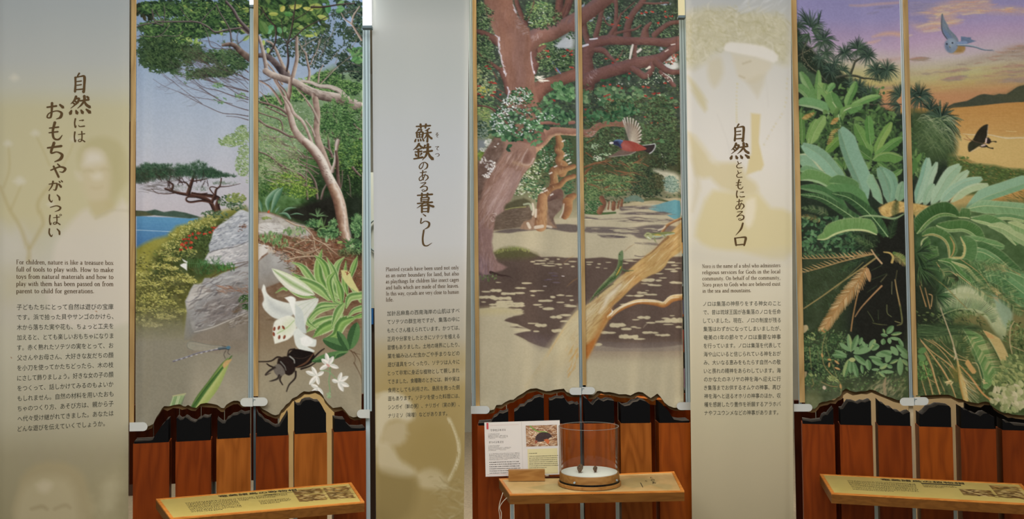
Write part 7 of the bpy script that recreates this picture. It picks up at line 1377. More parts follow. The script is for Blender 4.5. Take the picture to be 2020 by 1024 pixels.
canvas(A1,ML,(510,509),(718,716),b2,OFFC,[(.97,.004,.04)],label='right half of the sea painting, with leaning trees, white lily and stag beetle',category='painting',group='painted canvas hangings')
del A1
A2=paint_grove(SART)
canvas(A2,MC,(939,944),(1135,1145),b3,OFFC,[(.03,.004,.03)],label='left half of the shady tree painting, with thick trunk and mossy mound',category='painting',group='painted canvas hangings')
canvas(A2,MC,(1147.5,1158),(1343,1353),b4,OFFC,[(.97,.005,.04)],label='right half of the shady tree painting, with flying red bird and lizards',category='painting',group='painted canvas hangings')
del A2
A3=paint_cycad(SART)
canvas(A3,MR,(1571.5,1589),(1778,1797),b5,OFFC,[(.03,.004,.03)],label='left half of the sunset cycad painting, with screw pines and broad leaves',category='painting',group='painted canvas hangings')
canvas(A3,MR,(1791.5,1811.5),(2046,2056),b6,OFFC,[(.02,.004,.03)],label='right half of the sunset cycad painting, with blue dove and black butterfly',category='painting',group='painted canvas hangings')
del A3
# ---------------------------------------------------------------- poles, battens and clips
def pole_solid(name,plane,xa,xb,ya,yb,off,depth,mat,groove=0,parent=None,**kw):
 """upright bar given by its edges in the picture at y 0 and y 800: xa = (left0, left800), xb the right ones"""
 fx=lambda p,y:p[0]+(p[1]-p[0])*y/800
 p=[plane.hit(fx(xa,yb),yb,off),plane.hit(fx(xb,yb),yb,off)]
 q=[plane.hit(fx(xa,ya),ya,off),plane.hit(fx(xb,ya),ya,off)]
 # upright: one plan for both ends
 l=(p[0]+q[0])/2;r=(p[1]+q[1])/2
 bm=bmesh.new();n=plane.n
 def outl(z):return[Vector((l.x,l.y,z)),Vector((r.x,r.y,z)),Vector((r.x,r.y,z))-n*depth,Vector((l.x,l.y,z))-n*depth]
 z0,z1=p[0].z,q[0].z
 prism(bm,outl(z0),outl(z1))
 if groove:
  for g in groove:
   a=l.lerp(r,g-.05)+n*.0006;b=l.lerp(r,g+.05)+n*.0006
   vs=[bm.verts.new((a.x,a.y,z0)),bm.verts.new((b.x,b.y,z0)),bm.verts.new((b.x,b.y,z1)),bm.verts.new((a.x,a.y,z1))]
   f=bm.faces.new(vs);f.material_index=1
  me_m=[mat,ALU_DK]
 else:me_m=mat
 bmesh.ops.recalc_face_normals(bm,faces=bm.faces[:])
 me=bpy.data.meshes.new(name);bm.to_mesh(me);bm.free()
 for m in(me_m if isinstance(me_m,list)else[me_m]):me.materials.append(m)
 o=bpy.data.objects.new(name,me);link(o,None,**kw);base=(l+r)/2;base.z=0
 return o,base
def pole(plane,alu,bat,yb_alu,yb_bat,label,rod=None,rodm=None,**kw):
 rt=None;kids=[]
 if rod:o3,_=pole_solid('steel_rod',plane,(rod[0],rod[0]),(rod[1],rod[1]),yb_alu,1400,OFFC-.010,.012,rodm or ALU_DK);kids.append(o3)
 if alu:
  o,base=pole_solid('aluminium_channel',plane,*alu,-240,yb_alu,OFFC-.018,.02,ALU,(.3,.72));kids.append(o)
 if bat:
  o2,base2=pole_solid('wooden_batten',plane,*bat,-240,yb_bat,OFFC+.014,.018,WOOD_BAT);kids.append(o2)
  if not alu:base=base2
 root=empty('hanging_pole',base,label=label,category='pole',group='upright poles of the hangings')
 put_children(root,kids);return root
pole(ML,None,((258.5,256),(267,265)),0,838,'thin wooden batten along the left edge of the pine tree painting')
pole(ML,((491,487),(500.5,499)),((500.5,499),(509.5,508.5)),790,782,'aluminium and wood pole between the two halves of the sea painting',rod=(500,504.5))
pole(ML,((716,716),(731,731)),None,812,0,'aluminium pole at the right edge of the white lily painting',rod=(723,731),rodm=ALU)
pole(MC,((925,929),(932.5,937)),((932.5,937),(940,945)),812,802,'aluminium and wood pole left of the thick trunk painting')
pole(MC,((1133,1141),(1140.5,1149.5)),((1140.5,1149.5),(1147,1157.5)),770,760,'aluminium and wood pole between the two halves of the tree painting',rod=(1147,1151))
pole(MC,((1341,1351),(1353,1363)),None,800,0,'aluminium pole at the right edge of the flying bird painting')
pole(MR,((1560,1575),(1565,1581)),((1563,1574),(1571,1588.5)),802,794,'aluminium and wood pole left of the screw pine painting')
pole(MR,((1775,1793),(1783,1803)),((1782,1802),(1791,1811)),790,780,'aluminium and wood pole between the two halves of the cycad painting',rod=(1800,1809),rodm=TAUPE)
def clip(plane,x0,x1,y0,y1,label,split=None,cut='',skew=0):
 """flat white end piece with round ends that holds the cloth to the pole"""
 fr=plane;off=OFFC+.03
 h=(y1-y0)/2;cy=(y0+y1)/2;P=[]
 for i in range(9):
  a=math.pi/2+math.pi*i/8;P.append((x0+(h if 'l' not in cut else 0)+math.cos(a)*h*(0 if 'l' in cut else 1),cy+skew-math.sin(a)*h))
 for i in range(9):
  a=-math.pi/2+math.pi*i/8;P.append((x1-(h if 'r' not in cut else 0)+math.cos(a)*h*(0 if 'r' in cut else 1),cy-math.sin(a)*h))
 root=empty('cloth_clip',fr.hit((x0+x1)/2,cy,off-.02),label=label,category='clip',group='white clips under the hangings')
 segs=[P]if split is None else None
 kids=[]
 def solid(name,Q,off,dep,mat):
  bm=bmesh.new();prism(bm,[fr.hit(x,y,off-dep)for x,y in Q],[fr.hit(x,y,off)for x,y in Q])
  o=bm_obj(name,bm,mat,bevel=.0012,smooth=2);kids.append(o)
 def sub(Q,a,b):
  R=[(min(max(x,a),b),y)for x,y in Q];out=[]
  for p in R:
   if not out or abs(p[0]-out[-1][0])+abs(p[1]-out[-1][1])>.05:out.append(p)
  if abs(out[0][0]-out[-1][0])+abs(out[0][1]-out[-1][1])<.05:out.pop()
  return out
 if split is None:solid('clip_plate',P,off,.022,WHITE_P)
 else:
  solid('clip_plate',[(x,y+.6)for x,y in sub(P,x0,split-.5)],off,.022,WHITE_P);solid('clip_plate',[(x,y-.4)for x,y in sub(P,split+.5,x1)],off,.022,WHITE_P)
  solid('clip_gap',[(split-.5,y0+1.5),(split+.5,y0+1.5),(split+.5,y1-1),(split-.5,y1-1)],off-.003,.016,ALU_DK)
  solid('latch',[(split-.2,cy-5),(split+5,cy-5),(split+5,cy-3.6),(split+1.2,cy-3.6),(split+1.2,cy),(split-.2,cy)],off+.001,.004,ALU_DK)
 put_children(root,kids)
clip(ML,255.5,291,833,850.5,'white clip under the left corner of the pine tree painting',cut='l',skew=.6)
clip(ML,474,528,784.5,801.5,'white double clip in the middle below the sea painting',split=499)
clip(ML,704,729.5,808,825,'white clip under the right corner of the white lily painting',cut='r')
clip(MC,929,966,801,816.5,'white clip under the left corner of the thick trunk painting',cut='l')
clip(MC,1123,1174,764,778.5,'white double clip in the middle below the shady tree painting',split=1147.5)
clip(MC,1335,1364,793.5,809,'white clip under the right corner of the flying bird painting',cut='r')
clip(MR,1566,1602.5,797,812,'white clip under the left corner of the screw pine painting',cut='l')
clip(MR,1775,1832,784,800,'white double clip in the middle below the sunset cycad painting',split=1804)
# ---------------------------------------------------------------- front posts
def post(plane,xa,xb,ywl,ywr,prof,label,mat,group):
 """box post: wood body to the floor, black block with a torn outline on top"""
 a=plane.hit(xa,ywl);b=plane.hit(xb,ywr);zt=(a.z+b.z)/2;n=plane.n
 base=(a+b)/2-n*DEP/2;base.z=0
 root=empty('wooden_post',base,label=label,category='post',group=group)
 bm=bmesh.new();A_=Vector((a.x,a.y,0));B_=Vector((b.x,b.y,0));up=Vector((0,0,1))
 pl=[A_,B_,B_-n*DEP,A_-n*DEP];prism(bm,pl,[p+up*zt for p in pl])
 body=bm_obj('post_body',bm,mat,bevel=.0025)
 # black block
 P=[plane.hit(x,y)for x,y in prof];ins=plane.u*.004
 fr=[A_+ins+up*zt,B_-ins+up*zt];tops=[]
 L=(B_-A_).length
 for i,p in enumerate(P):
  s=(p-A_).dot(plane.u);s=min(max(s,.004),L-.004);tops.append(A_+plane.u*s+up*max(p.z,zt+.01))
 tops[0]=fr[0]+up*(tops[0].z-zt);tops[-1]=fr[1]+up*(tops[-1].z-zt)
 out=[fr[0],fr[1]]+tops[::-1]
 bm=bmesh.new();k=-n*(DEP-.004);f=[bm.verts.new(p-n*.004)for p in out];g=[bm.verts.new(p+k)for p in out];N=len(out)
 bm.faces.new(f);bm.faces.new(g[::-1])
 for i in range(N):
  fc=bm.faces.new((f[i],f[(i+1)%N],g[(i+1)%N],g[i]))
  if 1<i<N-1:fc.material_index=1
 top=bm_obj('black_block',bm,[BLACK,GREYT])
 put_children(root,[body,top]);return root
ordn=['first','second','third','fourth','fifth','sixth']
spec=[
 (ML,250,740,3.606,'below the sea painting',[
  (45,303,490,478,[(45,478),(165,470),(185,462),(200,430),(225,395),(245,365),(262,348),(280,322),(298,316)]),
  (347,601,478,462,[(345,308),(362,305),(380,322),(400,318),(415,302),(432,310),(450,326),(475,336),(490,338),(510,318),(530,312),(545,300),(575,306),(597,298)]),
  (638,881,458,444,[(635,312),(650,322),(680,345),(700,345),(715,318),(735,308),(755,290),(790,284),(812,268),(840,280),(878,272)]),
  (918,1153,440,428,[(915,258),(940,290),(960,302),(985,332),(1010,340),(1040,362),(1060,372),(1090,366),(1110,330),(1130,300),(1150,268)]),
  (1192,1425,422,410,[(1190,200),(1215,216),(1238,214),(1252,190),(1275,178),(1310,176),(1340,190),(1365,190),(1385,212),(1400,240),(1425,272)]),
  (1472,1701,404,399,[(1470,308),(1520,316),(1550,316),(1560,340),(1580,362),(1600,378),(1660,380),(1700,374)])]),
 (MC,925,680,2.977,'below the shady tree painting',[
  (50,236,480,472,[(50,462),(110,458),(130,455),(145,430),(165,420),(180,402),(200,405),(230,392)]),
  (262,446,470,466,[(262,395),(285,385),(300,365),(325,362),(345,340),(370,332),(385,315),(415,306),(445,314)]),
  (470,652,466,464,[(470,328),(490,326),(510,314),(545,316),(560,310),(572,334),(590,352),(615,345),(632,354),(650,348)]),
  (675,859,464,463,[(675,312),(695,320),(712,345),(728,355),(745,332),(762,320),(790,334),(815,324),(858,330)]),
  (890,1070,462,462,[(890,350),(915,362),(945,356),(965,338),(990,334),(1005,322),(1040,334),(1070,352)]),
  (1115,1301,460,461,[(1115,335),(1135,348),(1150,368),(1172,388),(1185,412),(1205,440),(1250,452),(1300,446)])]),
 (MR,1560,740,3.607,'below the sunset cycad painting',[
  (80,311,348,353,[(80,322),(150,334),(215,326),(226,296),(245,284),(262,285),(285,255),(310,238)]),
  (348,581,355,359,[(350,245),(372,242),(388,218),(410,190),(440,192),(475,206),(505,192),(530,196),(560,184),(580,186)]),
  (620,858,358,364,[(615,180),(640,202),(668,212),(690,235),(720,238),(745,262),(775,264),(800,282),(830,268),(858,266)]),
  (912,1150,365,374,[(905,272),(935,282),(960,262),(985,234),(1020,228),(1050,214),(1090,216),(1130,222),(1150,236)]),
  (1207,1458,377,388,[(1200,225),(1230,248),(1262,252),(1285,272),(1320,280),(1350,294),(1372,276),(1400,272),(1430,292),(1457,300)]),
  (1503,1760,389,402,[(1500,318),(1530,340),(1560,338),(1590,358),(1650,362),(1700,368),(1760,372)])]),
]
tone=[[WOOD,WOOD,WOOD_LT,WOOD,WOOD_LT,WOOD],[WOOD,WOOD_MID,WOOD_MID,WOOD_MID,WOOD_LT,WOOD_MID],[WOOD,WOOD,WOOD,WOOD_MID,WOOD,WOOD]]
for k,(pl,ox,oy,kk,where,ps)in enumerate(spec):
 for i,(xa,xb,ya,yb,prof)in enumerate(ps):
  post(pl,ox+xa/kk,ox+xb/kk,oy+ya/kk,oy+yb/kk,T(ox,oy,kk,prof),f'{ordn[i]} wooden box post from the left {where}, black jagged top',tone[k][i],'box posts in rows below the paintings')
# ---------------------------------------------------------------- boards of the rear row seen between the posts
def board(plane,x0,x1,ytop,ybot,off,mat,label,name='rear_board',dep=.03,prof=None,cat='board',group='boards behind the front posts'):
 a=plane.hit(x0,ytop,off);b=plane.hit(x1,ytop,off);z1=a.z;z0=plane.hit(x0,ybot,off).z if ybot else 0
 n=plane.n;bm=bmesh.new()
 if prof is None:top=[(a,z1),(b,z1)]
 else:top=[(plane.hit(x,y,off),None)for x,y in prof];top=[(p,p.z)for p in top]
 out=[Vector((top[0][0].x,top[0][0].y,z0)),Vector((top[-1][0].x,top[-1][0].y,z0))]+[Vector((p.x,p.y,z))for p,z in top[::-1]]
 prism(bm,[p-n*dep for p in out],out)
 o=bm_obj(name,bm,mat,None,label=label,category=cat,group=group)
 c=(out[0]+out[1])/2;local(o,Vector((c.x,c.y,z0)))
 if z0>.02:
  bm=bmesh.new();box(bm,(-.012,-.008,-z0),(.012,.008,.05));s=bm_obj('support_post',bm,ALU_DK,o);s.location=n*-(dep+.008)
 return o
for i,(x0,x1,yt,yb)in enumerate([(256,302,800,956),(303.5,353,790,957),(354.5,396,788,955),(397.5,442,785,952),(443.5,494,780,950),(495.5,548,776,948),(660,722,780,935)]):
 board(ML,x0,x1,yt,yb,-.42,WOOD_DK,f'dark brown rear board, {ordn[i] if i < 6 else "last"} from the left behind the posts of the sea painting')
board(ML,552,668,770,1000,-.62,CREAM,'tall cream board glowing behind the fifth post of the sea painting',dep=.02)
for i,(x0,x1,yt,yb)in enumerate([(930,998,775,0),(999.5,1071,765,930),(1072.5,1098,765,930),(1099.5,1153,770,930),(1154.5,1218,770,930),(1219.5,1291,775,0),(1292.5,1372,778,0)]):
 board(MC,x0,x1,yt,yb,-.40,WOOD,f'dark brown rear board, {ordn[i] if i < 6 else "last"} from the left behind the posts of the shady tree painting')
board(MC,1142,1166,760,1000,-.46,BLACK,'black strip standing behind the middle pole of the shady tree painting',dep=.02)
# small light rail bridging behind the right half of the grove canvas
bm=bmesh.new();a=MC.hit(1178,778,-.3);b=MC.hit(1340,792,-.3);n_=MC.n
prism(bm,[a,b,b-Vector((0,0,.03)),a-Vector((0,0,.03))],[p-n_*.11 for p in(a,b,b-Vector((0,0,.03)),a-Vector((0,0,.03)))])
bm_obj('cross_rail',bm,WOOD_LT,None,label='slim orange wooden rail behind the posts under the flying bird painting',category='rail')
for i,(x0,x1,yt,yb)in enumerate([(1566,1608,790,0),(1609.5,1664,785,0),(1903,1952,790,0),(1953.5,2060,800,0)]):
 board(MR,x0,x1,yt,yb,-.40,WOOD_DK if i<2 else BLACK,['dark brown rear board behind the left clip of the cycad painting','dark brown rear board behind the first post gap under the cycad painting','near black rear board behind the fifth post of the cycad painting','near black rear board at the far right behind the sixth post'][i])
board(MR,1650,1912,755,0,-.75,TAUPE,'plain taupe partition board seen through gaps under the cycad painting',name='partition_board',dep=.03,cat='partition',group='')
# ---------------------------------------------------------------- text banners
def banner(A,plane,xl,xr,off,y1,label,hem=8):
 s=1/A.S;ys=np.arange(-240,y1+s,s);f=np.linspace(0,1,int((xr[0]-xl[0])*A.S)+2)
 L=np.interp(ys,[-240,0,1024],[xl[0],xl[0],xl[1]]);Rr=np.interp(ys,[-240,0,1024],[xr[0],xr[0],xr[1]])
 X=L[:,None]+(Rr-L)[:,None]*f;Y=np.repeat(ys[:,None],len(f),1)
 i=np.clip(((X-A.x0)*A.S),0,A.W-1).astype(int);j=np.clip(((Y-A.y0)*A.S),0,A.H-1).astype(int)
 d=bshape(X,Y,xl,xr)+off
 P=plane.arr(X.ravel(),Y.ravel(),d.ravel()).reshape(*X.shape,3)
 o=grid_obj('banner_cloth',P,A.b[j,i],PRINT_B)
 base=Vector(P[-1,len(f)//2]);root=empty('text_banner',base,label=label,category='banner',group='printed text banners')
 put_children(root,[o]);return root
def bshape(X,Y,xl,xr):
 t=(X-xl[0])/(xr[0]-xl[0])
 e=np.minimum(np.abs(t),np.abs(1-t))
 return-.007*np.exp(-(e/.035)**2)+.0015*np.sin(t*7+np.asarray(Y)/260)+.0008*np.sin(t*15+2)
FONT={}
def glyphs(txt,bold=0.,res=2):
 k=(txt,bold)
 if k in FONT:return FONT[k]
 cu=bpy.data.curves.new('t','FONT');cu.body=txt;cu.resolution_u=res;cu.offset=bold;cu.size=1
 o=bpy.data.objects.new('t',cu);COL.objects.link(o)
 me=o.to_mesh();V=np.empty(len(me.vertices)*3,np.float32);me.vertices.foreach_get('co',V);V=V.reshape(-1,3)[:,:2]
 Fc=[tuple(p.vertices)for p in me.polygons]
 o.to_mesh_clear();bpy.data.objects.remove(o);bpy.data.curves.remove(cu)
 FONT[k]=(V,Fc);return FONT[k]
def lettering(name,items,mapper,mat,parent):
 """items: (V in picture pixels, faces); mapper turns pixels into the plane"""
 Vs,Fs,n=[],[],0
 for V,Fc in items:
  Vs.append(V);Fs+=[tuple(i+n for i in f)for f in Fc];n+=len(V)
 V=np.vstack(Vs);P=mapper(V[:,0],V[:,1])
 me=bpy.data.meshes.new(name);me.from_pydata(P.tolist(),[],Fs);me.update();me.materials.append(mat)
 o=bpy.data.objects.new(name,me);link(o)
 if name!='heading':o['kind']='stuff'
 o.data.transform(Matrix.Translation(-parent.location));o.parent=parent
 return o
def line(txt,x0,x1,y,h,slope=0,bold=0.,fit=True,xs=1.,res=3):
 """one line of type: from x0 to x1 on baseline y, type size h (pixels)"""
 V,Fc=glyphs(txt,bold,res)
 if not len(V):return(np.zeros((0,2)),[])
 w0,w1=V[:,0].min(),V[:,0].max();sx=(x1-x0)/(w1-w0)if fit else h*xs
 X=x0+(V[:,0]-w0)*sx;Y=y+slope*(X-x0)/(200.)-V[:,1]*h
 return(np.stack([X,Y],1),Fc)
def brush(strokes,x,y,sx,sy=None):
 """calligraphic ribbons in a 100 x 100 box placed at x, y"""
 sy=sy or sx;out=[]
 for st in strokes:
  w=st[-1];p=np.array(st[:-1],float);p=p*[sx/100,sy/100]+[x,y]
  q=Art.smooth(p.astype(np.float32),6).astype(float)if len(p)>2 else np.array([p[0]+(p[-1]-p[0])*t for t in np.linspace(0,1,6)])
  ww=np.interp(np.linspace(0,1,len(q)),np.linspace(0,1,len(w)),w)*sx/100
  d=np.gradient(q,axis=0);d/=np.linalg.norm(d,axis=1)[:,None]+1e-9;nn=np.stack([-d[:,1],d[:,0]],1)
  # broad brush: heavier going down, lighter going across
  ww=ww*(1.0+.45*np.abs(d[:,1]))
  a=q+nn*ww[:,None]/2;b=q-nn*ww[:,None]/2
  a0=q[0]-d[0]*ww[0]*.35;b1_=q[-1]+d[-1]*ww[-1]*.5
  n=len(q);V=np.vstack([a,b,[a0],[b1_]]);Fc=[(i,i+1,n+i+1,n+i)for i in range(n-1)]+[(2*n,0,n),(n-1,2*n+1,2*n-1)]
  out.append((V,Fc))
 return out
H,M,S_=[7,6,7],[9,10,6],[6,8,2]
BR={
 '自':[[(46,0),(38,10),(30,18),[8,7,2]],[(22,20),(23,55),(20,92),[9,8,10]],[(22,22),(50,17),(74,18),(74,60),(70,94),(62,88),[7,7,12,10,11,3]],[(30,42),(58,39),[6,7]],[(30,60),(58,57),[6,7]],[(24,82),(66,79),[7,8]]],
 '然':[[(34,4),(26,24),(8,44),[9,8,2]],[(30,18),(46,16),(40,36),(8,66),[6,9,8,2]],[(26,28),(34,34),[6,7]],[(18,38),(26,44),[6,7]],[(52,28),(94,22),[7,9]],[(72,2),(72,26),(58,48),(40,66),[10,9,7,2]],[(72,30),(82,48),(98,60),[6,10,12]],[(84,6),(92,14),[7,9]],[(12,76),(6,92),[6,12]],[(32,76),(38,90),[6,12]],[(56,74),(64,88),[6,12]],[(80,70),(98,86),[6,14]]],
 'に':[[(20,8),(14,50),(20,88),(28,70),[9,8,9,2]],[(48,26),(80,22),(70,32),[5,8,2]],[(44,66),(52,80),(90,76),[3,7,10]]],
 'は':[[(16,8),(12,50),(18,90),(26,72),[9,8,9,2]],[(40,30),(92,24),[5,8]],[(68,4),(70,50),(66,80),(50,90),(42,78),(60,70),(92,90),[8,7,7,6,5,5,9]]],
 'お':[[(8,28),(60,20),[8,10]],[(36,2),(34,50),(28,84),(10,84),(20,62),(60,48),(86,60),(80,84),(58,94),[10,8,8,6,5,6,10,11,3]],[(76,12),(94,28),[8,13]]],
 'も':[[(46,2),(34,50),(40,86),(66,92),(86,70),[11,9,9,9,3]],[(14,34),(66,28),[6,9]],[(12,58),(62,52),[6,9]]],
 'ち':[[(10,28),(84,18),[8,12]],[(46,0),(30,52),(60,48),(86,62),(78,84),(48,98),[11,9,6,11,12,4]]],
 'ゃ':[[(8,56),(60,38),(90,50),(74,68),(56,64),[6,9,12,8,3]],[(46,24),(56,36),[6,9]],[(26,36),(52,98),[8,9]]],
 'や':[[(4,50),(60,26),(94,38),(80,62),(58,60),[7,9,12,8,3]],[(46,4),(60,20),[6,9]],[(22,20),(54,98),[9,10]]],
 'が':[[(8,34),(48,26),(62,34),(52,84),(36,82),[6,7,10,9,3]],[(36,6),(28,50),(8,92),[9,7,4]],[(72,30),(88,58),[7,12]],[(74,6),(82,18),[5,8]],[(88,0),(97,12),[5,8]]],
 'い':[[(14,18),(12,60),(28,88),(38,70),[8,9,9,2]],[(70,20),(88,44),(90,70),[6,11,10]]],
 'っ':[[(8,48),(60,32),(92,50),(80,76),(46,92),[6,8,12,10,3]]],
 'ぱ':[[(14,14),(10,54),(16,92),(24,76),[8,7,8,2]],[(36,36),(80,30),[5,7]],[(60,14),(62,56),(58,82),(42,90),(38,78),(56,72),(84,92),[7,6,6,5,5,5,8]],[(88,6),(80,12),(86,20),(95,14),(89,6),[3,3,3,3,3]]],
 '蘇':[[(8,14),(92,9),[8,10]],[(34,0),(36,24),[9,8]],[(66,0),(62,22),[9,8]],[(26,26),(18,38),(4,50),[7,6,2]],[(22,34),(40,32),(34,44),[5,8,3]],[(12,48),(14,74),[8,7]],[(12,49),(46,45),(44,74),[6,9,8]],[(28,46),(28,74),[6,6]],[(14,60),(44,58),[5,5]],[(12,74),(44,72),[5,6]],[(8,82),(2,96),[5,9]],[(20,82),(22,94),[4,8]],[(32,80),(36,92),[4,8]],[(44,78),(52,92),[4,9]],[(86,24),(70,34),(58,38),[7,6,2]],[(54,52),(96,46),[6,9]],[(74,34),(75,70),(73,98),[8,7,9]],[(72,52),(64,70),(50,84),[6,6,2]],[(77,52),(86,70),(99,80),[4,8,11]]],
 '鉄':[[(32,0),(22,18),(2,38),[9,8,2]],[(32,6),(40,18),(52,26),[5,8,9]],[(16,34),(42,30),[5,7]],[(10,50),(46,45),[6,8]],[(28,32),(28,84),[8,7]],[(12,60),(18,72),[5,8]],[(44,56),(38,70),[8,3]],[(4,90),(50,80),[7,10]],[(62,10),(54,30),[8,4]],[(58,26),(90,20),[6,8]],[(52,50),(98,42),[7,10]],[(76,2),(74,40),(66,70),(48,96),[10,9,8,2]],[(76,48),(86,74),(100,90),[5,10,13]]],
 'の':[[(54,20),(44,60),(22,84),(10,62),(28,28),(62,12),(90,34),(86,70),(56,94),[6,7,8,8,7,8,11,11,3]]],
 'あ':[[(18,22),(76,14),[6,9]],[(44,0),(40,50),(50,86),[8,8,6]],[(66,32),(46,76),(18,92),(12,70),(40,46),(78,44),(90,68),(62,96),[6,7,8,6,6,8,10,3]]],
 'る':[[(20,12),(72,6),(46,32),(16,60),(54,42),(84,52),(82,80),(50,96),(34,84),(48,76),(62,88),[6,9,6,6,7,10,11,7,5,5,4]]],
 '暮':[[(8,12),(92,6),[7,10]],[(34,0),(34,20),[8,7]],[(66,0),(62,18),[8,7]],[(30,24),(30,44),[7,6]],[(30,25),(70,22),(68,42),[6,8,7]],[(32,34),(66,32),[4,5]],[(31,43),(68,41),[5,6]],[(8,54),(92,47),[7,10]],[(48,42),(34,60),(6,78),[8,7,2]],[(58,48),(74,62),(98,70),[5,9,12]],[(34,66),(34,100),[8,8]],[(34,67),(68,64),(68,98),[6,9,9]],[(37,81),(64,80),[5,6]],[(36,96),(66,95),[6,6]]],
 'ら':[[(36,4),(56,16),[5,9]],[(24,30),(20,62),(52,48),(82,58),(78,82),(44,100),[8,7,6,11,11,3]]],
 'し':[[(36,0),(28,50),(34,86),(58,94),(94,76),[9,9,10,8,2]]],
 'と':[[(32,8),(44,40),[6,9]],[(78,28),(42,44),(22,64),(34,86),(86,84),[7,7,8,9,10]]],
 'ノ':[[(80,4),(62,50),(14,98),[12,13,2]]],
 'ロ':[[(14,24),(18,60),(22,88),[10,10,9]],[(14,26),(50,20),(88,20),(84,60),(78,88),[7,8,13,11,9]],[(24,84),(78,78),[8,9]]],
 'そ':[[(30,14),(70,8),(24,48),(86,40),(52,62),(50,84),(74,94),[7,9,7,8,8,9,6]]],
 'て':[[(12,20),(86,12),(56,40),(50,74),(78,92),[7,11,8,9,6]]],
 'つ':[[(8,38),(60,22),(90,44),(76,74),(42,90),[7,8,11,10,3]]],
}
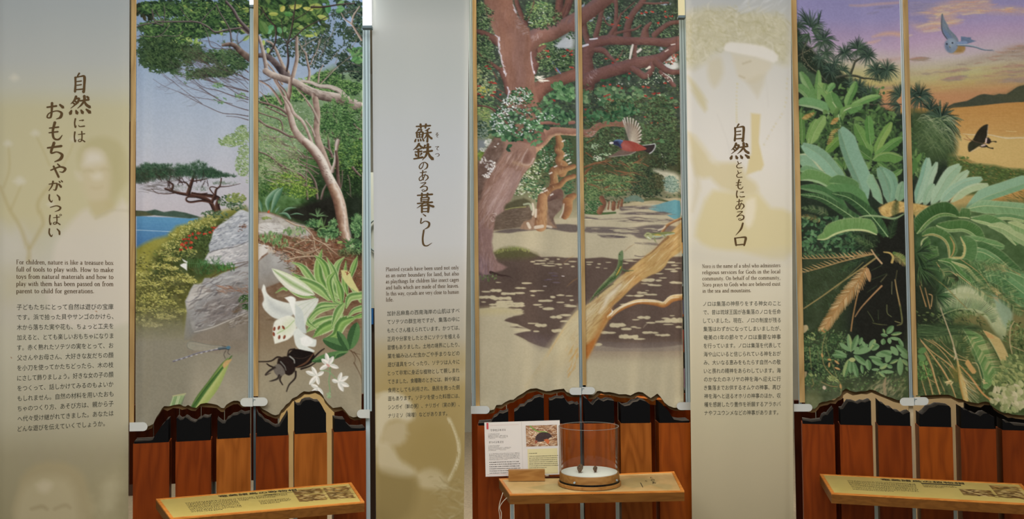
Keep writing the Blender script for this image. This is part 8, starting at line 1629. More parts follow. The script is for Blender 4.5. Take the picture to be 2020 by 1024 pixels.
# old style roman: per letter its width, then pen strokes (x y pairs, y up from the baseline); "-" marks a hairline or serif
SERIF={}
for row in """a 4.6/.9 3.7 1.6 4.5 2.8 4.5 3.3 3.6 3.3 .9 3.6 .2 4.4 .4/3.2 2.8 1.4 2.3 .6 1.2 1.2 .2 2.3 .3 3.2 1.1
b 5/1 7.4 1 .3/1 3.6 2.4 4.5 4 3.6 4.3 2.2 3.7 .6 2.3 0 1 .7/-.2 7.2 1 7.4
c 4.2/3.7 3.7 2.8 4.5 1.4 4.1 .6 2.4 1.2 .6 2.6 0 3.8 .8
d 5/4 7.4 4 .2/4 3.9 2.8 4.5 1.2 4 .6 2.2 1.2 .5 2.5 0 4 .9/-3.2 7.2 4 7.4/-4 .1 4.9 .2
e 4.3/-.7 2.6 3.8 2.6/3.8 2.7 3.4 4.2 2.3 4.5 1 3.9 .5 2.3 1.1 .6 2.5 0 3.8 .9
f 3/3.4 6.6 2.7 7.4 1.7 6.9 1.4 5.5 1.4 3 1.4 0/-.3 4.4 2.8 4.4/-.5 0 2.5 0
g 4.6/2.1 4.5 .8 3.9 .8 2.3 2.1 1.6 3.4 2.3 3.4 3.9 2.1 4.5/-3.2 4.1 4.5 4.5/1.4 1.8 .8 .8 2 .3 3.8 .1 4.2 -1.1 2.6 -2.3 .8 -2 .6 -.9 1.7 0
h 5/1 7.4 1 0/1 3.4 2.4 4.5 3.7 3.9 3.9 2.6 3.9 0/-.2 7.2 1 7.4/-.2 0 1.9 0/-3.1 0 4.8 0
i 2.3/1.1 4.5 1.1 0/1 6.6 1.1 6.4 1.2 6.2/-.2 4.3 1.1 4.5/-.2 0 2 0
k 4.9/1 7.4 1 0/-3.9 4.4 1.1 2/2 2.7 4.4 0/-.2 7.2 1 7.4/-.2 0 1.9 0/-3.8 0 4.9 0/-3.1 4.4 4.6 4.4
l 2.3/1.1 7.4 1.1 0/-.2 7.2 1.1 7.4/-.2 0 2 0
m 7.7/1 4.5 1 0/1 3.4 2.2 4.5 3.4 4 3.8 2.6 3.8 0/3.8 3.4 5 4.5 6.2 4 6.6 2.6 6.6 0/-.2 4.3 1 4.5/-.2 0 1.9 0/-3 0 4.7 0/-5.8 0 7.5 0
n 5/1 4.5 1 0/1 3.4 2.4 4.5 3.7 3.9 3.9 2.6 3.9 0/-.2 4.3 1 4.5/-.2 0 1.9 0/-3.1 0 4.8 0
o 4.9/2.4 4.5 1 3.8 .6 2.2 1.1 .7 2.4 0 3.8 .7 4.3 2.3 3.8 3.8 2.4 4.5
p 5/1 4.5 1 -2.4/1 3.6 2.4 4.5 4 3.6 4.3 2.2 3.7 .6 2.3 0 1 .7/-.2 4.3 1 4.5/-.2 -2.4 1.9 -2.4
r 3.6/1 4.5 1 0/1.1 3 1.9 4.3 3.2 4.2/-.2 4.3 1 4.5/-.2 0 2 0
s 3.6/3 3.6 2.2 4.5 .9 4.1 .8 3 2.8 1.8 3 .6 1.8 0 .5 .9
t 3.1/1.3 6 1.3 2 1.4 .6 2.2 .1 3 .6/-.3 4.4 2.8 4.4
u 5/1 4.5 1 1 2 0 3.8 .9/3.9 4.5 3.9 0/-.2 4.4 1 4.5/-3.1 4.4 3.9 4.5/-3.9 .1 4.8 .2
v 4.8/.7 4.4 2.5 0/-2.5 0 4.2 4.4/-.1 4.4 1.6 4.4/-3.4 4.4 4.8 4.4
w 6.9/.7 4.4 2.2 0/-2.2 0 3.5 4.2/3.4 4.3 4.8 0/-4.8 0 6.2 4.4/-.1 4.4 1.6 4.4/-5.4 4.4 6.9 4.4
x 4.7/.7 4.4 4 0/-4 4.4 .7 0/-.1 4.4 1.6 4.4/-3.2 0 4.7 0/-3.3 4.4 4.6 4.4/-0 0 1.4 0
y 4.7/.7 4.4 2.5 0/-4.2 4.4 2.5 0 1.6 -1.9 .6 -2.2/-.1 4.4 1.6 4.4/-3.4 4.4 4.8 4.4
F 5.4/1.4 7 1.4 0/-1.4 7 5 7 5 5.8/-1.4 3.7 3.9 3.7/-.4 0 2.5 0/-.4 7 1.4 7
H 7/1.4 7 1.4 0/5.6 7 5.6 0/-1.4 3.6 5.6 3.6/-.4 0 2.4 0/-4.6 0 6.6 0/-.4 7 2.4 7/-4.6 7 6.6 7
P 5.4/1.4 7 1.4 0/1.4 7 3.6 7 4.8 5.4 3.8 3.7 1.4 3.4/-.4 0 2.6 0/-.4 7 1.4 7
I 3/1.5 7 1.5 0/-.5 0 2.5 0/-.5 7 2.5 7
N 7/-1.2 7 1.2 0/1.2 7 5.7 0/-5.7 0 5.7 7/-.3 0 2.2 0/-.2 7 1.4 7/-4.8 7 6.6 7
G 6.6/5.7 5.6 4.6 6.9 2.6 6.9 .9 5.2 .9 2 2.6 0 4.8 .1 5.8 1/5.8 3 5.8 .4/-4.6 3.1 6.6 3.1
O 7/3.4 7 1.3 5.9 .8 3.4 1.5 1 3.5 0 5.6 1.1 6.1 3.6 5.5 6 3.4 7
. 2/.9 1.1 1 .5 1.1 0
, 2/1 .5 1.2 -.1 .6 -1.2""".split("\n"):
 f=row.split("/");ch,w_=f[0].split();st=[]
 for q in f[1:]:
  thin=q.startswith("-");v=[float(x)for x in(q[1:]if thin else q).split()];st.append((thin,np.array(v).reshape(-1,2)))
 SERIF[ch]=(float(w_),st)
def serif(txt,x0,x1,y,k,slope=0):
 """one line set in the roman letters above; k = pixels per letter unit"""
 tot=sum(SERIF[c][0]+.45 if c!=" " else 3.3 for c in txt);sx=(x1-x0)/tot;X=x0;Vs,Fs,n=[],[],0
 for c in txt:
  if c==" ":X+=3.3*sx;continue
  w_,st=SERIF[c]
  for thin,p in st:
   q=Art.smooth(p.astype(np.float32),4).astype(float)if len(p)>2 and not(thin and len(p)==3)else p
   d=np.gradient(q,axis=0);d/=np.linalg.norm(d,axis=1)[:,None]+1e-9;nn=np.stack([-d[:,1],d[:,0]],1)
   ww=np.full(len(q),.52)if thin else.42+.78*np.abs(d[:,1])
   a,b=q+nn*ww[:,None]/2,q-nn*ww[:,None]/2;m=len(q);P=np.vstack([a,b]);px=X+P[:,0]*sx
   Vs.append(np.stack([px,y+slope*(px-x0)/200-P[:,1]*k],1));Fs+=[(n+i,n+i+1,n+m+i+1,n+m+i)for i in range(m-1)];n+=2*m
  X+=(w_+.45)*sx
 return(np.vstack(Vs),Fs)
# ---------------------------------------------------------------- the three text banners
PA=Plane((-2.33,4.02),(-1.70,4.17));PB=Plane((-.70,4.44),(-.2,4.50));PC=Plane((.86,4.53),(1.4,4.47))
def put(root,plane,xl,xr,off,name,items,mat,out=.0012):
 def mp(X,Y):
  xs=np.full_like(X,0)+X
  return plane.arr(xs,Y,bshape(xs,Y,xl,xr)+off+out)
 return lettering(name,items,mp,mat,root)
def head_items(L):return sum([brush(BR[c],x-w_/2,y,w_,h_)for c,x,y,w_,h_ in L],[])
# first banner
xl,xr=(-6,-9),(255,252.5)
A=ghost_child(.46);rA=banner(A,PA,xl,xr,0,1090,'leftmost cream text banner, headed by two columns of brush writing, child photograph')
XL,XR=xl,xr
put(rA,PA,xl,xr,0,'heading',head_items([('自',158,144,34,40),('然',157,188,42,39),('に',156.5,232,26,22),('は',156.5,258,26,24),('お',108,202,37,35),('も',110,240,36,38),('ち',108.5,281,38,39),('や',114.5,322,32,28),('が',109,356,30,22),('い',107,380,26,21),('っ',109,400,24,19),('ぱ',109,421,28,24),('い',107,447,26,22)]),INK)
E=["For children, nature is like a treasure box","full of tools to play with. How to make","toys from natural materials and how to","play with them has been passed on from","parent to child for generations."]
put(rA,PA,xl,xr,0,'english_text',[serif(t,32,(224.5 if i<4 else 186.5),521+14.3*i,1.2,1.6-.4*i)for i,t in enumerate(E)],INK)
J="子どもたちにとって自然は遊びの宝庫 です。浜で拾った貝やサンゴのかけら、 木から落ちた実や花も、ちょっと工夫を 加えると、とても楽しいおもちゃになりま す。赤く熟れたソテツの実をとって、お 父さんやお母さん、大好きな友だちの顔 を小刀を使ってかたちどったら、木の枝 にさして飾りましょう。好きな女の子の顔 をつくって、話しかけてみるのもよいか もしれません。自然の材料を用いたおも ちゃのつくり方、あそび方は、親から子 へ代々受け継がれてきました。あなたは どんな遊びを伝えていくでしょうか。".split()
put(rA,PA,xl,xr,0,'japanese_text',[line(t,33+.15*i,224 if i<12 else 207,610.5+20.05*i,12.2,-1-1.02*i)for i,t in enumerate(J)],INK2)
# second banner
xl,xr=(733.5,742),(926,915)
A=ghost_weaver(.46);rB=banner(A,PB,xl,xr,0,1090,'narrow cream text banner between the sea painting and the shady tree painting')
put(rB,PB,xl,xr,0,'heading',head_items([('蘇',835,244.5,34,36),('鉄',834,283,39,34),('の',835,318,20,18),('あ',835.5,336,22,22),('る',835.5,359,20,19.5),('暮',838,381,36,38),('ら',838,421,26,32),('し',840,454,28,33),('そ',862,261.5,9,10),('て',862,288,10,9),('つ',862.5,301,10,9)]),INK)
E=["Planted cycads have been used not only","as an outer boundary for land, but also","as playthings for children like insect cages","and balls which are made of their leaves.","In this way, cycads are very close to human","life."]
put(rB,PB,xl,xr,0,'english_text',[serif(t,761+.1*i,(905.5 if i<5 else 776.5),535+12*i,1.03,-5.4)for i,t in enumerate(E)],INK)
J="加計呂麻島の西南海岸の山肌はすべ てソテツの群生地ですが、集落の中に もたくさん植えられています。かつては、 正月や分家をしたときにソテツを植える 習慣もありました。土地の境界にしたり、 葉を編み込んだ虫かごや手まりなどの 遊び道具をつくったり、ソテツは人々に とって非常に身近な植物として親しまれ てきました。食糧難のときには、幹や実は 食用としても利用され、島民を救った側 面もあります。ソテツを使った料理には、 シンガイ（幹の粥）、ナリガイ（実の粥）、 ナリミソ（味噌）などがあります。".split()
put(rB,PB,xl,xr,0,'japanese_text',[line(t,763.5+.2*i,(906.5 if i<12 else 882),622.5+16.8*i,10.2,-8.5)for i,t in enumerate(J)],INK2)
# third banner
xl,xr=(1352.5,1365),(1560.5,1566)
A=ghost_noro(.46);rC=banner(A,PC,xl,xr,0,1090,'cream text banner between the shady tree painting and the sunset cycad painting')
put(rC,PC,xl,xr,0,'heading',head_items([('自',1459,244.5,32,36),('然',1458.5,281,38,34.5),('と',1458,316,17,17.5),('と',1458,335,17,17),('も',1459,354,20,20),('に',1460.5,375,21,17),('あ',1459.5,393,20,21.5),('る',1460,416,20,19.5),('ノ',1459,439,22,26),('ロ',1460,464,28,23)]),INK)
E=["Noro is the name of a sibyl who administers","religious services for Gods in the local","community. On behalf of the community,","Noro prays to Gods who are believed exist","in the sea and mountains."]
put(rC,PC,xl,xr,0,'english_text',[serif(t,1385+.2*i,(1539.5 if i<4 else 1482),528.8+12.15*i,1.03,-2.4)for i,t in enumerate(E)],INK)
J="ノロは集落の神祭りをする神女のこと で、昔は琉球王国が各集落のノロを任命 していました。現在、ノロの制度が残る 集落はわずかになってしまいましたが、 奄美の1年の節々でノロは重要な神事 を行っています。ノロは集落を代表して 海や山にいると信じられている神をおが み、大いなる恵みをもたらす自然への敬 いと畏れの精神をあらわしています。海 のかなたのネリヤの神を海へ迎えに行 き集落までお供するオムケの神事、再び 神を海へと送るオホリの神事のほか、収 穫を感謝したり豊作を祈願するアラホバ ナやフユウンメなどの神事があります。".split()
put(rC,PC,xl,xr,0,'japanese_text',[line(t,1387+.2*i,(1540 if i<13 else 1535),603.6+16.55*i,10.6,-1.8)for i,t in enumerate(J)],INK2)
# ---------------------------------------------------------------- consoles
def console(pbl,pbr,pfr,pfl,z,thick,kind,label,letters,brackets):
 """sloping-sided reading shelf: bl, br, fr, fl corners on the top plane"""
 c=[flat(*p,z)if isinstance(p,tuple)else p for p in(pbl,pbr,pfr,pfl)]
 cen=sum(c,Vector())/4
 root=empty('display_console',(cen.x,cen.y,0),label=label,category='console',group='wooden consoles below the paintings')
 kids=[]
 bm=bmesh.new();low=[p-Vector((0,0,thick))for p in c]
 prism(bm,[low[3],low[2],low[1],low[0]],[c[3]-Vector((0,0,.004)),c[2]-Vector((0,0,.004)),c[1]-Vector((0,0,.004)),c[0]-Vector((0,0,.004))]);kids.append(bm_obj('console_box',bm,WOOD_BOX_SHADE,bevel=.002))
 # raised rim strips
 def ins(d):
  ctr=cen;out=[]
  for i,p in enumerate(c):
   a,b=c[i-1],c[(i+1)%4];out.append(p+((a-p).normalized()+(b-p).normalized())*d)
  return out
 i1=ins(.013)
 for i in range(4):
  bm=bmesh.new();j=(i+1)%4;q=[c[i],c[j],i1[j],i1[i]]
  prism(bm,[p-Vector((0,0,.006))for p in q],[p+Vector((0,0,.002))for p in q]);kids.append(bm_obj('rim_strip',bm,WOOD_RIM))
 # printed sheet
 A=console_print(kind);n,m=A.W,A.H;u=np.linspace(0,1,n)[None,:,None];v=np.linspace(0,1,m)[:,None,None]
 q=[np.array(p)for p in i1];P=(q[0]*(1-u)+q[1]*u)*(1-v)+(q[3]*(1-u)+q[2]*u)*v
 P[...,2]-=.0008
 kids.append(grid_obj('printed_sheet',P,A.b,PRINT_G))
 def mp(X,Y):
  u=X/A.W*A.S;v=Y/A.H*A.S;u=u[:,None];v=v[:,None]
  P=(q[0]*(1-u)+q[1]*u)*(1-v)+(q[3]*(1-u)+q[2]*u)*v;P[:,2]+=.0004;return P
 put_children(root,kids)
 if letters:lettering('lettering',letters,mp,INK3,root)
 # steel brackets below
 for k,(x,y0)in enumerate(brackets):
  pass
 return root,c,i1
fill="奄美の島々には亜熱帯の照葉樹林が広がり、多くの固有種が暮らしています。海に囲まれた島では、動物も植物も独自の進化をとげました。"
def small(x0,x1,y0,dy,n,h,w=1.):
 return[line((fill*2)[i*7:i*7+int((x1-x0)/h)],x0,x1*(1 if i<n-1 else w),y0+dy*i,h,0,.01,True,res=1)for i in range(n)]
# unreadable small type of the consoles is kept as rows of short strokes
def rows(x0,x1,y0,dy,n,h,seed=3,fillw=.8):
 r=random.Random(seed);out=[]
 for i in range(n):
  x=x0
  while x<x1-(0 if i<n-1 else(x1-x0)*.4):
   l=r.uniform(2.2,6);V=np.array([(x,y0+dy*i+r.uniform(-.3,.3)),(x+l,y0+dy*i+r.uniform(-.3,.3)),(x+l,y0+dy*i+h*r.uniform(.5,1)),(x,y0+dy*i+h*r.uniform(.5,1))]);out.append((V,[(3,2,1,0)]));x+=l+r.uniform(.8,2.6)
 return out
bar=lambda x0,y0,x1,y1:(np.array([(x0,y0),(x1,y0),(x1,y1),(x0,y1)],float),[(3,2,1,0)])
C1,_,_=console((307.5,985),(693,952.5),(719,991),(336,1024),.62,.04,1,'long wooden console with yellow printed top below the sea painting',
 [line('奄美諸島の動物相',150,366,22,17,0,.012),bar(306,31,400,32.5),bar(270,34,305,37)]+rows(56,190,46,9,9,2.8)+rows(196,238,44,9,3,3,7)+rows(246,330,40,8,3,2.5,9)+rows(246,330,78,8,4,2.5,11),[])
C2,c2c,c2i=console((984,945),(1330,931),(1350,969.5),(1005.5,976),.62,.042,2,'short wooden console with marbled tan top carrying the glass case',
 [(V*[1,1]+[0,0],F)for V,F in brush(BR['と'],444,30,12,16)+brush(BR['の'],444,50,12,18)+brush(BR['あ'],443,72,13,20)+brush(BR['る'],424,60,8,12)+[bar(408,78,410,118)]+[(np.array([(170,40),(172,37),(226,104),(224,107)],float),[(3,2,1,0)])]]+rows(168,200,30,13,4,5,5)+rows(196,230,62,13,3,5,6),[])
c3=[flat(1617,935.6,.62),flat(2015,955,.62),None,flat(1640,973.6,.62)]
nrm=MR.n;c3[2]=c3[1]+(c3[3]-c3[0]).length*nrm-MR.u*.035
C3,_,_=console(c3[0],c3[1],c3[2],c3[3],.62,.042,3,'long wooden console with yellow printed top below the sunset cycad painting',
 [line('奄美諸島の植物相',156,378,22,17,0,.012),bar(262,29,366,36)]+rows(60,240,40,9,9,2.8,13)+rows(262,350,44,8,3,2.5,15),[])
# console brackets: steel legs down the gaps
def leg_bar(plane,x0,x1,off,z1,label):
 a=plane.hit(x0,980,off);b=plane.hit(x1,980,off);n=plane.n;bm=bmesh.new()
 o=[Vector((a.x,a.y,0)),Vector((b.x,b.y,0)),Vector((b.x,b.y,0))-n*.02,Vector((a.x,a.y,0))-n*.02]
 prism(bm,o,[p+Vector((0,0,z1))for p in o]);ob=bm_obj('steel_upright',bm,ALU,None,label=label,category='upright',group='steel uprights holding the consoles')
 local(ob,((a.x+b.x)/2,(a.y+b.y)/2,0))
for pl,xs,zt,nm in[(ML,(343,423,503,583),.60,'console below the sea painting'),(MC,(1010,1079,1148,1218),.57,'glass case console'),(MR,(1728,1803,1884),.60,'console below the sunset cycad painting')]:
 for i,x in enumerate(xs):leg_bar(pl,x-3.4,x+3.4,.006,zt-.03,f'{ordn[i]} thin steel upright from the left under the {nm}')
# ---------------------------------------------------------------- glass case on the middle console
zc=.622
def ell(x0,x1,z,ym):
 a=flat(x0,ym,z);b=flat(x1,ym,z);return(a+b)/2,(b-a).length/2
cc,Rg=ell(1102,1223,zc+.055,931);Rg*=.985
Bc=(cc.x,cc.y)
root=empty('display_case',(cc.x,cc.y,zc),label='round clear glass case on a wooden ring base, on the short console',category='display case')
kids=[]
LTW=WOOD_CON
def ring(name,prof,mat,**kw):
 bm=bmesh.new();rs=lathe(bm,prof,Bc,72);bm.faces.new(rs[0][::-1]);bm.faces.new(rs[-1]);o=bm_obj(name,bm,mat,smooth=2,**kw);kids.append(o);return o
ring('wooden_foot',[(Rg*1.045,zc),(Rg*1.045,zc+.012),(Rg*1.03,zc+.014)],LTW)
ring('black_band',[(Rg*1.0,zc+.014),(Rg*1.0,zc+.022)],BLACK)
ring('wooden_ring',[(Rg*.985,zc+.022),(Rg*.985,zc+.052),(Rg*.97,zc+.055)],LTW)
WD=material('white_disc_paint',(232,234,224),.7)
ring('white_disc',[(Rg*.93,zc+.055),(Rg*.93,zc+.058),(Rg*.91,zc+.059)],WD)
GL=bpy.data.materials.new('clear_acrylic');GL.use_nodes=True;nt=GL.node_tree;nt.nodes.clear()
o_=nt.nodes.new('ShaderNodeOutputMaterial');mx=nt.nodes.new('ShaderNodeMixShader');tr_=nt.nodes.new('ShaderNodeBsdfTransparent');gs=nt.nodes.new('ShaderNodeBsdfGlossy');lw=nt.nodes.new('ShaderNodeLayerWeight')
tr_.inputs[0].default_value=(.95,.96,.95,1);gs.inputs['Roughness'].default_value=.02;lw.inputs[0].default_value=.12
ml_=nt.nodes.new('ShaderNodeMath');ml_.operation='MULTIPLY_ADD';ml_.inputs[1].default_value=.55;ml_.inputs[2].default_value=.035
nt.links.new(lw.outputs['Fresnel'],ml_.inputs[0]);nt.links.new(ml_.outputs[0],mx.inputs[0]);nt.links.new(tr_.outputs[0],mx.inputs[1]);nt.links.new(gs.outputs[0],mx.inputs[2]);nt.links.new(mx.outputs[0],o_.inputs[0])
EDGE=material('polished_acrylic_edge',(150,148,140),.25,spec=.6)
ztop=zc+.264
bm=bmesh.new();rr=Rg*1.0;lathe(bm,[(rr,zc+.016),(rr,ztop)],Bc,96)
kids.append(bm_obj('glass_cylinder',bm,GL,smooth=True))
bm=bmesh.new();lathe(bm,[(rr-.0032,ztop-.0015),(rr-.0032,ztop),(rr,ztop),(rr,ztop-.0015),(rr-.0032,ztop-.0015)],Bc,96);kids.append(bm_obj('glass_rim',bm,EDGE,smooth=2))
for a in(-2.15,-.55):
 bm=bmesh.new();tube(bm,[(Bc[0]+math.cos(a)*Rg*.98,Bc[1]+math.sin(a)*Rg*.98,zc+.03),(Bc[0]+math.cos(a)*Rg*1.025,Bc[1]+math.sin(a)*Rg*1.025,zc+.03)],.0045,12);kids.append(bm_obj('screw',bm,ALU,smooth=2))
put_children(root,kids)
# the two specimens
def specimen(px,py,L,lean,label,fur):
 c=flat(px,py,zc+.059);bm=bmesh.new();r=random.Random(int(px))
 bmesh.ops.create_icosphere(bm,subdivisions=4,radius=1)
 for v in bm.verts:
  x,y,z=v.co;f=1+.08*math.sin(7*x+3*z)*math.sin(6*y+2)+r.uniform(-.035,.035)
  k=1-.35*max(0,-z) # narrow towards the snout end
  v.co=Vector((x*.42*k,y*.40*k,z*.62))*f
  if z>.3:v.co.x+=.06
  v.co.y-=.10*max(0,-z)
 bmesh.ops.scale(bm,vec=(L,L,L),verts=bm.verts);bmesh.ops.rotate(bm,cent=(0,0,0),matrix=Matrix.Rotation(lean,3,'Y'),verts=bm.verts)
 zm=min(v.co.z for v in bm.verts);bmesh.ops.translate(bm,vec=(c.x,c.y,c.z-zm-.0005),verts=bm.verts)
 body=bm_obj('body',bm,fur,smooth=True);root=empty('shrew_specimen',c,label=label,category='specimen',group='shrew specimens in the glass case')
 ks=[body];base=Vector((c.x,c.y,c.z))
 for sx in(-1,1):
  bm=bmesh.new();bmesh.ops.create_uvsphere(bm,u_segments=12,v_segments=8,radius=1);bmesh.ops.scale(bm,vec=(L*.11,L*.05,L*.12),verts=bm.verts)
  bmesh.ops.translate(bm,vec=base+Vector((sx*L*.2,-L*.34,L*.5)),verts=bm.verts);ks.append(bm_obj('ear',bm,material('ear_skin',(120,88,70),.7)if sx<0 else bpy.data.materials['ear_skin'],smooth=True))
  bm=bmesh.new();tube(bm,[base+Vector((sx*L*.16,-L*.28,L*.16)),base+Vector((sx*L*.2,-L*.42,L*.05)),base+Vector((sx*L*.2,-L*.52,L*.012))],L*.035,8);ks.append(bm_obj('paw',bm,bpy.data.materials['ear_skin'],smooth=True))
 bm=bmesh.new();pts=[base+Vector((0,-L*.3,L*.26)),base+Vector((.0,-L*.45,L*.19)),base+Vector((0,-L*.56,L*.13))];
 tube(bm,pts,L*.075,10);ks.append(bm_obj('snout',bm,fur,smooth=True))
 bm=bmesh.new();tube(bm,[base+Vector((L*.1,L*.2,L*.02)),base+Vector((L*.3,L*.28,L*.02)),base+Vector((L*.45,L*.12,L*.02))],L*.025,6);ks.append(bm_obj('tail',bm,bpy.data.materials['ear_skin'],smooth=True))
 put_children(root,ks)
FUR=material('brown_fur',(122,96,72),.9,noise=.45,scale=160,bump=1.)
specimen(1144,932.5,.031,.12,'larger brown furry specimen, left one on the white disc in the glass case',FUR)
specimen(1174,932,.023,-.1,'smaller brown furry specimen, right one on the white disc in the glass case',FUR)
# ---------------------------------------------------------------- information sheet in its wooden stand
BL,BR_,TR,TL=(958,940.5),(1108,936),(1104,829),(955.5,833.5)
YS=4.42
q=[np.array(at(*p,Y))for p,Y in((TL,YS+.045),(TR,YS+.045),(BR_,YS),(BL,YS))]
bl_z=q[3][2]
def sheet_map(X,Y,out=.0012):
 u=(X/300.)[:,None];v=(Y/216.)[:,None];P=(q[0]*(1-u)+q[1]*u)*(1-v)+(q[3]*(1-u)+q[2]*u)*v;n=np.cross(q[1]-q[0],q[3]-q[0]);n=n/np.linalg.norm(n);n=n if n[1]<0 else-n;return P+n*out
root=empty('information_sheet',tuple((q[2]+q[3])/2),label='white laminated sheet with a small animal photograph, leaning on the glass case console',category='sign')
kids=[]
n_=np.cross(q[1]-q[0],q[3]-q[0]);n_=n_/np.linalg.norm(n_);n_=n_ if n_[1]<0 else-n_
bm=bmesh.new();prism(bm,[Vector(p-n_*.006)for p in q],[Vector(p)for p in q]);PAPER=material('white_sheet',(214,206,196),.35);kids.append(bm_obj('backing_panel',bm,PAPER,bevel=.0008))
def rect(name,x0,y0,x1,y1,mat,out=.0006):
 X=np.array([x0,x1,x1,x0],float);Y=np.array([y0,y0,y1,y1],float);P=sheet_map(X,Y,out);o=mesh_obj(name,P,[(3,2,1,0)],mat);kids.append(o);return o
rect('yellow_note_panel',168,112,286,212,material('pale_yellow_print',(212,200,150),.4));rect('red_tab',8,2,16,28,material('red_print',(190,60,62),.4))
PINK=material('pink_rule',(206,150,140),.5);rect('printed_rule',22,12,136,12.7,PINK);rect('printed_rule',4,208,286,208.8,PINK);rect('fold_line',147,2,148.2,214,material('fold_grey',(190,182,172),.6));
A=shrew_print();u=np.linspace(0,1,A.W)[None];v=np.linspace(0,1,A.H)[:,None];X=164+(u+0*v)*124;Y=18+(v+0*u)*84
kids.append(grid_obj('animal_photograph',sheet_map(X.ravel(),Y.ravel(),.0012).reshape(A.H,A.W,3),A.b,PRINT_P))
put_children(root,kids)
it=[line('ワタセジネズミ',24,84,36,10),line('オリイジネズミ',16,74,84,10)]+rows(14,56,46,4.6,5,1.1,21)+rows(60,92,54,4.6,3,1.1,22)+rows(14,56,94,4.6,5,1.1,23)+rows(60,100,102,4.6,3,1.1,24)+rows(16,134,125,3.6,8,.8,25)+rows(16,134,159,8.6,6,2.6,26)+rows(174,222,128,8,1,3,27)+rows(174,284,140,7.6,7,2.2,28)
lettering('lettering',it,lambda X,Y:sheet_map(X,Y,.0018),INK3,root)
# wooden block stand
a,b=at(1003,946,4.33),at(1075,943.5,4.33);bm=bmesh.new();zt_=at(1003,928.5,4.33).z
P0=[Vector((a.x,a.y,.622)),Vector((b.x,b.y,.622)),Vector((b.x,b.y+.035,.622)),Vector((a.x,a.y+.035,.622))]
hgt=zt_-.622
prism(bm,P0,[p+Vector((0,0,hgt))for p in P0]);o=bm_obj('wooden_block',bm,WOOD_CON,None,bevel=.001,label='plain wooden block that props up the white sheet on the console',category='block');local(o,(sum(P0,Vector())/4))
# ledge under the sheet
a,b=at(1000,943,4.40),at(1108,940,4.40);bm=bmesh.new();P0=[a,b,b+Vector((0,.02,0)),a+Vector((0,.02,0))];prism(bm,[Vector((p.x,p.y,.622))for p in P0],[Vector((p.x,p.y,bl_z-.001))for p in P0])
o=bm_obj('dark_ledge',bm,WOOD_DK,None,label='dark thin wooden ledge under the bottom edge of the white sheet',category='ledge');local(o,((a.x+b.x)/2,(a.y+b.y)/2,.622))
# white cables
CAB=material('white_cable',(206,196,176),.45)
for k,pts in enumerate([[(1000,982),(992,990),(986,1001),(989,1013),(988,1034)],[(992,972),(986.5,990),(984,1004),(986,1020),(985,1036)]]):
 P=[at(x,y,4.12+.02*k)for x,y in pts];Q=[Vector(p)for p in Art.smooth(np.array(P,np.float32),6).tolist()]
 bm=bmesh.new();tube(bm,Q,.0016,8);bm_obj('power_cable',bm,CAB,None,smooth=True,label=['thin white cable bulging to the right below the glass case console','thin white cable hanging straight down behind the other cable'][k],category='cable',group='white cables by the middle console')
# ---------------------------------------------------------------- what shows in the slits far behind
def emis(name,c,s):
 m=bpy.data.materials.new(name);m.use_nodes=True;b=m.node_tree.nodes['Principled BSDF'];b.inputs['Base Color'].default_value=(0,0,0,1);b.inputs['Emission Color'].default_value=(*lin(c),1);b.inputs['Emission Strength'].default_value=s;return m
def hang_light(x0,x1,y0,y1,Y,label,col=(250,252,255),s=2.2):
 a,b=at(x0,y1,Y),at(x1,y0,Y);c=(a+b)/2;root=empty('light_box',c,label=label,category='light',group='light boxes above the hangings')
 bm=bmesh.new();box(bm,(a.x,Y,a.z),(b.x,Y+.03,b.z));d=bm_obj('glowing_face',bm,emis('lit_diffuser',col,s))
 bm=bmesh.new();box(bm,(a.x-.004,Y+.001,a.z-.012),(b.x+.004,Y+.04,a.z));e=bm_obj('dark_end_cap',bm,ALU_DK);put_children(root,[d,e])
hang_light(491.5,500.5,-60,9,4.33,'bright white light box above the middle pole of the sea painting')
hang_light(715.5,731,-60,50,4.38,'tall bright light box at the upper right corner of the white lily painting')
hang_light(1340,1349.5,-60,30,4.55,'warm light box at the upper right corner of the flying bird painting',(226,212,160),.9)
slab('partition_panel',(at(1334,0,6.4).x,6.4,0),(at(1380,0,6.4).x,6.44,3.2),material('bluish_panel',(150,156,170),.7),label='tall bluish panel in the slit right of the flying bird painting',category='partition')
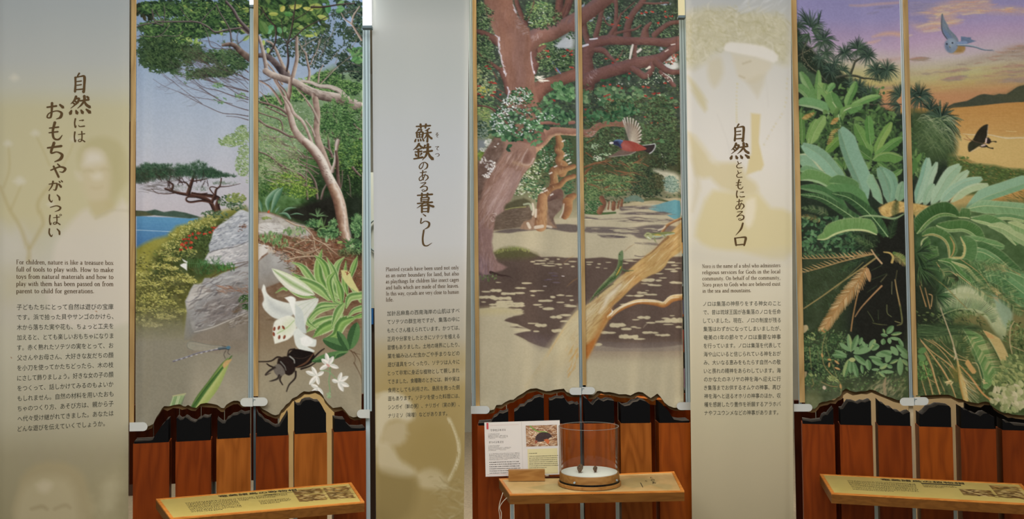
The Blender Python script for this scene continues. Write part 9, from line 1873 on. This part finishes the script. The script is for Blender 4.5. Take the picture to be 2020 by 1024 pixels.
# far display shelf with small coloured goods
Ys=5.6;xa_,xb_=at(1338,500,Ys).x,at(1384,500,Ys).x
root=empty('goods_shelf',((xa_+xb_)/2,Ys,0),label='dark display shelf glimpsed in the slit right of the lizard painting',category='shelf');ks=[]
zs=[at(1350,y,Ys).z for y in(425,500,560,620,690,765,840,930)]
bm=bmesh.new();box(bm,(xa_-.02,Ys+.2,0),(xb_+.02,Ys+.22,zs[0]));ks.append(bm_obj('back_panel',bm,BLACK))
for x in(xa_-.02,xb_):bm=bmesh.new();box(bm,(x,Ys,0),(x+.02,Ys+.2,zs[0]));ks.append(bm_obj('side_panel',bm,ALU_DK))
for z in zs:bm=bmesh.new();box(bm,(xa_,Ys,z-.014),(xb_,Ys+.2,z));ks.append(bm_obj('shelf_board',bm,WOOD if z in zs[3:5]else ALU_DK))
put_children(root,ks)
r=random.Random(4);gc=[((160,50,50),'red'),((70,70,110),'blue'),((120,130,90),'green'),((180,130,60),'yellow'),((140,110,130),'mauve'),((190,184,170),'white'),((60,60,64),'grey')]
mats={n:material('goods_'+n,c,.5)for c,n in gc};used=set()
for si,z in enumerate(zs[1:]):
 x=xa_+.004;k=0
 while x<xb_-.02:
  w_=r.uniform(.018,.034);h_=r.uniform(.06,.15);c_,nm=gc[(si*2+k*3+r.randrange(2))%7]
  bm=bmesh.new();box(bm,(x,Ys+.02,z),(x+w_*.9,Ys+.11,z+h_));o=bm_obj('boxed_souvenir',bm,mats[nm],None,bevel=.0015,label=f'{nm} box, {ordn[min(k, 5)]} from left on {ordn[si] if si < 6 else "lowest"} board of the shelf in the slit',category='box',group='small goods on the far shelf');local(o,(x+w_*.45,Ys+.065,z));x+=w_;k+=1
# left slit: frame of the hall beyond, blue poster and ring
bx=at(724,650,6.0)
slab('narrow_board',(at(722,0,4.98).x,4.98,0),(at(736,0,4.98).x,5.0,at(724,608,4.98).z),material('dark_panel_paint',(52,40,34),.5),label='narrow dark board with a blue patch in the slit beside the lily painting',category='board')
z_=at(724,640,4.975).z;bm=bmesh.new();box(bm,(at(722,0,4.97).x,4.972,z_),(at(733,0,4.97).x,4.98,z_+.085));bm_obj('blue_patch',bm,material('deep_blue_print',(40,100,170),.4),bpy.data.objects['narrow_board'])
z_=at(724,340,5.03).z;slab('glass_screen_board',(at(712,0,5.03).x,5.03,0),(at(746,0,5.03).x,5.05,z_),material('pale_screen',(176,186,186),.5),label='pale screen board glimpsed behind the pole of the lily painting',category='partition')
bm=bmesh.new();c=at(741,465,5.022);tube(bm,[c+Vector((.045*math.cos(t),0,.085*math.sin(t)))for t in np.linspace(0,2*math.pi,33)],.004,6);bm_obj('ring_handle',bm,ALU_DK,bpy.data.objects['glass_screen_board'],smooth=True)
slab('doorway_panel',(at(248,0,7.0).x,7.0,0),(at(300,0,7.0).x,7.04,at(256,240,7.0).z),material('dark_brown_panel',(60,40,30),.6),label='dark brown panel in the slit left of the pine tree painting',category='partition')
